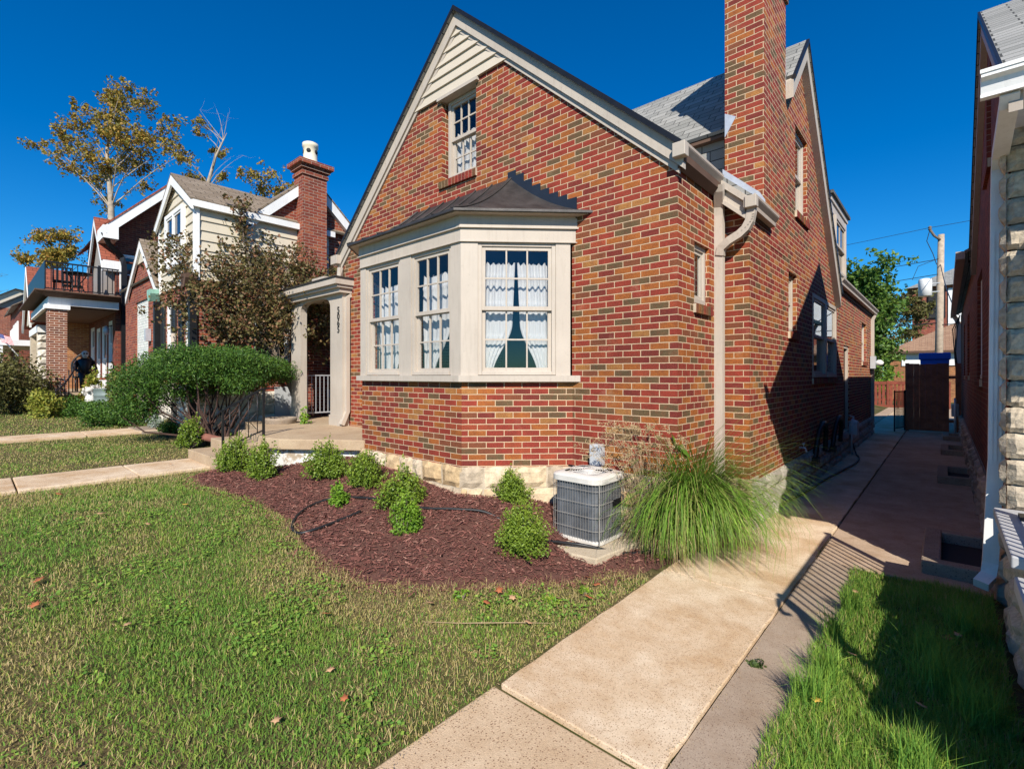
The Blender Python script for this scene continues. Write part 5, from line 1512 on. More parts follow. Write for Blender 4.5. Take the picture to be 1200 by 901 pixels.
for x_ in (-13.98, -11.22):
    mbx = MB(); mbx.box(x_ - 0.06, x_ + 0.06, 2.9, 3.03, 0.5, 3.45); part('downspout', mbx, M['black_metal'], n1)
    mbx = MB(); mbx.prism([(x_ - 0.17, 2.8, 3.72), (x_ + 0.17, 2.8, 3.72), (x_ + 0.17, 2.8, 3.62), (x_ + 0.07, 2.8, 3.45), (x_ - 0.07, 2.8, 3.45), (x_ - 0.17, 2.8, 3.62)], (0, 0.2, 0)); part('conductor_head', mbx, M['copper'] if x_ < -12 else M['shade_wood'], n1)
fb = MB(); fb.fbox(*NF, -17.9, -11.18, -0.2, 0.04, 0.1, 1.5); fb.fbox(*NE, 3.0, 15, -0.2, 0.04, 0.1, 1.35); fo = part('foundation', fb, M['mortar'], n1)
part('stone_blocks', rubble(NF, -13.9, -11.16, 0.35, 1.5, 0.05, 0.05, courses=5, lmin=0.3, lmax=0.55), M['stone_white'], fo)
part('stone_blocks', rubble(NE, 3.0, 9.0, 0.35, 1.35, 0.05, 0.05, courses=4, lmin=0.3, lmax=0.55), M['stone_white'], fo)
mbx = MB(); mbx.fbox(*NE, 4.5, 5.4, 0.1, 0.14, 0.45, 1.45); part('cellar_window', mbx, M['grey_box'], n1)
mbx = MB(); mbx.tube([(-12.3, 2.9, 2.6), (-12.3, 2.9, 0.5)], 0.05, 8); part('drain_pipe', mbx, M['trim_grey'], n1)
mbx = MB(); mbx.box(-14.72, -14.58, 2.86, 2.97, 2.55, 2.85); part('porch_lamp', mbx, M['galv'], n1)
mbx = MB(); mbx.box(-14.50, -14.3, 2.92, 2.97, 1.9, 2.15); part('number_plaque', mbx, M['white'], n1)
# ------------------------------------------------------------------ third house with the balcony porch
t3 = empty('neighbor_house', (-22.5, 6, 0.7), 'red brick house with brick porch pillar, flat porch roof and black railed balcony', 'house')
TF = frame((0, 3.1), (1, 0)); TE = frame((-19.8, 0), (0, 1))
w = MB()
TW = [(-20.9, -20.3, 2.0, 3.5), (-22.1, -21.3, 1.15, 3.4), (-23.2, -22.5, 1.15, 3.4), (-24.5, -23.7, 2.0, 3.5), (-21.0, -20.35, 4.5, 6.0)]
w.poly_holes([(-25.2, 0.3), (-19.8, 0.3), (-19.8, 6.6), (-25.2, 6.6)], TW, *TF, reveal=0.1)
w.poly_holes([(3.1, 0.3), (12, 0.3), (12, 4.5), (8.5, 4.6), (4.8, 8.35), (3.1, 6.6)], [], *TE)
w.face([(-25.2, 12, 0.3), (-25.2, 3.1, 0.3), (-25.2, 3.1, 6.6), (-25.2, 4.8, 8.3), (-25.2, 8.5, 4.6), (-25.2, 12, 4.5)])
part('wall', w, M['brick_dark'], t3)
for a, b, c, d in TW: window(t3, TF, a, b, c, d, 1, 1, vg=-0.03, case=0.08, mat_='white', muntin=False, glass='dark_glass')
r = MB(); slab_roof(r, [(-19.3, 4.8, 8.5), (-25.5, 4.8, 8.5), (-25.5, 2.8, 6.42), (-19.3, 2.8, 6.42)]); slab_roof(r, [(-19.3, 4.8, 8.5), (-25.5, 4.8, 8.5), (-25.5, 8.7, 4.5), (-19.3, 8.7, 4.5)])
slab_roof(r, [(-21.2, 2.75, 7.0), (-21.2, 4.9, 7.0), (-19.75, 4.9, 5.35), (-19.75, 2.75, 5.35)]); slab_roof(r, [(-21.2, 2.75, 7.0), (-21.2, 4.9, 7.0), (-22.65, 4.9, 5.35), (-22.65, 2.75, 5.35)])
tr_ = part('roof', r, M['shingle_red'], t3)
mbx = MB(); mbx.prism([(-19.32, 4.8, 8.44), (-19.32, 2.8, 6.36), (-19.32, 2.8, 6.02), (-19.32, 4.8, 8.1)], (-0.05, 0, 0)); mbx.box(-20.3, -19.28, 2.72, 3.1, 5.95, 6.34); part('rake_board', mbx, M['white'], t3)
mbx = MB(); mbx.prism([(-19.37, 4.8, 8.40), (-19.37, 2.85, 6.36), (-19.37, 2.85, 6.30), (-19.37, 4.8, 8.33)], (-0.42, 0, 0)); part('soffit', mbx, M['shade_wood'], t3)
for xe in (-19.8, -22.6):
    mbx = MB(); mbx.prism([(-21.2, 2.75, 6.95), (xe, 2.75, 5.36), (xe, 2.75, 5.1), (-21.2, 2.75, 6.7)], (0, 0.05, 0)); part('rake_board', mbx, M['white'], t3)
mbx = MB(); mbx.prism([(-21.2, 2.9, 6.85), (-19.95, 2.9, 5.45), (-19.95, 2.9, 4.15), (-22.45, 2.9, 4.15), (-22.45, 2.9, 5.45)], (0, 0.3, 0)); part('gable_wall', mbx, M['grey_siding'], t3)
mbx = MB(); mbx.box(-19.97, -19.70, 2.78, 3.3, 5.02, 5.34); part('gable_return', mbx, M['white'], t3)
window(t3, frame((-19.79, 0), (0, 1)), 3.2, 3.7, 4.3, 5.6, 1, 1, vg=0.0, case=0.06, mat_='white', muntin=False, glass='dark_glass')
mbx = MB(); mbx.rtube([(-19.35, 2.75, 6.1), (-19.5, 2.9, 5.8), (-19.7, 3.25, 5.5), (-19.7, 3.3, 5.2), (-19.7, 3.3, 0.6)], 0.14, 0.14, (0, 1, 0)); part('downspout', mbx, M['black_metal'], t3)
mbx = MB(); mbx.box(-19.6, -19.18, 1.48, 1.90, 0.5, 3.62); pl_ = part('porch_pillar', mbx, M['brick_pillar'], t3)
mbx = MB(); mbx.box(-19.66, -19.12, 1.42, 1.96, 3.62, 3.75); part('pillar_cap', mbx, M['white'], t3)
mbx = MB(); mbx.box(-25.2, -19.25, 1.5, 3.1, 3.75, 3.98); part('porch_beam', mbx, M['white'], t3)
mbx = MB(); mbx.prism([(x, y, 4.10) for x, y in ((-25.4, 1.2), (-18.95, 1.2), (-18.95, 3.1), (-25.4, 3.1))], (0, 0, 0.04)); mbx.prism([(-19.2, 1.45, 3.97), (-18.95, 1.2, 4.1), (-18.95, 3.1, 4.1), (-19.2, 3.1, 3.97)], (0, 0, 0.001)); part('porch_roof', mbx, M['shade_wood'], t3)
mbx = MB(); mbx.box(-25.1, -19.4, 1.6, 3.09, 3.70, 3.745); part('porch_ceiling', mbx, M['shade_wood'], t3)
mbx = MB(); mbx.box(-25.2, -19.2, 1.5, 3.1, 0.4, 1.12); pfl = part('porch_floor', mbx, M['brick_tan'], t3)
mbx = MB(); mbx.box(-25.25, -19.1, 1.42, 3.1, 1.122, 1.2); part('porch_slab', mbx, M['slab'], t3)
mbx = MB(); mbx.box(-25.2, -24.9, 2.05, 3.1, 1.2, 3.7); part('porch_side_wall', mbx, M['brick_tan'], t3)
bal = MB(); bal.box(-25.2, -19.22, 1.42, 1.45, 4.2, 5.0); bl_ = part('balcony_panel', bal, M['black_metal'], t3)
bal = MB(); bal.box(-19.26, -19.22, 1.45, 3.1, 4.96, 5.0); bal.box(-19.255, -19.225, 1.45, 3.1, 4.2, 4.23)
for k in range(14): bal.box(-19.25, -19.23, 1.55 + 0.115 * k, 1.57 + 0.115 * k, 4.23, 4.96)
bal.box(-19.27, -19.21, 2.6, 2.66, 4.14, 5.04); part('balcony_railing', bal, M['black_metal'], t3)
for k in (0, 1):
    chb = empty('patio_chair', (-20.2 - 0.8 * k, 1.9 + 0.3 * k, 4.14), ['dark metal patio chair on the balcony, nearer the corner of the railing', 'dark metal patio chair on the balcony, nearer the house wall'][k], 'chair', 'patio chairs on the balcony')
    x0, y0, z0 = chb.location
    mbx = MB(); mbx.box(x0 - 0.22, x0 + 0.22, y0 - 0.22, y0 + 0.22, z0 + 0.42, z0 + 0.45); part('seat', mbx, M['black_metal'], chb)
    mbx = MB()
    for j in range(5): mbx.box(x0 - 0.22, x0 - 0.19, y0 - 0.22 + j * 0.1, y0 - 0.18 + j * 0.1, z0 + 0.45, z0 + 0.9)
    mbx.box(x0 - 0.23, x0 - 0.18, y0 - 0.23, y0 + 0.23, z0 + 0.88, z0 + 0.92); part('backrest', mbx, M['black_metal'], chb)
    for sx in (-0.2, 0.2):
        for sy in (-0.2, 0.2):
            mbx = MB(); mbx.tube([(x0 + sx, y0 + sy, z0), (x0 + sx * 0.95, y0 + sy * 0.95, z0 + 0.43)], 0.015, 6); part('leg', mbx, M['black_metal'], chb)
tb = empty('patio_table', (-19.75, 2.2, 4.14), 'round dark metal patio table behind the balcony railing', 'table')
mbx = MB(); mbx.lathe((-19.75, 2.2, 4.78), [(0.34, 0), (0.36, 0.02), (0.34, 0.04)], 20); part('table_top', mbx, M['black_metal'], tb)
for k in range(3):
    a = k * 2.1; mbx = MB(); mbx.tube([(-19.75 + 0.28 * math.cos(a), 2.2 + 0.28 * math.sin(a), 4.14), (-19.75 + 0.05 * math.cos(a), 2.2 + 0.05 * math.sin(a), 4.5), (-19.75 + 0.25 * math.cos(a), 2.2 + 0.25 * math.sin(a), 4.78)], 0.015, 6); part('leg', mbx, M['black_metal'], tb)
# ------------------------------------------------------------------ fourth house and the far row
t4 = empty('neighbor_house', (-29.5, 6, 0.9), 'house with red shingled porch gable and white rock-faced stone porch', 'house')
mbx = MB(); mbx.box(-33.5, -26.4, 3.4, 13, 0.3, 5.2); part('wall', mbx, M['brick_dark'], t4)
r = MB(); slab_roof(r, [(-27.6, 1.5, 6.1), (-27.6, 5.4, 6.1), (-25.55, 5.4, 3.72), (-25.55, 1.5, 3.72)]); slab_roof(r, [(-27.6, 1.5, 6.1), (-27.6, 5.4, 6.1), (-29.65, 5.4, 3.72), (-29.65, 1.5, 3.72)])
slab_roof(r, [(-26.2, 3.0, 5.0), (-33.7, 3.0, 5.0), (-33.7, 8, 8.4), (-26.2, 8, 8.4)]); slab_roof(r, [(-26.2, 13.2, 5.0), (-33.7, 13.2, 5.0), (-33.7, 8, 8.4), (-26.2, 8, 8.4)]); part('roof', r, M['shingle_red'], t4)
mbx = MB(); mbx.prism([(-27.6, 1.62, 5.95), (-25.8, 1.62, 3.8), (-29.4, 1.62, 3.8)], (0, 0.1, 0)); part('gable_siding', mbx, M['siding'], t4)
for xe in (-25.6, -29.6):
    mbx = MB(); mbx.prism([(-27.6, 1.48, 6.06), (xe, 1.48, 3.74), (xe, 1.48, 3.5), (-27.6, 1.48, 5.8)], (0, 0.06, 0)); part('rake_board', mbx, M['white'], t4)
mbx = MB(); mbx.box(-29.5, -25.7, 1.7, 3.4, 3.35, 3.62); part('porch_beam', mbx, M['white'], t4)
W4 = frame((-25.8, 0), (0, 1)); mbx = MB(); mbx.box(-26.3, -25.84, 1.72, 2.05, 0.5, 3.35); mbx.box(-26.3, -25.84, 2.35, 3.0, 0.5, 3.3); mbx.box(-29.4, -28.9, 1.72, 2.2, 0.5, 3.35); st = part('stone_pier', mbx, M['mortar'], t4)
sm_ = rubble(W4, 1.70, 2.06, 0.6, 3.3, 0.09, -0.03, courses=9, lmin=0.3, lmax=0.5); part('stone_blocks', sm_, M['stone_white'], st)
sm_ = rubble(W4, 2.34, 3.02, 0.6, 3.3, 0.09, -0.03, courses=9, lmin=0.3, lmax=0.5); part('stone_blocks', sm_, M['stone_white'], st)
mbx = MB(); mbx.box(-29.5, -25.7, 1.7, 3.4, 0.5, 1.15); part('porch_floor', mbx, M['slab'], t4)
labs = ['distant red brick house, nearest in the far row beyond the white stone porch', 'distant narrow brick house, second in the far row', 'distant dark brick house, third in the far row', 'distant house with a grey roof, fourth in the far row', 'farthest small house at the left edge of the photo']
for k in range(5):
    xc = -40.0 - 9.2 * k; hgt = [6.6, 7.2, 7.6, 8.2, 9.0][k]; z0 = 1.1 + 0.2 * k; yf = [2.6, 2.2, 2.4, 1.4, 0.4][k]
    hh = empty('neighbor_house', (xc, 7, z0), labs[k], 'house', 'houses in the far row')
    mbx = MB(); mbx.box(xc - 3.6, xc + 3.3, yf, 13, z0 - 1, z0 + hgt - 2); part('wall', mbx, M[['brick_red', 'brick_dark', 'brick_dark', 'brick_red', 'brick_dark'][k]], hh)
    r = MB(); yr = yf + 2.8; slab_roof(r, [(xc + 3.6, yr, z0 + hgt), (xc - 3.9, yr, z0 + hgt), (xc - 3.9, yf - 0.4, z0 + hgt - 2.2), (xc + 3.6, yf - 0.4, z0 + hgt - 2.2)]); slab_roof(r, [(xc + 3.6, yr, z0 + hgt), (xc - 3.9, yr, z0 + hgt), (xc - 3.9, 13.4, z0 + hgt - 2.2), (xc + 3.6, 13.4, z0 + hgt - 2.2)])
    part('roof', r, M[['shingle_dark', 'shingle_brown', 'shingle_dark', 'shingle', 'shingle_dark'][k]], hh)
    mbx = MB(); mbx.prism([(xc + 3.3, yf, z0 + hgt - 2), (xc + 3.3, yr, z0 + hgt - 0.1), (xc + 3.3, 13, z0 + hgt - 2)], (-6.6, 0, 0)); part('gable_wall', mbx, M['grey_siding'] if k % 2 else M['siding'], hh)
    for j in range(3):
        window(hh, frame((0, yf), (1, 0)), xc - 2.8 + j * 2.0, xc - 1.7 + j * 2.0, z0 + 2.6, z0 + 4.1, 1, 1, vg=0.03, case=0.1, mat_='white', muntin=False, glass='dark_glass')
    window(hh, frame((xc + 3.3, 0), (0, 1)), yf + 1.2, yf + 2.2, z0 + 2.4, z0 + 4.0, 1, 1, vg=0.03, case=0.1, mat_='white', muntin=False, glass='dark_glass')
    mbx = MB(); mbx.box(xc - 3.4, xc + 3.0, yf - 1.9, yf - 0.01, z0 + 2.2, z0 + 2.5); part('porch_roof', mbx, M['white'], hh)
    for xx in (-3.2, 2.6):
        mbx = MB(); mbx.box(xc + xx, xc + xx + 0.35, yf - 1.8, yf - 1.45, z0 - 1, z0 + 2.2); part('porch_pillar', mbx, M['white'] if k % 2 == 0 else M['brick_pillar'], hh)
# flag on a slanted staff
fg = empty('flag', (-36.2, 1.2, 3.2), 'striped red, white and blue flag on a slanted staff in front of the far row', 'flag')
mbx = MB(); mbx.tube([(-36.6, 2.2, 2.0), (-36.2, 0.9, 3.9)], 0.025, 6); part('staff', mbx, M['white'], fg)
RED_F = paint('flag_red', (0.5, 0.03, 0.04), 0.8); BLU_F = paint('flag_blue', (0.03, 0.04, 0.2), 0.8); WHT_F = paint('flag_white', (0.75, 0.75, 0.75), 0.8)


def fpt(a, b):  # a along fly, b down the hoist
    return (-36.22 + 0.25 * a + 0.05 * b, 0.98 + 0.42 * a + 0.10 * b + 0.02 * math.sin(a * 7), 3.85 - 0.42 * b - 0.16 * a)


for nm, mt_, sel in (('red_stripes', RED_F, lambda i: i % 2 == 0), ('white_stripes', WHT_F, lambda i: i % 2 == 1)):
    mbx = MB()
    for i in range(13):
        if sel(i):
            for q in range(8):
                a0, a1 = q / 8, (q + 1) / 8
                if i < 7 and a0 < 0.375: continue
                mbx.prism([fpt(a0, i / 13), fpt(a1, i / 13), fpt(a1, (i + 1) / 13), fpt(a0, (i + 1) / 13)], (0.004, 0, 0))
    part(nm, mbx, mt_, fg)
mbx = MB()
for q in range(3): mbx.prism([fpt(q / 8, 0), fpt((q + 1) / 8, 0), fpt((q + 1) / 8, 7 / 13), fpt(q / 8, 7 / 13)], (0.005, 0, 0))
cn_ = part('blue_canton', mbx, BLU_F, fg)
mbx = MB()
for i in range(5):
    for j in range(4 + (i % 2)):
        c_ = fpt(0.04 + 0.075 * j - 0.01 * (i % 2), 0.06 + 0.1 * i); s = 0.007
        for d in (-1, 1): mbx.box(c_[0] + d * 0.006 - 0.001, c_[0] + d * 0.006 + 0.001, c_[1] - s, c_[1] + s, c_[2] - s, c_[2] + s)
part('stars', mbx, WHT_F, cn_)
# ------------------------------------------------------------------ plants
def unit(v): return v / np.maximum(np.linalg.norm(v, axis=-1, keepdims=True), 1e-9)


def leaf_mesh(name, c, size, m, parent=None, tint=None, aspect=0.5, up_bias=0.35, axis=None, cup=0.15):
    """one bent four-sided leaf per point."""
    n = len(c)
    a = unit(rng.normal(size=(n, 3)) + (0 if axis is None else axis)); nn = unit(rng.normal(size=(n, 3)) + np.array([0, 0, up_bias * 3]))
    b = unit(np.cross(nn, a)); nn = np.cross(a, b)
    s = np.broadcast_to(np.asarray(size, float), (n,)) * rng.uniform(0.65, 1.3, n); L = s[:, None] * 0.5; W = L * aspect
    V = np.stack([c - a * L, c + b * W + nn * cup * L, c + a * L, c - b * W + nn * cup * L], 1).reshape(-1, 3)
    k = np.arange(n) * 4
    F_ = np.concatenate([np.stack([k, k + 1, k + 2], 1), np.stack([k, k + 2, k + 3], 1)])
    t = rng.random(n) if tint is None else np.clip(tint, 0, 1)
    return arrays(name, V, F_, m, np.tile(t, 2), parent)


def sprig_points(base, rx, ry, h, nst, nleaf, spread=0.02, start=0.25, low=0.1):
    """points along many short stems that fan out of one base: an uneven, twiggy shrub."""
    th = rng.uniform(0, 2 * PI, nst); el = rng.beta(1.6, 1.25, nst) * PI / 2
    rr = rng.uniform(0.72, 1.0, nst) * (0.86 + 0.3 * vnoise(th * 2, el * 3, 0.8, int(abs(base[0] * 97)) % 1000))
    tip = np.stack([np.cos(th) * np.cos(el) * rx, np.sin(th) * np.cos(el) * ry, low * h + np.sin(el) * h * (1 - low)], 1) * rr[:, None]
    mid = tip * np.array([0.62, 0.62, 0.42])
    f = rng.uniform(start, 1.0, (nst, nleaf)) ** 0.8
    p = (2 * f * (1 - f))[..., None] * mid[:, None] + (f ** 2)[..., None] * tip[:, None]
    p = p + rng.normal(0, spread, p.shape)
    return (p + np.array(base)).reshape(-1, 3), np.repeat(rng.random(nst), nleaf), mid, tip


def shrub(name, label, cat, base, rx, ry, h, nst=150, nleaf=26, size=0.028, m='box_leaf', group=None, spread=0.014, aspect=0.6, low=0.1):
    e = empty(name, base, label, cat, group)
    k3 = random.choice((2, 3, 3)); P_ = []
    for i in range(k3):
        ang = random.uniform(0, 6.3); off = 0.0 if i == 0 else random.uniform(0.3, 0.55) * rx; f_ = random.uniform(0.62, 0.85) if i else 0.86
        bb = (base[0] + off * math.cos(ang), base[1] + off * math.sin(ang), base[2])
        P_.append(sprig_points(bb, rx * f_, ry * f_, h * (1.06 if i == 0 else random.uniform(0.65, 1.0)), int(nst * (0.62 if i == 0 else 0.36)), nleaf, spread, low=low))
    # a few long shoots that stick out of the outline
    P_.append(sprig_points(base, rx * 0.75, ry * 0.75, h * 1.25, max(4, nst // 24), nleaf // 2, spread * 0.5, start=0.6, low=0.5))
    p, st, mid, tip = (np.concatenate([q[i] for q in P_]) for i in range(4))
    nst = len(mid)
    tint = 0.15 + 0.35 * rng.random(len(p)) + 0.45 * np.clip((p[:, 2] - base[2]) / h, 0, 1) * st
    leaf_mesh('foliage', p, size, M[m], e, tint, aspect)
    mbx = MB(); b = np.array(base)
    for i in range(0, min(nst, 26)):
        mbx.tube([tuple(b), tuple(b + mid[i] * 0.7), tuple(b + tip[i] * 0.9)], [0.006, 0.004, 0.002], 4, caps=False)
    part('stems', mbx, M['bark'], e)
    return e


BG = 'young boxwoods in the mulch bed'


def SB(x, y): return (x, y, gm(x, y))


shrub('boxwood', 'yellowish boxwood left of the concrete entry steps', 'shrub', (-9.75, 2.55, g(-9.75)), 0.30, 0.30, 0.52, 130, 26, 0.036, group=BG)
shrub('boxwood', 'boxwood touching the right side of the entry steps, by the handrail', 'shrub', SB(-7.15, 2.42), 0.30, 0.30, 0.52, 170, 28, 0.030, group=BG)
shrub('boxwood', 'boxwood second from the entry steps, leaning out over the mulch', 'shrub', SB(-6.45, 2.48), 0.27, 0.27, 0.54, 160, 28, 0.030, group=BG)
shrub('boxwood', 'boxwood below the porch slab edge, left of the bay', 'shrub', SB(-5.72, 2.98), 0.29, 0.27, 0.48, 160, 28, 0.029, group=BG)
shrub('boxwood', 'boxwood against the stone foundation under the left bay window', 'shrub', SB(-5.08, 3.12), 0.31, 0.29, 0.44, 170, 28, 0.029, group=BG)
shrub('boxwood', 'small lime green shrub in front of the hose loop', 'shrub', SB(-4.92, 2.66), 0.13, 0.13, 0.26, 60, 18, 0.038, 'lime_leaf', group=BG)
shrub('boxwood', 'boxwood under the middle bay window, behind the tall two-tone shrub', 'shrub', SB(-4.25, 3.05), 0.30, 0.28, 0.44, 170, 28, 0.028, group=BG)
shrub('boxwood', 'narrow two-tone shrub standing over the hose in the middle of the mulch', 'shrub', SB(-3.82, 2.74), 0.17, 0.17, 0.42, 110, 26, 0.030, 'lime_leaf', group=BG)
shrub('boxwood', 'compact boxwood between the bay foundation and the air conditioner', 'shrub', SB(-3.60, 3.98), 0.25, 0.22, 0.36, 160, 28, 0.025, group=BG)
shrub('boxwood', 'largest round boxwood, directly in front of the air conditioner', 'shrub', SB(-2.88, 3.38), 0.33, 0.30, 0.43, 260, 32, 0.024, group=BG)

# ornamental grass clump at the house corner
og = empty('ornamental_grass', (-1.98, 4.6, 0), 'big arching ornamental grass spilling over the walk at the house corner', 'ornamental grass')


def ribbon(b, d, L, w, droop, n=7):
    """arching ribbons: base points b, direction d (horizontal), lengths L."""
    N_ = len(b); t = np.linspace(0, 1, n)
    el0 = rng.uniform(1.24, 1.57, N_)
    pts = [b.copy()]; ang = el0.copy(); seg = L / (n - 1)
    for i in range(1, n):
        dirv = np.stack([d[:, 0] * np.cos(ang), d[:, 1] * np.cos(ang), np.sin(ang)], 1)
        q = pts[-1] + dirv * seg[:, None]
        q[:, 2] = np.maximum(q[:, 2], 0.015 + 0.01 * rng.random(N_))
        pts.append(q); ang = ang - droop * (0.5 + t[i]) / (n - 1) * 1.9
    P = np.stack(pts, 1)
    side = np.stack([-d[:, 1], d[:, 0], np.zeros(N_)], 1)
    prof = np.array([0.7, 1, 1, 0.95, 0.8, 0.55, 0.08])[:n]
    A = P + side[:, None] * (w[:, None] * prof)[..., None] / 2; B = P - side[:, None] * (w[:, None] * prof)[..., None] / 2
    V = np.stack([A, B], 2).reshape(-1, 3)
    k = (np.arange(N_) * 2 * n)[:, None] + (np.arange(n - 1) * 2)[None]
    k = k.ravel()
    return V, np.stack([k, k + 1, k + 3, k + 2], 1)


bs_, ds_, Ls_, cl_ = [], [], [], []
for (x, y, r_, c, a0, a1, L0) in ((-1.98, 4.46, 0.09, 300, -PI * 0.7, 0.9, 0.95), (-1.90, 4.66, 0.10, 1000, -PI * 0.6, 1.0, 1.45), (-1.86, 4.90, 0.07, 1200, -2.1, 0.35, 1.3), (-1.85, 5.08, 0.05, 500, -2.2, 0.0, 1.15)):
    th = rng.uniform(a0, a1, c); bs_.append(np.stack([x + rng.normal(0, r_ * 0.5, c), y + rng.normal(0, r_ * 0.6, c), np.full(c, 0.0)], 1))
    ds_.append(np.stack([np.cos(th), np.sin(th)], 1)); Ls_.append(rng.uniform(0.6, 1.25, c) * L0)
b_ = np.concatenate(bs_); d_ = np.concatenate(ds_); L_ = np.concatenate(Ls_); n = len(b_)
b_[:, 0] = np.where(b_[:, 1] > 4.55, np.maximum(b_[:, 0], -1.935), b_[:, 0]); b_[:, 1] = np.where(b_[:, 0] < -1.95, np.minimum(b_[:, 1], 4.53), b_[:, 1])
V, F_ = ribbon(b_, d_, L_, rng.uniform(0.004, 0.0085, n), rng.uniform(0.55, 2.0, n))
# no blade may reach round the brick return
Vr = V.reshape(n, 14, 3); okb = ~((Vr[:, :, 1] > 5.62).any(1)); idx = np.nonzero(okb)[0]
V = Vr[idx].reshape(-1, 3); n = len(idx); F_ = F_.reshape(-1, 6, 4)[:n].reshape(-1, 4)
# keep blades out of the brick
inside = (V[:, 0] < -1.945) & (V[:, 1] > 4.58); V[inside, 1] = 4.58 - 0.01 * rng.random(inside.sum())
ins2 = (V[:, 1] > 5.72) & (V[:, 0] < -1.55); V[ins2, 1] = 5.71
tint = rng.random(n) * 0.88 + 0.12; tint = np.where(rng.random(n) < 0.10, rng.uniform(0, 0.12, n), tint)
arrays('blades', V, F_, M['reed'], np.repeat(tint, 6), og)
# short dead blades at the foot
n = 420; th = rng.uniform(-PI, 0.8, n)
bq = np.stack([-2.02 + rng.normal(0, 0.1, n), 4.40 + rng.normal(0, 0.07, n), np.zeros(n)], 1)
V, F_ = ribbon(bq, np.stack([np.cos(th), np.sin(th)], 1), rng.uniform(0.25, 0.6, n), rng.uniform(0.004, 0.008, n), rng.uniform(0.6, 1.8, n))
inside = (V[:, 0] < -1.945) & (V[:, 1] > 4.58); V[inside, 1] = 4.57
arrays('dead_blades', V, F_, M['plume'], np.repeat(rng.random(n), 6), og)
mbx = MB(); pc_ = []
for i in range(64):
    bx, by = -2.1 + random.uniform(-0.16, 0.12), 4.42 + random.uniform(-0.1, 0.08)
    leftish = random.random() < 0.65
    dx = random.uniform(-0.6, -0.05) if leftish else random.uniform(-0.15, 0.35); dy = random.uniform(-0.3, 0.08); H_ = random.uniform(0.75, 1.2)
    p0 = np.array([bx, by, 0.1]); p1 = p0 + np.array([dx * 0.35, dy * 0.4, H_ * 0.65]); p2 = p0 + np.array([dx * 0.75, dy, H_ * 0.95]); p3 = p2 + np.array([dx * 0.28, dy * 0.2, -0.06 * random.random()])
    for p in (p1, p2, p3): p[1] = min(p[1], 4.55)
    mbx.tube([p0, p1, p2, p3], [0.0025, 0.002, 0.0016, 0.001], 4, caps=False)
    for q in range(34):
        f = random.random(); c = p2 + (p3 - p2) * f + rng.normal(0, 0.012, 3); c[1] = min(c[1], 4.57); pc_.append(c)
part('seed_stalks', mbx, M['twig'], og)
leaf_mesh('plumes', np.array(pc_), 0.03, M['plume'], og, aspect=0.25)


# ---------------------------------------------------------------- trees
CR_, CF_ = np.array([0.7455, 0.6665]), np.array([-0.6665, 0.7455])


def clump_tree(name, label, base, trunk, clumps, per, size, leaf, bark, spread=0.62, group=None, twigs=3, tr=0.25, aspect=0.6, cat='tree', flat=0.75, bare=()):
    """trunk: list of (across, z) metres; clumps: (across, z, depth, radius) relative to the base; limbs run from the trunk to every clump."""
    e = empty(name, base, label, cat, group)
    B = np.array(base)

    def W(a, z, d): return np.array([B[0] + CR_[0] * a + CF_[0] * d, B[1] + CR_[1] * a + CF_[1] * d, B[2] + z])
    mbx = MB(); tp = [W(a, z, 0.0) for a, z in trunk]
    nT = len(tp); mbx.tube(tp, [tr * (1 - 0.94 * (i / (nT - 1)) ** 0.9) for i in range(nT)], 9)
    pts = []
    for (a, z, d, r_) in list(clumps) + list(bare):
        c = W(a, z, d)
        # leave the trunk at a point below the clump
        zz = max(trunk[0][1] + 0.35 * (trunk[-1][1]), z - abs(a) * 0.8 - 0.5 - abs(d) * 0.3)
        zz = min(zz, trunk[-1][1] * 0.97); k = 0
        while k < nT - 2 and trunk[k + 1][1] < zz: k += 1
        f = (zz - trunk[k][1]) / max(trunk[k + 1][1] - trunk[k][1], 1e-6); f = min(max(f, 0), 1)
        s = tp[k] + (tp[k + 1] - tp[k]) * f; m_ = s + (c - s) * 0.5 + np.array([0, 0, 0.12 * np.linalg.norm(c - s)]) + rng.normal(0, 0.06, 3) * np.linalg.norm(c - s)
        r0 = tr * 0.2 * (1 - 0.6 * zz / max(trunk[-1][1], 1e-6))
        path = [(1 - t) ** 2 * s + 2 * t * (1 - t) * m_ + t * t * c for t in np.linspace(0, 1, 6)]
        mbx.tube(path, [r0 * (1 - 0.85 * i / 5) for i in range(6)], 6, caps=False)
        for q in range(twigs):
            v = unit(rng.normal(size=3) + np.array([0, 0, 0.3])) * r_ * rng.uniform(0.7, 1.3); o_ = path[random.choice((3, 4, 5))]
            mbx.tube([o_, o_ + v * 0.5 + rng.normal(0, 0.08 * r_, 3), o_ + v], [r0 * 0.22, r0 * 0.13, r0 * 0.04], 4, caps=False)
        if (a, z, d, r_) in bare: continue
        kl = int(per * 0.16); fl_ = rng.integers(2, 5, kl); pp_ = np.array(path); w_ = rng.random((kl, 1)); pts.append(pp_[fl_] * (1 - w_) + pp_[fl_ + 1] * w_ + rng.normal(0, 0.25 * r_, (kl, 3)))
        k_ = int(per * (r_ / 0.6) ** 2); sub = c + rng.normal(0, 1, (max(4, k_ // 18), 3)) * r_ * spread * np.array([1, 1, flat])
        pts.append(sub[rng.integers(0, len(sub), k_)] + rng.normal(0, 0.17 * r_, (k_, 3)))
    part('trunk', mbx, M[bark], e)
    if pts:
        p = np.concatenate(pts)
        leaf_mesh('crown', p, size, M[leaf], e, None, aspect, 0.2)
    return e


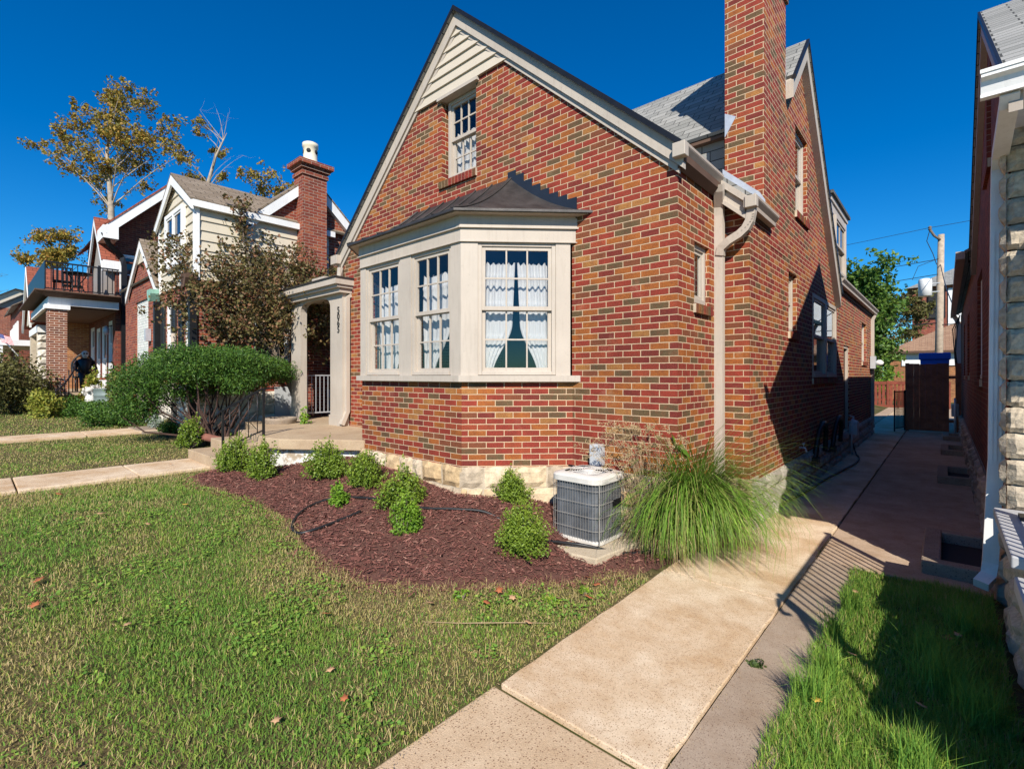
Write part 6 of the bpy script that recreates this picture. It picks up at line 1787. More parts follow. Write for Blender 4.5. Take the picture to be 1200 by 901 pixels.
u = 0.0528  # 30 m away
syc = [(95, 105), (108, 106), (140, 108), (152, 113), (122, 120), (120, 150), (130, 140), (140, 155), (160, 150), (102, 163), (76, 176), (60, 186), (48, 178), (86, 192), (110, 182), (150, 180), (166, 165), (186, 166),
       (196, 150), (80, 205), (86, 226), (132, 205), (190, 186), (202, 178), (150, 212), (115, 198), (70, 200), (135, 170), (148, 165), (176, 185), (96, 178), (125, 160), (112, 150), (140, 190)]
clump_tree('sycamore_tree', 'tall sycamore with pale trunk and thinning golden leaves rising behind the red roofs', (-37.6, 5.6, 1.3), [(0, 0), (0.2, 7), (0.1, 11), (-0.15, 14), (0.4, 16.5)],
           [((x - 126) * u * 0.92, (440 - y) * u + 0.4, random.uniform(-2.2, 2.2), random.uniform(0.42, 0.75)) for x, y in syc], 330, 0.17, 'autumn_leaf', 'bark_light', tr=0.3, spread=0.56)
u2 = 0.0528
br2 = [(212, 185), (205, 200), (225, 140), (240, 195), (232, 165), (215, 150), (222, 205)]
bare2 = [(245, 125), (270, 150), (275, 178), (260, 130), (250, 165), (265, 185), (228, 128), (238, 150)]
clump_tree('sycamore_tree', 'half bare pale sycamore leaning right above the brown dormer roof', (-34.6, 9.6, 1.3), [(0, 0), (-0.4, 8), (0.2, 11.5), (0.9, 14), (1.6, 15.5)],
           [((x - 228) * u2, (440 - y) * u2 + 0.4, random.uniform(-1.5, 1.5), random.uniform(0.35, 0.6)) for x, y in br2], 240, 0.17, 'autumn_leaf', 'bark_light', tr=0.26, spread=0.5,
           bare=[((x - 228) * u2, (440 - y) * u2 + 0.4, random.uniform(-1.5, 1.5), 0.8) for x, y in bare2])
u3 = 0.0616
clump_tree('sycamore_tree', 'small golden treetop peeping over the brown roof left of the chimney', (-36.4, 14.4, 1.3), [(0, 0), (0.2, 7), (0.5, 12.5)],
           [((x - 305) * u3, (440 - y) * u3 + 0.4, random.uniform(-1.5, 1.5), random.uniform(0.5, 0.8)) for x, y in ((290, 213), (300, 222), (318, 228), (330, 232), (345, 232), (310, 212), (338, 226))], 220, 0.2, 'autumn_leaf', 'bark_light', tr=0.22,
           bare=[((x - 305) * u3, (440 - y) * u3 + 0.4, 0, 0.9) for x, y in ((318, 205), (330, 222))])
u4 = 0.0704
clump_tree('street_tree', 'rounded yellow green tree behind the balcony house', (-54.4, 5.0, 1.6), [(0, 0), (0.2, 5), (0.4, 9.5)],
           [((x - 75) * u4, (440 - y) * u4 - 0.2, random.uniform(-2, 2), random.uniform(0.6, 1.0)) for x, y in ((50, 303), (60, 295), (75, 280), (90, 275), (100, 285), (85, 300), (70, 306), (97, 270), (62, 285), (80, 290), (92, 300))], 280, 0.22, 'autumn_leaf', 'bark', tr=0.3, spread=0.42)
clump_tree('bare_tree', 'bare grey twigs at the left edge of the sky', (-35.8, 1.3, 1.2), [(-2.2, 0), (-2.0, 4), (-1.6, 6.5)], [], 10, 0.1, 'autumn_leaf', 'bark', tr=0.16,
           bare=[(-0.9, 5.6, 0, 0.7), (-0.5, 5.0, 0.5, 0.6), (-0.2, 5.7, 0.2, 0.6), (-1.2, 6.4, 0, 0.7), (-0.4, 6.2, -0.4, 0.5), (-0.9, 4.4, 0, 0.5)], twigs=6)
# trees at the far end of the gangway
clump_tree('backyard_tree', 'leafy green tree behind the rear downspout of the brick house', (-2.9, 28.5, 0.0), [(0, 0), (0.1, 3), (0.0, 6)],
           [(random.uniform(-1.3, 0.9) * (1.15 - 0.5 * zq / 7), zq, random.uniform(-1.6, 1.6), random.uniform(0.45, 0.75)) for zq in np.linspace(2.0, 6.7, 60)], 260, 0.19, 'green_leaf', 'bark', tr=0.2)
clump_tree('backyard_tree', 'thin brownish tree between the green tree and the brick flats', (-4.2, 52, 0.0), [(0, 0), (0.1, 4), (0.2, 8)],
           [(random.uniform(-0.5, 3.2), random.uniform(2.5, 8.2), random.uniform(-1.6, 1.6), random.uniform(0.5, 0.9)) for _ in range(30)], 150, 0.24, 'hedge_leaf', 'bark', tr=0.2)
clump_tree('backyard_shrub', 'bright lime shrub above the red picket fence', (-2.75, 35, 0.0), [(0, 0), (0.05, 1.0), (0.0, 1.8)],
           [(random.uniform(-0.8, 0.8), random.uniform(0.8, 2.4), random.uniform(-0.6, 0.6), random.uniform(0.3, 0.45)) for _ in range(18)], 110, 0.16, 'lime_leaf', 'bark', tr=0.05, cat='shrub')

# bronze japanese maple in the gap beside the portico
jm = [(-1.3, 4.35, 0, .25), (-0.55, 4.75, 0, .28), (-0.75, 4.4, 0.1, .3), (-0.9, 3.95, 0.2, .38), (-1.5, 3.9, -0.2, .28), (-1.85, 3.75, -0.3, .3), (-1.3, 3.6, -0.1, .42), (-1.75, 3.3, -0.3, .4), (-0.4, 3.75, 0.3, .45), (0.1, 3.7, 0.2, .42), (0.45, 3.65, .3, .38),
      (-0.9, 3.3, -0.3, .5), (-0.3, 3.3, -0.4, .5), (0.3, 3.25, -0.1, .5), (0.8, 3.3, 0.2, .45), (1.25, 3.35, 0.3, .4), (1.6, 3.25, 0.2, .35), (-1.3, 2.9, -0.3, .45), (-1.9, 2.75, -0.2, .35), (-0.7, 2.75, -0.5, .5), (-0.1, 2.7, -0.4, .5), (0.5, 2.75, -0.3, .5),
      (1.0, 2.8, 0, .45), (1.5, 2.75, 0.1, .4), (-1.5, 2.35, -0.2, .35), (-0.9, 2.25, -0.3, .42), (-0.2, 2.15, -0.3, .42), (0.4, 2.2, -0.2, .4), (0.9, 2.3, 0.2, .4), (0.7, 3.0, 0.7, .5), (0.0, 2.9, 0.7, .5), (1.3, 2.3, 0.6, .4), (0.9, 1.9, 0.9, .4), (-1.2, 2.05, -0.1, .28)]
clump_tree('japanese_maple', 'bronze leaved japanese maple filling the gap left of the arched portico', (-10.55, 4.15, 0.5), [(0.75, 0), (0.55, 0.8), (0.25, 1.5), (-0.1, 2.3), (-0.35, 3.3), (-0.55, 4.3)], jm, 950, 0.066, 'maple_leaf', 'bark', tr=0.085, twigs=3, aspect=0.75)

# spreading yew on bare trunks in front of the gap
yw = empty('yew_bush', (-10.4, 2.95, 0.47), 'wide dark green yew raised on bare reddish trunks left of the entry steps', 'shrub')
pts = []; mbx = MB()
for i in range(120):
    a = random.uniform(-1.3, 1.22); d = random.uniform(-0.7, 0.7); top = 1.70 - 0.14 * a * a - 0.10 * abs(d)
    bot = random.choice((0.95, 1.15, 1.3)) if a > -0.3 else (0.5 if a < -0.8 else 0.8)
    z = random.uniform(bot, top)
    if a > 1.0: z = random.uniform(1.2, 1.55)
    c = np.array([-10.4 + CR_[0] * a + CF_[0] * d, 2.95 + CR_[1] * a + CF_[1] * d, 0.47 + z])
    k = 560
    q = c + unit(rng.normal(size=(k, 3))) * (rng.random((k, 1)) ** 0.5) * np.array([0.34, 0.34, 0.24]); pts.append(q)
    s = np.array([-10.15 + random.uniform(-0.35, 0.55), 2.95 + random.uniform(-0.25, 0.35), 0.5])
    m_ = s * 0.45 + c * 0.55 + np.array([random.uniform(-.15, .15), random.uniform(-.15, .15), -0.12])
    if i % 4 == 0: mbx.tube([s, s * 0.7 + m_ * 0.3 + rng.normal(0, 0.05, 3), m_, c], [0.024, 0.02, 0.014, 0.006], 6, caps=False)
leaf_mesh('foliage', np.concatenate(pts), 0.055, M['yew_leaf'], yw, None, 0.33, 0.2)
part('trunk', mbx, M['bark_red'], yw)


def blob_bush(name, label, base, r3, n, size, m, cat='shrub', group=None, clumps=10):
    e = empty(name, base, label, cat, group)
    c = unit(rng.normal(size=(clumps, 3))) * rng.uniform(0.3, 0.75, (clumps, 1)) * np.array(r3); c[:, 2] = np.abs(c[:, 2]) * 1.0 + r3[2] * 0.25
    p = c[rng.integers(0, clumps, n)] + unit(rng.normal(size=(n, 3))) * rng.random((n, 1)) ** 0.5 * np.array(r3) * 0.5
    p[:, 2] = np.maximum(p[:, 2], 0.0)
    leaf_mesh('foliage', p + np.array(base), size, M[m], e, None, 0.6)
    mbx = MB()
    for i in range(6): mbx.tube([base, tuple(np.array(base) + c[i % clumps] * 0.9)], [0.02, 0.006], 5, caps=False)
    part('stems', mbx, M['bark'], e)
    return e


HG = 'clipped low shrubs in front of the balcony house'
for k, (x, y, r_) in enumerate(((-17.6, 1.75, 0.5), (-16.6, 2.0, 0.5), (-15.6, 2.15, 0.52), (-14.9, 2.2, 0.48), (-14.1, 2.05, 0.52))):
    blob_bush('boxwood', ['leftmost clipped dark green shrub, below the brick porch pillar', 'clipped dark green shrub second from the brick porch pillar', 'clipped dark green shrub under the galvanised tub', 'clipped dark green shrub right of the galvanised tub', 'clipped dark green shrub next to the wide yew'][k],
              (x, y, g(x)), (r_, r_, 0.36), 3200, 0.05, 'yew_leaf', group=HG)
blob_bush('hedge', 'broad olive brown hedge at the left edge beside the brick pillar', (-18.6, 0.75, g(-18.6)), (1.5, 0.9, 1.3), 9000, 0.08, 'hedge_leaf', 'hedge', clumps=26)
blob_bush('hedge', 'olive hedge at the far left edge, farther along the lawn', (-21.5, 0.3, g(-21.5)), (1.6, 0.9, 1.35), 6000, 0.09, 'hedge_leaf', 'hedge', clumps=22)
blob_bush('lime_shrub', 'yellow green loose shrub below the olive hedge', (-16.9, 1.2, g(-16.9)), (0.55, 0.5, 0.62), 1500, 0.08, 'yellow_leaf')
blob_bush('climbing_plant', 'yellow green climber on the steps rail of the balcony house', (-18.0, 2.35, 0.85), (0.35, 0.3, 0.85), 1500, 0.08, 'yellow_leaf')
blob_bush('climbing_plant', 'yellow leaved plant behind the white flowers', (-17.5, 2.75, 1.2), (0.4, 0.25, 0.5), 900, 0.08, 'yellow_leaf')
blob_bush('spiky_plant', 'brownish upright plant between the tub and the wide yew', (-14.6, 2.3, 0.7), (0.35, 0.2, 1.1), 1100, 0.09, 'hedge_leaf')
blob_bush('silver_plant', 'low silvery perennial at the corner of the neighbour lawn', (-13.0, 2.75, g(-13.0)), (0.4, 0.25, 0.28), 900, 0.05, 'silver_leaf')
blob_bush('perennial', 'low pinkish green perennial beside the silvery plant', (-12.45, 2.85, g(-12.4)), (0.35, 0.25, 0.26), 800, 0.05, 'hedge_leaf')
blob_bush('perennial', 'small blue green perennial by the neighbour walk', (-12.0, 2.75, g(-12.0)), (0.22, 0.2, 0.22), 500, 0.07, 'green_leaf')
blob_bush('porch_plant', 'light green sprig growing behind the porch slab by the handrail', (-9.0, 4.2, 0.62), (0.14, 0.1, 0.42), 260, 0.06, 'lime_leaf')
# small weeds along the bed
WL = ['weed in front of the air conditioner pad', 'weed beside the hose where it meets the walk', 'weed by the pale rock near the walk', 'bright weed tuft in the lawn edge near the walk', 'clover patch below the mulch edge', 'weed near the walk edge below the pad', 'flat dark weed in the joint beside the grass strip', 'weed cluster near the yellow leaf below the mulch']
for (x, y), lb in zip(((-2.60, 3.72), (-1.98, 4.30), (-2.05, 4.5), (-2.2, 2.9), (-2.7, 2.45), (-2.1, 3.2), (-0.84, 3.1), (-2.45, 2.75)), WL):
    dk_ = 'flat dark' in lb
    blob_bush('weed', lb, (x, y, gm(x, y)), (0.06, 0.06, 0.02) if dk_ else (0.07, 0.07, 0.05), 80, 0.03, 'weed_dark' if dk_ else 'lime_leaf', 'weed', 'weeds by the bed and walk', clumps=6)
# fallen leaves: each its own curled lobed leaf
LV = [(-4.76, 0.32), (-6.08, 0.84), (-7.17, 0.65), (-2.56, 1.34), (-2.3, 1.28), (-2.39, 0.98), (-2.01, 3.12), (-2.54, 2.69), (-2.4, 2.69), (-2.16, 2.94), (-2.48, 2.5), (-2.1, 2.52), (-2.08, 3.34), (-3.77, 0.65), (-3.33, 2.62), (-4.84, 2.33), (-4.47, 2.74), (-7.03, 1.7), (-2.75, 2.2), (-2.21, 3.42),
      (-4.38, 0.28), (-0.51, 4.49), (-0.41, 3.47), (-0.09, 3.16), (0.06, 4.17), (-0.49, 2.86), (-0.53, 3.48), (0.01, 4.08), (-2.28, 3.86), (-5.5, 1.1), (-3.1, 1.6), (-5.9, 1.5), (-8.2, 1.9)]
lobes = [(0, -0.5), (0.12, -0.2), (0.42, -0.22), (0.3, 0.0), (0.5, 0.22), (0.22, 0.2), (0.0, 0.55), (-0.22, 0.2), (-0.5, 0.22), (-0.3, 0.0), (-0.42, -0.22), (-0.12, -0.2)]
DL = [paint('dead_leaf_tan', (0.46, 0.27, 0.14), 0.8, 0.2, 30), paint('dead_leaf_rust', (0.36, 0.11, 0.04), 0.8, 0.2, 30), paint('dead_leaf_yellow', (0.60, 0.36, 0.06), 0.8, 0.2, 30)]
LC = ['tan', 'rusty', 'yellow']
for i, (x, y) in enumerate(LV):
    z = gm(x, y) + (0.03 if inpoly(MP, np.array([x]), np.array([y]))[0] else 0.04)
    if x > -1.8: z = 0.06
    ci = 2 if i in (25, 31) else random.choice((0, 0, 1)); s = random.uniform(0.045, 0.078); th = random.uniform(0, 6.3); tx, ty = random.uniform(-.35, .35), random.uniform(-.35, .35)
    vs = [(x, y, z)]
    for a, b in lobes:
        px_, py_ = s * (a * math.cos(th) - b * math.sin(th)), s * (a * math.sin(th) + b * math.cos(th)); vs.append((x + px_, y + py_, z + px_ * tx + py_ * ty + 0.25 * (px_ ** 2 + py_ ** 2) / s))
    mbx = MB(); mbx.mesh(vs, [(0, k + 1, (k + 1) % 12 + 1) for k in range(12)], True)
    lo = mbx.build('fallen_leaf', DL[ci])
    where = 'in the grass strip beside the stone porch' if x > -1 else ('on the dark mulch' if inpoly(MP, np.array([x]), np.array([y]))[0] else ('on the thin grass between mulch and walk' if y > 2.2 else 'on the open front lawn'))
    tag(lo, '%s curled leaf lying %s' % (LC[ci], where), 'leaf', 'fallen leaves %s' % where)
    so_ = lo.modifiers.new('thick', 'SOLIDIFY'); so_.thickness = 0.0015
tw = MB(); tw.tube([(-2.62, 2.02, 0.05), (-2.45, 2.20, 0.03), (-2.3, 2.30, 0.045), (-2.14, 2.50, 0.025), (-1.98, 2.62, 0.03)], [0.0015, 0.003, 0.0035, 0.003, 0.001], 5); tag(tw.build('twig', M['twig']), 'long pale dry twig lying on the lawn edge near the walk', 'twig')
# ------------------------------------------------------------------ small things round the house
ac = empty('air_conditioner', (-2.68, 4.15, 0.09), 'grey air conditioner with wire guard and off-white top beside the house wall', 'air conditioner')
X0, X1, Y0_, Y1_, Z0_, Z1_ = -2.965, -2.405, 3.89, 4.44, 0.10, 0.73


def rr_pts(x0, x1, y0, y1, r_, n=5):
    o = []
    for cx_, cy_, a0 in ((x1 - r_, y0 + r_, -PI / 2), (x1 - r_, y1 - r_, 0), (x0 + r_, y1 - r_, PI / 2), (x0 + r_, y0 + r_, PI)):
        for i in range(n + 1):
            a = a0 + PI / 2 * i / n; o.append((cx_ + r_ * math.cos(a), cy_ + r_ * math.sin(a)))
    return o


def ring_prism(mbx, poly, z0, z1): mbx.prism([(x, y, z0) for x, y in poly], (0, 0, z1 - z0))


mbx = MB(); ring_prism(mbx, rr_pts(X0 + 0.02, X1 - 0.02, Y0_ + 0.02, Y1_ - 0.02, 0.09), Z0_ + 0.03, Z1_ - 0.05); part('coil_body', mbx, M['coil'], ac)
mbx = MB(); ring_prism(mbx, rr_pts(X0 - 0.003, X1 + 0.003, Y0_ - 0.003, Y1_ + 0.003, 0.1), Z0_, Z0_ + 0.035); part('base_pan', mbx, M['ac_white'], ac, bevel=0.006)
top = MB(); ring_prism(top, rr_pts(X0 - 0.008, X1 + 0.008, Y0_ - 0.008, Y1_ + 0.008, 0.11), Z1_ - 0.06, Z1_ - 0.012)
cxa, cya = (X0 + X1) / 2, (Y0_ + Y1_) / 2
op = rr_pts(X0 - 0.008, X1 + 0.008, Y0_ - 0.008, Y1_ + 0.008, 0.11)
rings = []
for f, dz in ((1.0, -0.012), (0.97, 0.0), (0.80, 0.012), (0.72, 0.02), (0.68, 0.016)):
    rings.append([(cxa + (x - cxa) * f, cya + (y - cya) * f, Z1_ + dz) for x, y in op])
m_ = len(op); vs = [p for r_ in rings for p in r_]; fs = []
for i in range(len(rings) - 1):
    for k in range(m_): fs.append((i * m_ + k, i * m_ + (k + 1) % m_, (i + 1) * m_ + (k + 1) % m_, (i + 1) * m_ + k))
top.mesh(vs, fs, True); tpo = part('top_cover', top, M['ac_white'], ac)
mbx = MB(); mbx.lathe((cxa, cya, Z1_ - 0.012), [(0.19, 0), (0.19, 0.004)], 24); part('fan_opening', mbx, M['dark_room'], tpo)
mbx = MB()
for r_ in (0.19, 0.165, 0.14, 0.115, 0.09, 0.065): mbx.tube([(cxa + r_ * math.cos(a), cya + r_ * math.sin(a), Z1_ + 0.012 + 0.01 * (0.19 - r_) / 0.19) for a in np.linspace(0, 2 * PI, 25)], 0.0035, 4, caps=False)
for k in range(6): mbx.tube([(cxa + 0.05 * math.cos(k * PI / 3), cya + 0.05 * math.sin(k * PI / 3), Z1_ + 0.02), (cxa + 0.2 * math.cos(k * PI / 3), cya + 0.2 * math.sin(k * PI / 3), Z1_ + 0.012)], 0.004, 4)
mbx.lathe((cxa, cya, Z1_ + 0.012), [(0.07, 0), (0.065, 0.012), (0.02, 0.016)], 16); part('fan_grille', mbx, M['ac_white'], tpo)
mbx = MB(); per = rr_pts(X0 - 0.004, X1 + 0.004, Y0_ - 0.004, Y1_ + 0.004, 0.1, 8)
pp = per + [per[0]]; acc = 0.0; last = 0.0
for i in range(len(pp) - 1):
    a = np.array(pp[i]); b = np.array(pp[i + 1]); L = np.linalg.norm(b - a); s = 0.0
    while last + 0.030 <= acc + L:
        last += 0.030; q = a + (b - a) * ((last - acc) / L); mbx.tube([(q[0], q[1], Z0_ + 0.03), (q[0], q[1], Z1_ - 0.055)], 0.0015, 4, caps=False)
    acc += L
for zz in (0.235, 0.36, 0.485, 0.61): mbx.tube([(x, y, zz) for x, y in pp], 0.0026, 4, caps=False)
mbx.tube([(X1 + 0.001, Y0_ + 0.02, Z0_), (X1 + 0.001, Y0_ + 0.02, Z1_ - 0.05)], 0.006, 5); part('wire_guard', mbx, M['wire_grill'], ac)
mbx = MB(); mbx.box(X1 + 0.004, X1 + 0.010, 4.155, 4.30, 0.425, 0.495); part('nameplate', mbx, M['black_metal'], ac)
mbx = MB(); mbx.prism([(x, y, 0.095) for x, y in ((-3.02, 3.78), (-2.52, 3.62), (-2.28, 3.66), (-2.20, 4.35), (-2.25, 4.55), (-3.02, 4.55))], (0, 0, -0.13))
tag(mbx.build('concrete_pad', M['pad'], bevel=0.012), 'pale concrete pad under the air conditioner', 'pad')
eb = empty('disconnect_box', (-2.82, 4.58, 0.9), 'small pale grey electrical box on the brick behind the air conditioner', 'electrical box')
mbx = MB(); mbx.box(-2.895, -2.755, 4.50, 4.598, 0.72, 0.955); part('box', mbx, M['grey_box'], eb, bevel=0.008)
mbx = MB(); mbx.box(-2.885, -2.765, 4.492, 4.499, 0.73, 0.925); part('cover', mbx, M['grey_box'], eb)
mbx = MB(); mbx.tube([(-2.84, 4.56, 0.72), (-2.84, 4.56, 0.5), (-2.80, 4.50, 0.42), (-2.75, 4.42, 0.42)], 0.014, 6); part('conduit', mbx, M['grey_box'], eb)
sp = empty('hose_tap', (-3.12, 4.5, 0.62), 'small dark outdoor tap on the stone ledge left of the air conditioner', 'tap')
mbx = MB(); mbx.tube([(-3.12, 4.57, 0.64), (-3.12, 4.46, 0.64), (-3.12, 4.44, 0.60)], 0.013, 8); part('spout', mbx, M['galv'], sp)
mbx = MB(); mbx.tube([(-3.16, 4.49, 0.69), (-3.08, 4.49, 0.69)], 0.012, 8); mbx.tube([(-3.12, 4.49, 0.64), (-3.12, 4.49, 0.69)], 0.006, 6); part('handle', mbx, M['black_metal'], sp)


def smooth_path(pts, n=8):
    pts = [np.array(p, float) for p in pts]; out = []
    for i in range(len(pts) - 1):
        p0 = pts[max(i - 1, 0)]; p1 = pts[i]; p2 = pts[i + 1]; p3 = pts[min(i + 2, len(pts) - 1)]
        for k in range(n):
            t = k / n; out.append(0.5 * ((2 * p1) + (-p0 + p2) * t + (2 * p0 - 5 * p1 + 4 * p2 - p3) * t * t + (-p0 + 3 * p1 - 3 * p2 + p3) * t ** 3))
    out.append(pts[-1]); return out


hp = [(-4.52, 2.70), (-4.50, 2.48), (-4.47, 2.18), (-4.55, 2.06), (-4.76, 2.10), (-4.97, 2.28), (-5.10, 2.52), (-5.02, 2.74), (-4.64, 2.93), (-4.38, 3.0), (-4.0, 3.12), (-3.7, 3.3), (-3.42, 3.48), (-3.05, 3.62), (-2.75, 3.70), (-2.50, 3.80), (-2.24, 4.05), (-2.05, 4.35), (-1.86, 4.75), (-1.80, 5.3), (-1.70, 6.1), (-1.60, 6.9), (-1.50, 8.0), (-1.44, 9.2), (-1.36, 10.2), (-1.28, 11.2), (-1.30, 12.0), (-1.42, 12.6)]
hz = [(x, y, (mulz(np.array([x]), np.array([y]))[0] if y < 3.55 else (0.11 if y < 3.95 else (gm(x, y) + 0.03 if y < 4.6 else 0.02))) + 0.016) for x, y in hp]
hz.append((-1.50, 12.7, 0.25)); hz.append((-1.55, 12.7, 0.5))
mbx = MB(); mbx.tube([tuple(p) for p in smooth_path(hz, 7)], 0.0145, 8); hose = mbx.build('garden_hose', M['rubber']); tag(hose, 'long black garden hose looping over the mulch and running along the walk', 'hose')
# rocks
for i, (x, y, s) in enumerate(((-2.0, 4.42, 0.07), (-1.97, 4.62, 0.06), (-1.90, 5.62, 0.16))):
    vs = []; n_ = 0; mbx = MB(); ss = [(math.cos(a) * math.cos(b), math.sin(a) * math.cos(b), math.sin(b)) for b in np.linspace(-1.2, 1.4, 5) for a in np.linspace(0, 2 * PI, 8, endpoint=False)]
    vs = [(x + p[0] * s * random.uniform(.8, 1.15), y + p[1] * s * random.uniform(.8, 1.15), 0.02 + (p[2] + 0.6) * s * 0.55) for p in ss]
    fs = [(r_ * 8 + k, r_ * 8 + (k + 1) % 8, (r_ + 1) * 8 + (k + 1) % 8, (r_ + 1) * 8 + k) for r_ in range(4) for k in range(8)] + [tuple(range(32, 40))]
    mbx.mesh(vs, fs); tag(mbx.build('rock', M['stone_white']), ['pale rock by the hose at the foot of the ornamental grass', 'small pale rock half under the ornamental grass', 'large white rock at the house corner behind the ornamental grass'][i], 'rock')
# handrail on the entry steps
hr = empty('handrail', (-7.70, 2.7, 0.6), 'black iron handrail with twisted balusters on the right side of the entry steps', 'handrail')
mbx = MB(); mbx.box(-7.714, -7.686, 2.396, 2.424, 0.50, 1.185); part('post', mbx, M['black_metal'], hr)
mbx = MB(); mbx.box(-7.716, -7.684, 2.948, 2.98, 0.79, 1.51); part('post', mbx, M['black_metal'], hr)
mbx = MB(); mbx.rtube([(-7.70, 2.33, 1.14), (-7.70, 2.37, 1.19), (-7.70, 2.42, 1.205), (-7.70, 2.95, 1.50), (-7.70, 3.16, 1.505)], 0.04, 0.022); mbx.rtube([(-7.70, 2.42, 0.66), (-7.70, 2.95, 0.87)], 0.025, 0.015); part('rail', mbx, M['black_metal'], hr)
mbx = MB()
for k in range(4):
    y = 2.50 + 0.125 * k; zb = 0.68 + 0.21 / 0.53 * (y - 2.42); zt = 1.2 + 0.295 / 0.53 * (y - 2.42); mbx.tube([(-7.70, y, zb - 0.02), (-7.70, y, zt)], 0.0075, 6)
mbx.tube([(-7.70, 2.64, 0.86), (-7.70, 2.72, 0.98), (-7.70, 2.64, 1.10)], 0.006, 5); mbx.tube([(-7.70, 2.86, 0.90), (-7.70, 2.76, 1.02), (-7.70, 2.86, 1.14)], 0.006, 5); part('balusters', mbx, M['black_metal'], hr)
# railing across the side arch of the portico
ar = empty('porch_rail_gate', (-9.85, 5.3, 0.8), 'pale metal railing across the side arch of the portico', 'railing')
mbx = MB(); mbx.box(-10.0, -9.975, 4.63, 5.33, 1.69, 1.715); mbx.box(-10.0, -9.975, 4.63, 5.33, 0.90, 0.925); mbx.box(-10.0, -9.975, 4.63, 4.655, 0.79, 1.69); part('rail', mbx, M['galv'], ar)
mbx = MB()
for k in range(7): mbx.box(-9.994, -9.981, 4.72 + 0.09 * k, 4.733 + 0.09 * k, 0.925, 1.69)
part('bars', mbx, M['galv'], ar)
ml = empty('mailbox', (-8.44, 4.72, 2.35), 'small white wall mailbox inside the portico arch', 'mailbox')
mbx = MB(); mbx.box(-8.52, -8.40, 4.69, 4.80, 2.28, 2.46); part('box', mbx, M['white'], ml, bevel=0.006)
mbx = MB(); mbx.box(-8.53, -8.395, 4.68, 4.81, 2.462, 2.485); part('lid', mbx, M['galv'], ml)
# cast stone planter and log near the yew
pn = empty('stone_planter', (-9.55, 3.75, 0.55), 'weathered cast stone planter with a carved wreath behind the handrail', 'planter')
mbx = MB(); mbx.lathe((-9.45, 3.95, 0.50), [(0.2, 0), (0.24, 0.05), (0.27, 0.28), (0.31, 0.36), (0.31, 0.40), (0.25, 0.40), (0.22, 0.34)], 8); part('bowl', mbx, M['curb_rough'], pn)
mbx = MB(); mbx.tube([(-9.36 + 0.09 * math.cos(a) * 0.75, 3.67 + 0.0 + 0.09 * math.cos(a) * -0.2, 0.68 + 0.09 * math.sin(a)) for a in np.linspace(0, 2 * PI, 17)], 0.014, 6, caps=False); part('wreath', mbx, M['curb_rough'], pn)
mbx = MB(); mbx.tube(smooth_path([(-9.75, 2.75, 0.62), (-9.45, 2.95, 0.56), (-9.1, 3.15, 0.54)], 4), [0.07, 0.07, 0.068, 0.065, 0.064, 0.063, 0.06, 0.06, 0.06], 10); tag(mbx.build('log', M['terracotta']), 'reddish fallen log lying beside the yellowish boxwood and steps', 'log')
mbx = MB(); mbx.prism([(-13.3, 2.3, 0.57), (-12.2, 2.35, 0.55), (-12.2, 2.75, 0.55), (-13.3, 2.95, 0.57)], (0, 0, -0.1)); tag(mbx.build('garden_path', M['curb_rough']), kind='structure')
# gas meter and black vent hoods on the side wall
gmm = empty('gas_meter', (-1.5, 12.75, 0.5), 'grey gas meter with pipes low on the side wall by the recessed door', 'gas meter')
mbx = MB(); mbx.box(-1.56, -1.40, 12.65, 12.88, 0.42, 0.66); mbx.lathe((-1.48, 12.76, 0.66), [(0.1, 0), (0.09, 0.05), (0.03, 0.08)], 14); part('meter_body', mbx, M['grey_box'], gmm, bevel=0.015)
mbx = MB(); mbx.tube([(-1.5, 12.6, 0), (-1.5, 12.6, 0.72), (-1.5, 12.68, 0.75), (-1.5, 12.7, 0.66)], 0.02, 8); mbx.tube([(-1.5, 12.84, 0.66), (-1.5, 12.86, 0.8), (-1.6, 12.95, 0.82)], 0.02, 8); part('pipes', mbx, M['grey_box'], gmm)
for i, y in enumerate((9.3, 10.9)):
    vh = empty('vent_hose', (-1.58, y, 0.6), ['black corrugated hose arched low on the side wall, nearer the ornamental grass', 'black corrugated hose arched low on the side wall, beside the gas meter'][i], 'hose', 'arched black hoses on the side wall')
    pth = smooth_path([(-1.53, y - 0.45, 0.40), (-1.50, y - 0.30, 0.78), (-1.49, y, 0.92), (-1.50, y + 0.32, 0.80), (-1.53, y + 0.42, 0.42)], 8)
    mbx = MB(); mbx.tube([tuple(p) for p in pth], [0.036 + 0.005 * (k % 2) for k in range(len(pth))], 10); part('hose', mbx, M['rubber'], vh)
    mbx = MB(); mbx.box(-1.62, -1.47, y - 0.53, y - 0.37, 0.32, 0.42); part('flange', mbx, M['black_metal'], vh)
tpx = empty('side_tap', (-1.55, 8.15, 0.62), 'small metal tap on the shaded side wall near the grass', 'tap')
mbx = MB(); mbx.tube([(-1.61, 8.15, 0.64), (-1.53, 8.15, 0.64), (-1.51, 8.15, 0.58)], 0.014, 8); part('spout', mbx, M['galv'], tpx)
mbx = MB(); mbx.tube([(-1.55, 8.11, 0.70), (-1.55, 8.19, 0.70)], 0.014, 8); mbx.tube([(-1.55, 8.15, 0.64), (-1.55, 8.15, 0.70)], 0.006, 6); part('handle', mbx, M['galv'], tpx)
em = empty('electric_meter', (-1.5, 17.2, 2.0), 'pale round electric meter and lamp on the rear corner downspout', 'electric meter')
mbx = MB(); mbx.box(-1.6, -1.48, 17.1, 17.35, 1.9, 2.25); part('box', mbx, M['grey_box'], em)
mbx = MB(); mbx.lathe((-1.40, 17.22, 1.98), [(0.02, 0), (0.09, 0.03), (0.1, 0.1), (0.04, 0.16)], 12); part('lamp', mbx, M['white'], em)
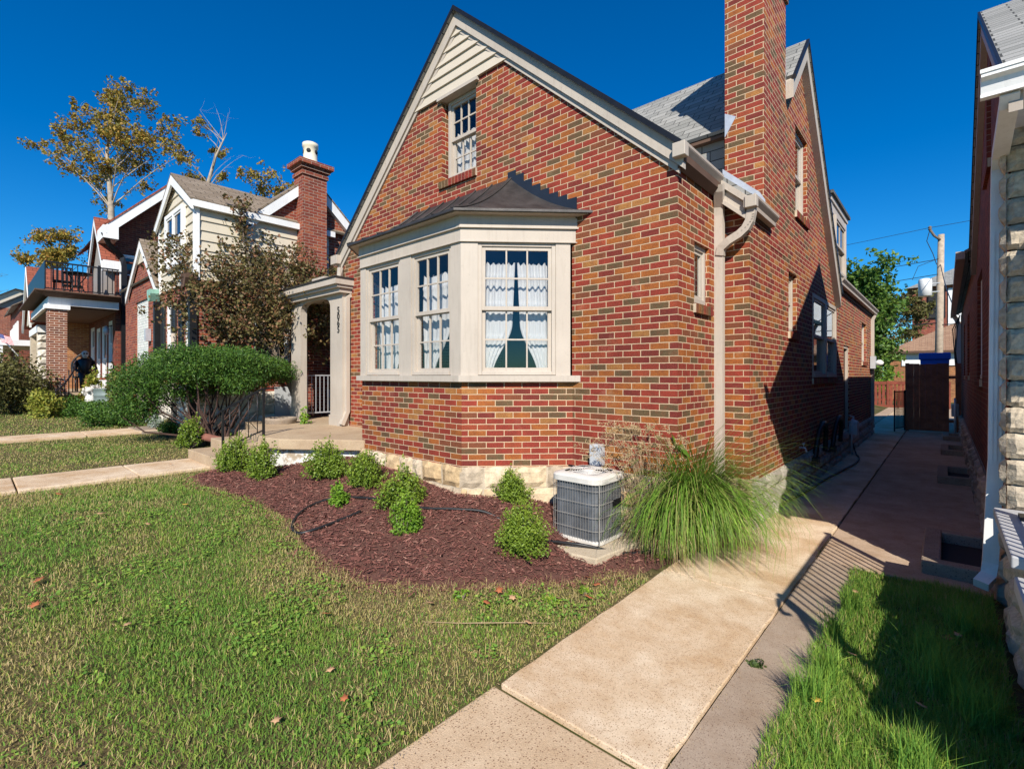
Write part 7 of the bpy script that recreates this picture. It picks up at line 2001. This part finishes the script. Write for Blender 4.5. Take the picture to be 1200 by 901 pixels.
ms = empty('water_meter', (0.18, 17.6, 0.8), 'grey meter pipes at the far corner of the right wall by the board fence', 'meter')
mbx = MB(); mbx.box(0.12, 0.28, 18.3, 18.55, 0.55, 0.9); part('box', mbx, M['grey_box'], ms, bevel=0.02)
mbx = MB(); mbx.tube([(0.2, 18.2, 0), (0.2, 18.2, 1.0), (0.2, 18.42, 1.05), (0.2, 18.45, 0.9)], 0.025, 8); part('pipes', mbx, M['grey_box'], ms)

# things on the steps and porch of the balcony house
mbx = MB(); mbx.box(-18.9, -17.1, 2.3, 3.05, 0.5, 1.02); tag(mbx.build('stone_landing', M['slab'], bevel=0.02), 'pale concrete landing under the tub and white flowers', 'landing')
tbn = empty('tub_planter', (-16.95, 2.55, 1.0), 'round ribbed galvanised tub planter at the balcony house steps', 'planter')
mbx = MB(); mbx.lathe((-16.9, 2.6, 0.85), [(0.40, 0), (0.41, 0.12), (0.425, 0.14), (0.41, 0.16), (0.415, 0.3), (0.43, 0.32), (0.415, 0.34), (0.42, 0.48), (0.44, 0.5), (0.40, 0.5)], 24); part('tub', mbx, M['tank'], tbn)
mbx = MB(); mbx.lathe((-16.9, 2.6, 1.28), [(0.39, 0), (0.36, 0.03)], 20); part('soil', mbx, M['soil'], tbn)
blob_bush('white_flowers', 'white mounded chrysanthemums left of the galvanised tub', (-17.55, 2.35, 1.15), (0.36, 0.3, 0.26), 1100, 0.07, 'petal', 'flowers')
pk = empty('pumpkin', (-17.95, 2.3, 1.02), 'small orange pumpkin below the white flowers', 'pumpkin')
mbx = MB()
vs = []; fs = []; n1_ = 24
for j in range(9):
    ph = -PI / 2 + PI * j / 8
    for k in range(n1_):
        th = 2 * PI * k / n1_; r_ = 0.15 * math.cos(ph) * (1 + 0.07 * math.cos(th * 8)); vs.append((-17.95 + r_ * math.cos(th), 2.3 + r_ * math.sin(th), 1.15 + 0.12 * math.sin(ph)))
for j in range(8):
    for k in range(n1_): fs.append((j * n1_ + k, j * n1_ + (k + 1) % n1_, (j + 1) * n1_ + (k + 1) % n1_, (j + 1) * n1_ + k))
mbx.mesh(vs, fs, True); part('body', mbx, M['pumpkin'], pk)
mbx = MB(); mbx.tube([(-17.95, 2.3, 1.25), (-17.94, 2.31, 1.31), (-17.91, 2.32, 1.34)], [0.022, 0.018, 0.014], 6); part('stalk', mbx, M['bark'], pk)
dgs = empty('dog_statue', (-17.35, 2.15, 1.0), 'small white sitting dog statue in front of the galvanised tub', 'statue')
mbx = MB(); mbx.lathe((-17.35, 2.2, 0.95), [(0.12, 0), (0.14, 0.1), (0.10, 0.24), (0.06, 0.3)], 12); mbx.lathe((-17.31, 2.16, 1.22), [(0.02, 0), (0.085, 0.05), (0.09, 0.1), (0.05, 0.16), (0.01, 0.17)], 12); mbx.tube([(-17.31, 2.16, 1.29), (-17.21, 2.09, 1.27)], [0.05, 0.035], 8); part('body', mbx, M['petal'], dgs)
mbx = MB()
for s_ in (-1, 1): mbx.prism([(-17.36 + 0.06 * s_, 2.2, 1.34), (-17.30 + 0.06 * s_, 2.2, 1.34), (-17.34 + 0.08 * s_, 2.2, 1.42)], (0, 0.02, 0))
part('ears', mbx, M['petal'], dgs)
# porch rail, rocking chair with skull-faced dummy
ir = empty('step_railing', (-18.6, 1.9, 1.0), 'black iron handrail curving up the steps of the balcony house', 'handrail')
mbx = MB(); mbx.tube(smooth_path([(-17.2, 1.35, 1.15), (-17.9, 1.7, 1.45), (-18.6, 2.0, 1.9), (-19.3, 2.05, 2.05)], 5), 0.022, 6); part('rail', mbx, M['black_metal'], ir)
mbx = MB()
for k in range(6):
    f = k / 5; mbx.tube([(-17.3 - 1.9 * f, 1.4 + 0.62 * f, 0.55 + 0.6 * f), (-17.3 - 1.9 * f, 1.4 + 0.62 * f, 1.2 + 0.82 * f)], 0.014, 6)
part('balusters', mbx, M['black_metal'], ir)
DY = 0.22
rc = empty('porch_chair', (-20.3, 2.2 + DY, 1.2), 'dark bentwood porch chair behind the brick pillar', 'chair')
mbx = MB(); mbx.box(-20.55, -20.05, 1.95 + DY, 2.45 + DY, 1.62, 1.67); part('seat', mbx, M['black_metal'], rc)
mbx = MB(); mbx.tube(smooth_path([(-20.5, 1.95 + DY, 1.65), (-20.55, 1.93 + DY, 2.1), (-20.5, 2.2 + DY, 2.4), (-20.55, 2.45 + DY, 2.1), (-20.5, 2.45 + DY, 1.65)], 5), 0.025, 6)
for k in range(4): mbx.tube([(-20.52, 2.02 + 0.12 * k + DY, 1.66), (-20.54, 2.02 + 0.12 * k + DY, 2.26)], 0.014, 5)
part('backrest', mbx, M['black_metal'], rc)
for sx in (-20.5, -20.1):
    for sy in (2.0 + DY, 2.4 + DY):
        mbx = MB(); mbx.tube([(sx, sy, 1.2), (sx, sy, 1.63)], 0.02, 6); part('leg', mbx, M['black_metal'], rc)
dm_ = empty('halloween_dummy', (-20.2, 2.25 + DY, 1.67), 'black clothed dummy with a white skull face seated on the porch chair', 'decoration')
mbx = MB(); mbx.tube([(-20.25, 2.2 + DY, 1.67), (-20.3, 2.2 + DY, 1.95), (-20.3, 2.2 + DY, 2.18), (-20.28, 2.2 + DY, 2.25)], [0.17, 0.17, 0.2, 0.07], 10); mbx.tube([(-20.28, 2.1 + DY, 1.72), (-19.85, 2.08 + DY, 1.72), (-19.82, 2.08 + DY, 1.3)], [0.09, 0.08, 0.05], 8); mbx.tube([(-20.28, 2.3 + DY, 1.72), (-19.85, 2.32 + DY, 1.72), (-19.82, 2.32 + DY, 1.3)], [0.09, 0.08, 0.05], 8)
mbx.tube([(-20.3, 2.02 + DY, 2.15), (-20.15, 1.95 + DY, 1.9), (-19.95, 2.05 + DY, 1.8)], [0.06, 0.05, 0.04], 8); mbx.tube([(-20.3, 2.38 + DY, 2.15), (-20.15, 2.45 + DY, 1.9), (-19.95, 2.35 + DY, 1.8)], [0.06, 0.05, 0.04], 8); part('clothes', mbx, M['rubber'], dm_)
mbx = MB(); mbx.lathe((-20.24, 2.2 + DY, 2.25), [(0.04, 0), (0.07, 0.05), (0.09, 0.12), (0.085, 0.18), (0.03, 0.23)], 14); sk = part('skull', mbx, M['petal'], dm_)
mbx = MB(); mbx.tube([(-20.17, 2.17 + DY, 2.39), (-20.14, 2.165 + DY, 2.39)], 0.025, 8); mbx.tube([(-20.17, 2.23 + DY, 2.39), (-20.14, 2.235 + DY, 2.39)], 0.025, 8); mbx.box(-20.16, -20.145, 2.17 + DY, 2.24 + DY, 2.29, 2.305); part('eye_sockets', mbx, M['dark_room'], sk)
wc = empty('porch_chair', (-19.95, 2.85, 1.2), 'white slatted seat with red cushion against the porch wall', 'chair')
mbx = MB(); mbx.box(-20.2, -19.85, 2.55, 3.0, 1.5, 1.56); part('seat', mbx, M['white'], wc)
mbx = MB(); mbx.box(-20.2, -19.85, 2.98, 3.04, 1.56, 2.1); part('backrest', mbx, M['white'], wc)
mbx = MB(); mbx.box(-20.17, -19.88, 2.57, 2.97, 1.565, 1.63); part('cushion', mbx, M['wood_red'], wc, bevel=0.02)
for sx in (-20.18, -19.9):
    for sy in (2.58, 2.95):
        mbx = MB(); mbx.box(sx, sx + 0.04, sy, sy + 0.04, 1.2, 1.5); part('leg', mbx, M['white'], wc)
pl2 = empty('porch_lantern', (-19.3, 2.05, 3.0), 'small metal wall lantern behind the brick pillar', 'lantern')
mbx = MB(); mbx.lathe((-20.0, 2.9, 3.0), [(0.04, 0), (0.08, 0.05), (0.08, 0.2), (0.02, 0.28)], 8); part('lamp_body', mbx, M['galv'], pl2)
mbx = MB(); mbx.tube([(-20.0, 2.9, 3.25), (-20.0, 3.05, 3.3)], 0.014, 6); part('bracket', mbx, M['black_metal'], pl2)
# ------------------------------------------------------------------ sky, sun, camera
world = bpy.data.worlds.new('World'); scene.world = world; world.use_nodes = True
nt = world.node_tree; bg = nt.nodes['Background']
SUN_EL = math.radians(37.2); SX, SY = 0.663, -0.749          # direction towards the sun (horizontal part)
sky = nt.nodes.new('ShaderNodeTexSky'); sky.sky_type = 'NISHITA'; sky.sun_disc = False
sky.sun_elevation = SUN_EL; sky.sun_rotation = math.atan2(SX, SY); sky.altitude = 300; sky.air_density = 1.0; sky.dust_density = 0.0; sky.ozone_density = 4.0
hsv = nt.nodes.new('ShaderNodeHueSaturation'); hsv.inputs['Saturation'].default_value = 1.42; hsv.inputs['Value'].default_value = 0.87
nt.links.new(sky.outputs[0], hsv.inputs['Color']); gain = mixc(nt, 1.0, hsv.outputs[0], (0.45, 0.91, 1.05), 'MULTIPLY'); nt.links.new(gain, bg.inputs['Color']); bg.inputs['Strength'].default_value = 0.108
sl = bpy.data.lights.new('sun', 'SUN'); sl.energy = 4.9; sl.angle = math.radians(0.55); sl.color = (1.0, 0.93, 0.82)
so = bpy.data.objects.new('sun', sl); COL.objects.link(so)
sd_ = Vector((-SX * math.cos(SUN_EL), -SY * math.cos(SUN_EL), -math.sin(SUN_EL)))
so.rotation_euler = sd_.to_track_quat('-Z', 'Y').to_euler(); so.location = (10, -12, 20)
cam = bpy.data.cameras.new('camera'); cam.lens = 17.04; cam.sensor_width = 36; cam.sensor_fit = 'HORIZONTAL'; cam.clip_start = 0.05; cam.clip_end = 3000
cam.shift_y = -0.00875
co = bpy.data.objects.new('camera', cam); COL.objects.link(co); co.location = (0, 0, 1.7)
co.rotation_euler = (math.radians(90), 0, math.atan2(508, 568))
scene.camera = co
scene.view_settings.view_transform = 'Standard'; scene.view_settings.look = 'None'; scene.view_settings.exposure = 0.50; scene.view_settings.gamma = 1.0
scene.render.engine = 'CYCLES'
scene.cycles.max_bounces = 8; scene.cycles.transparent_max_bounces = 16; scene.cycles.use_denoising = True
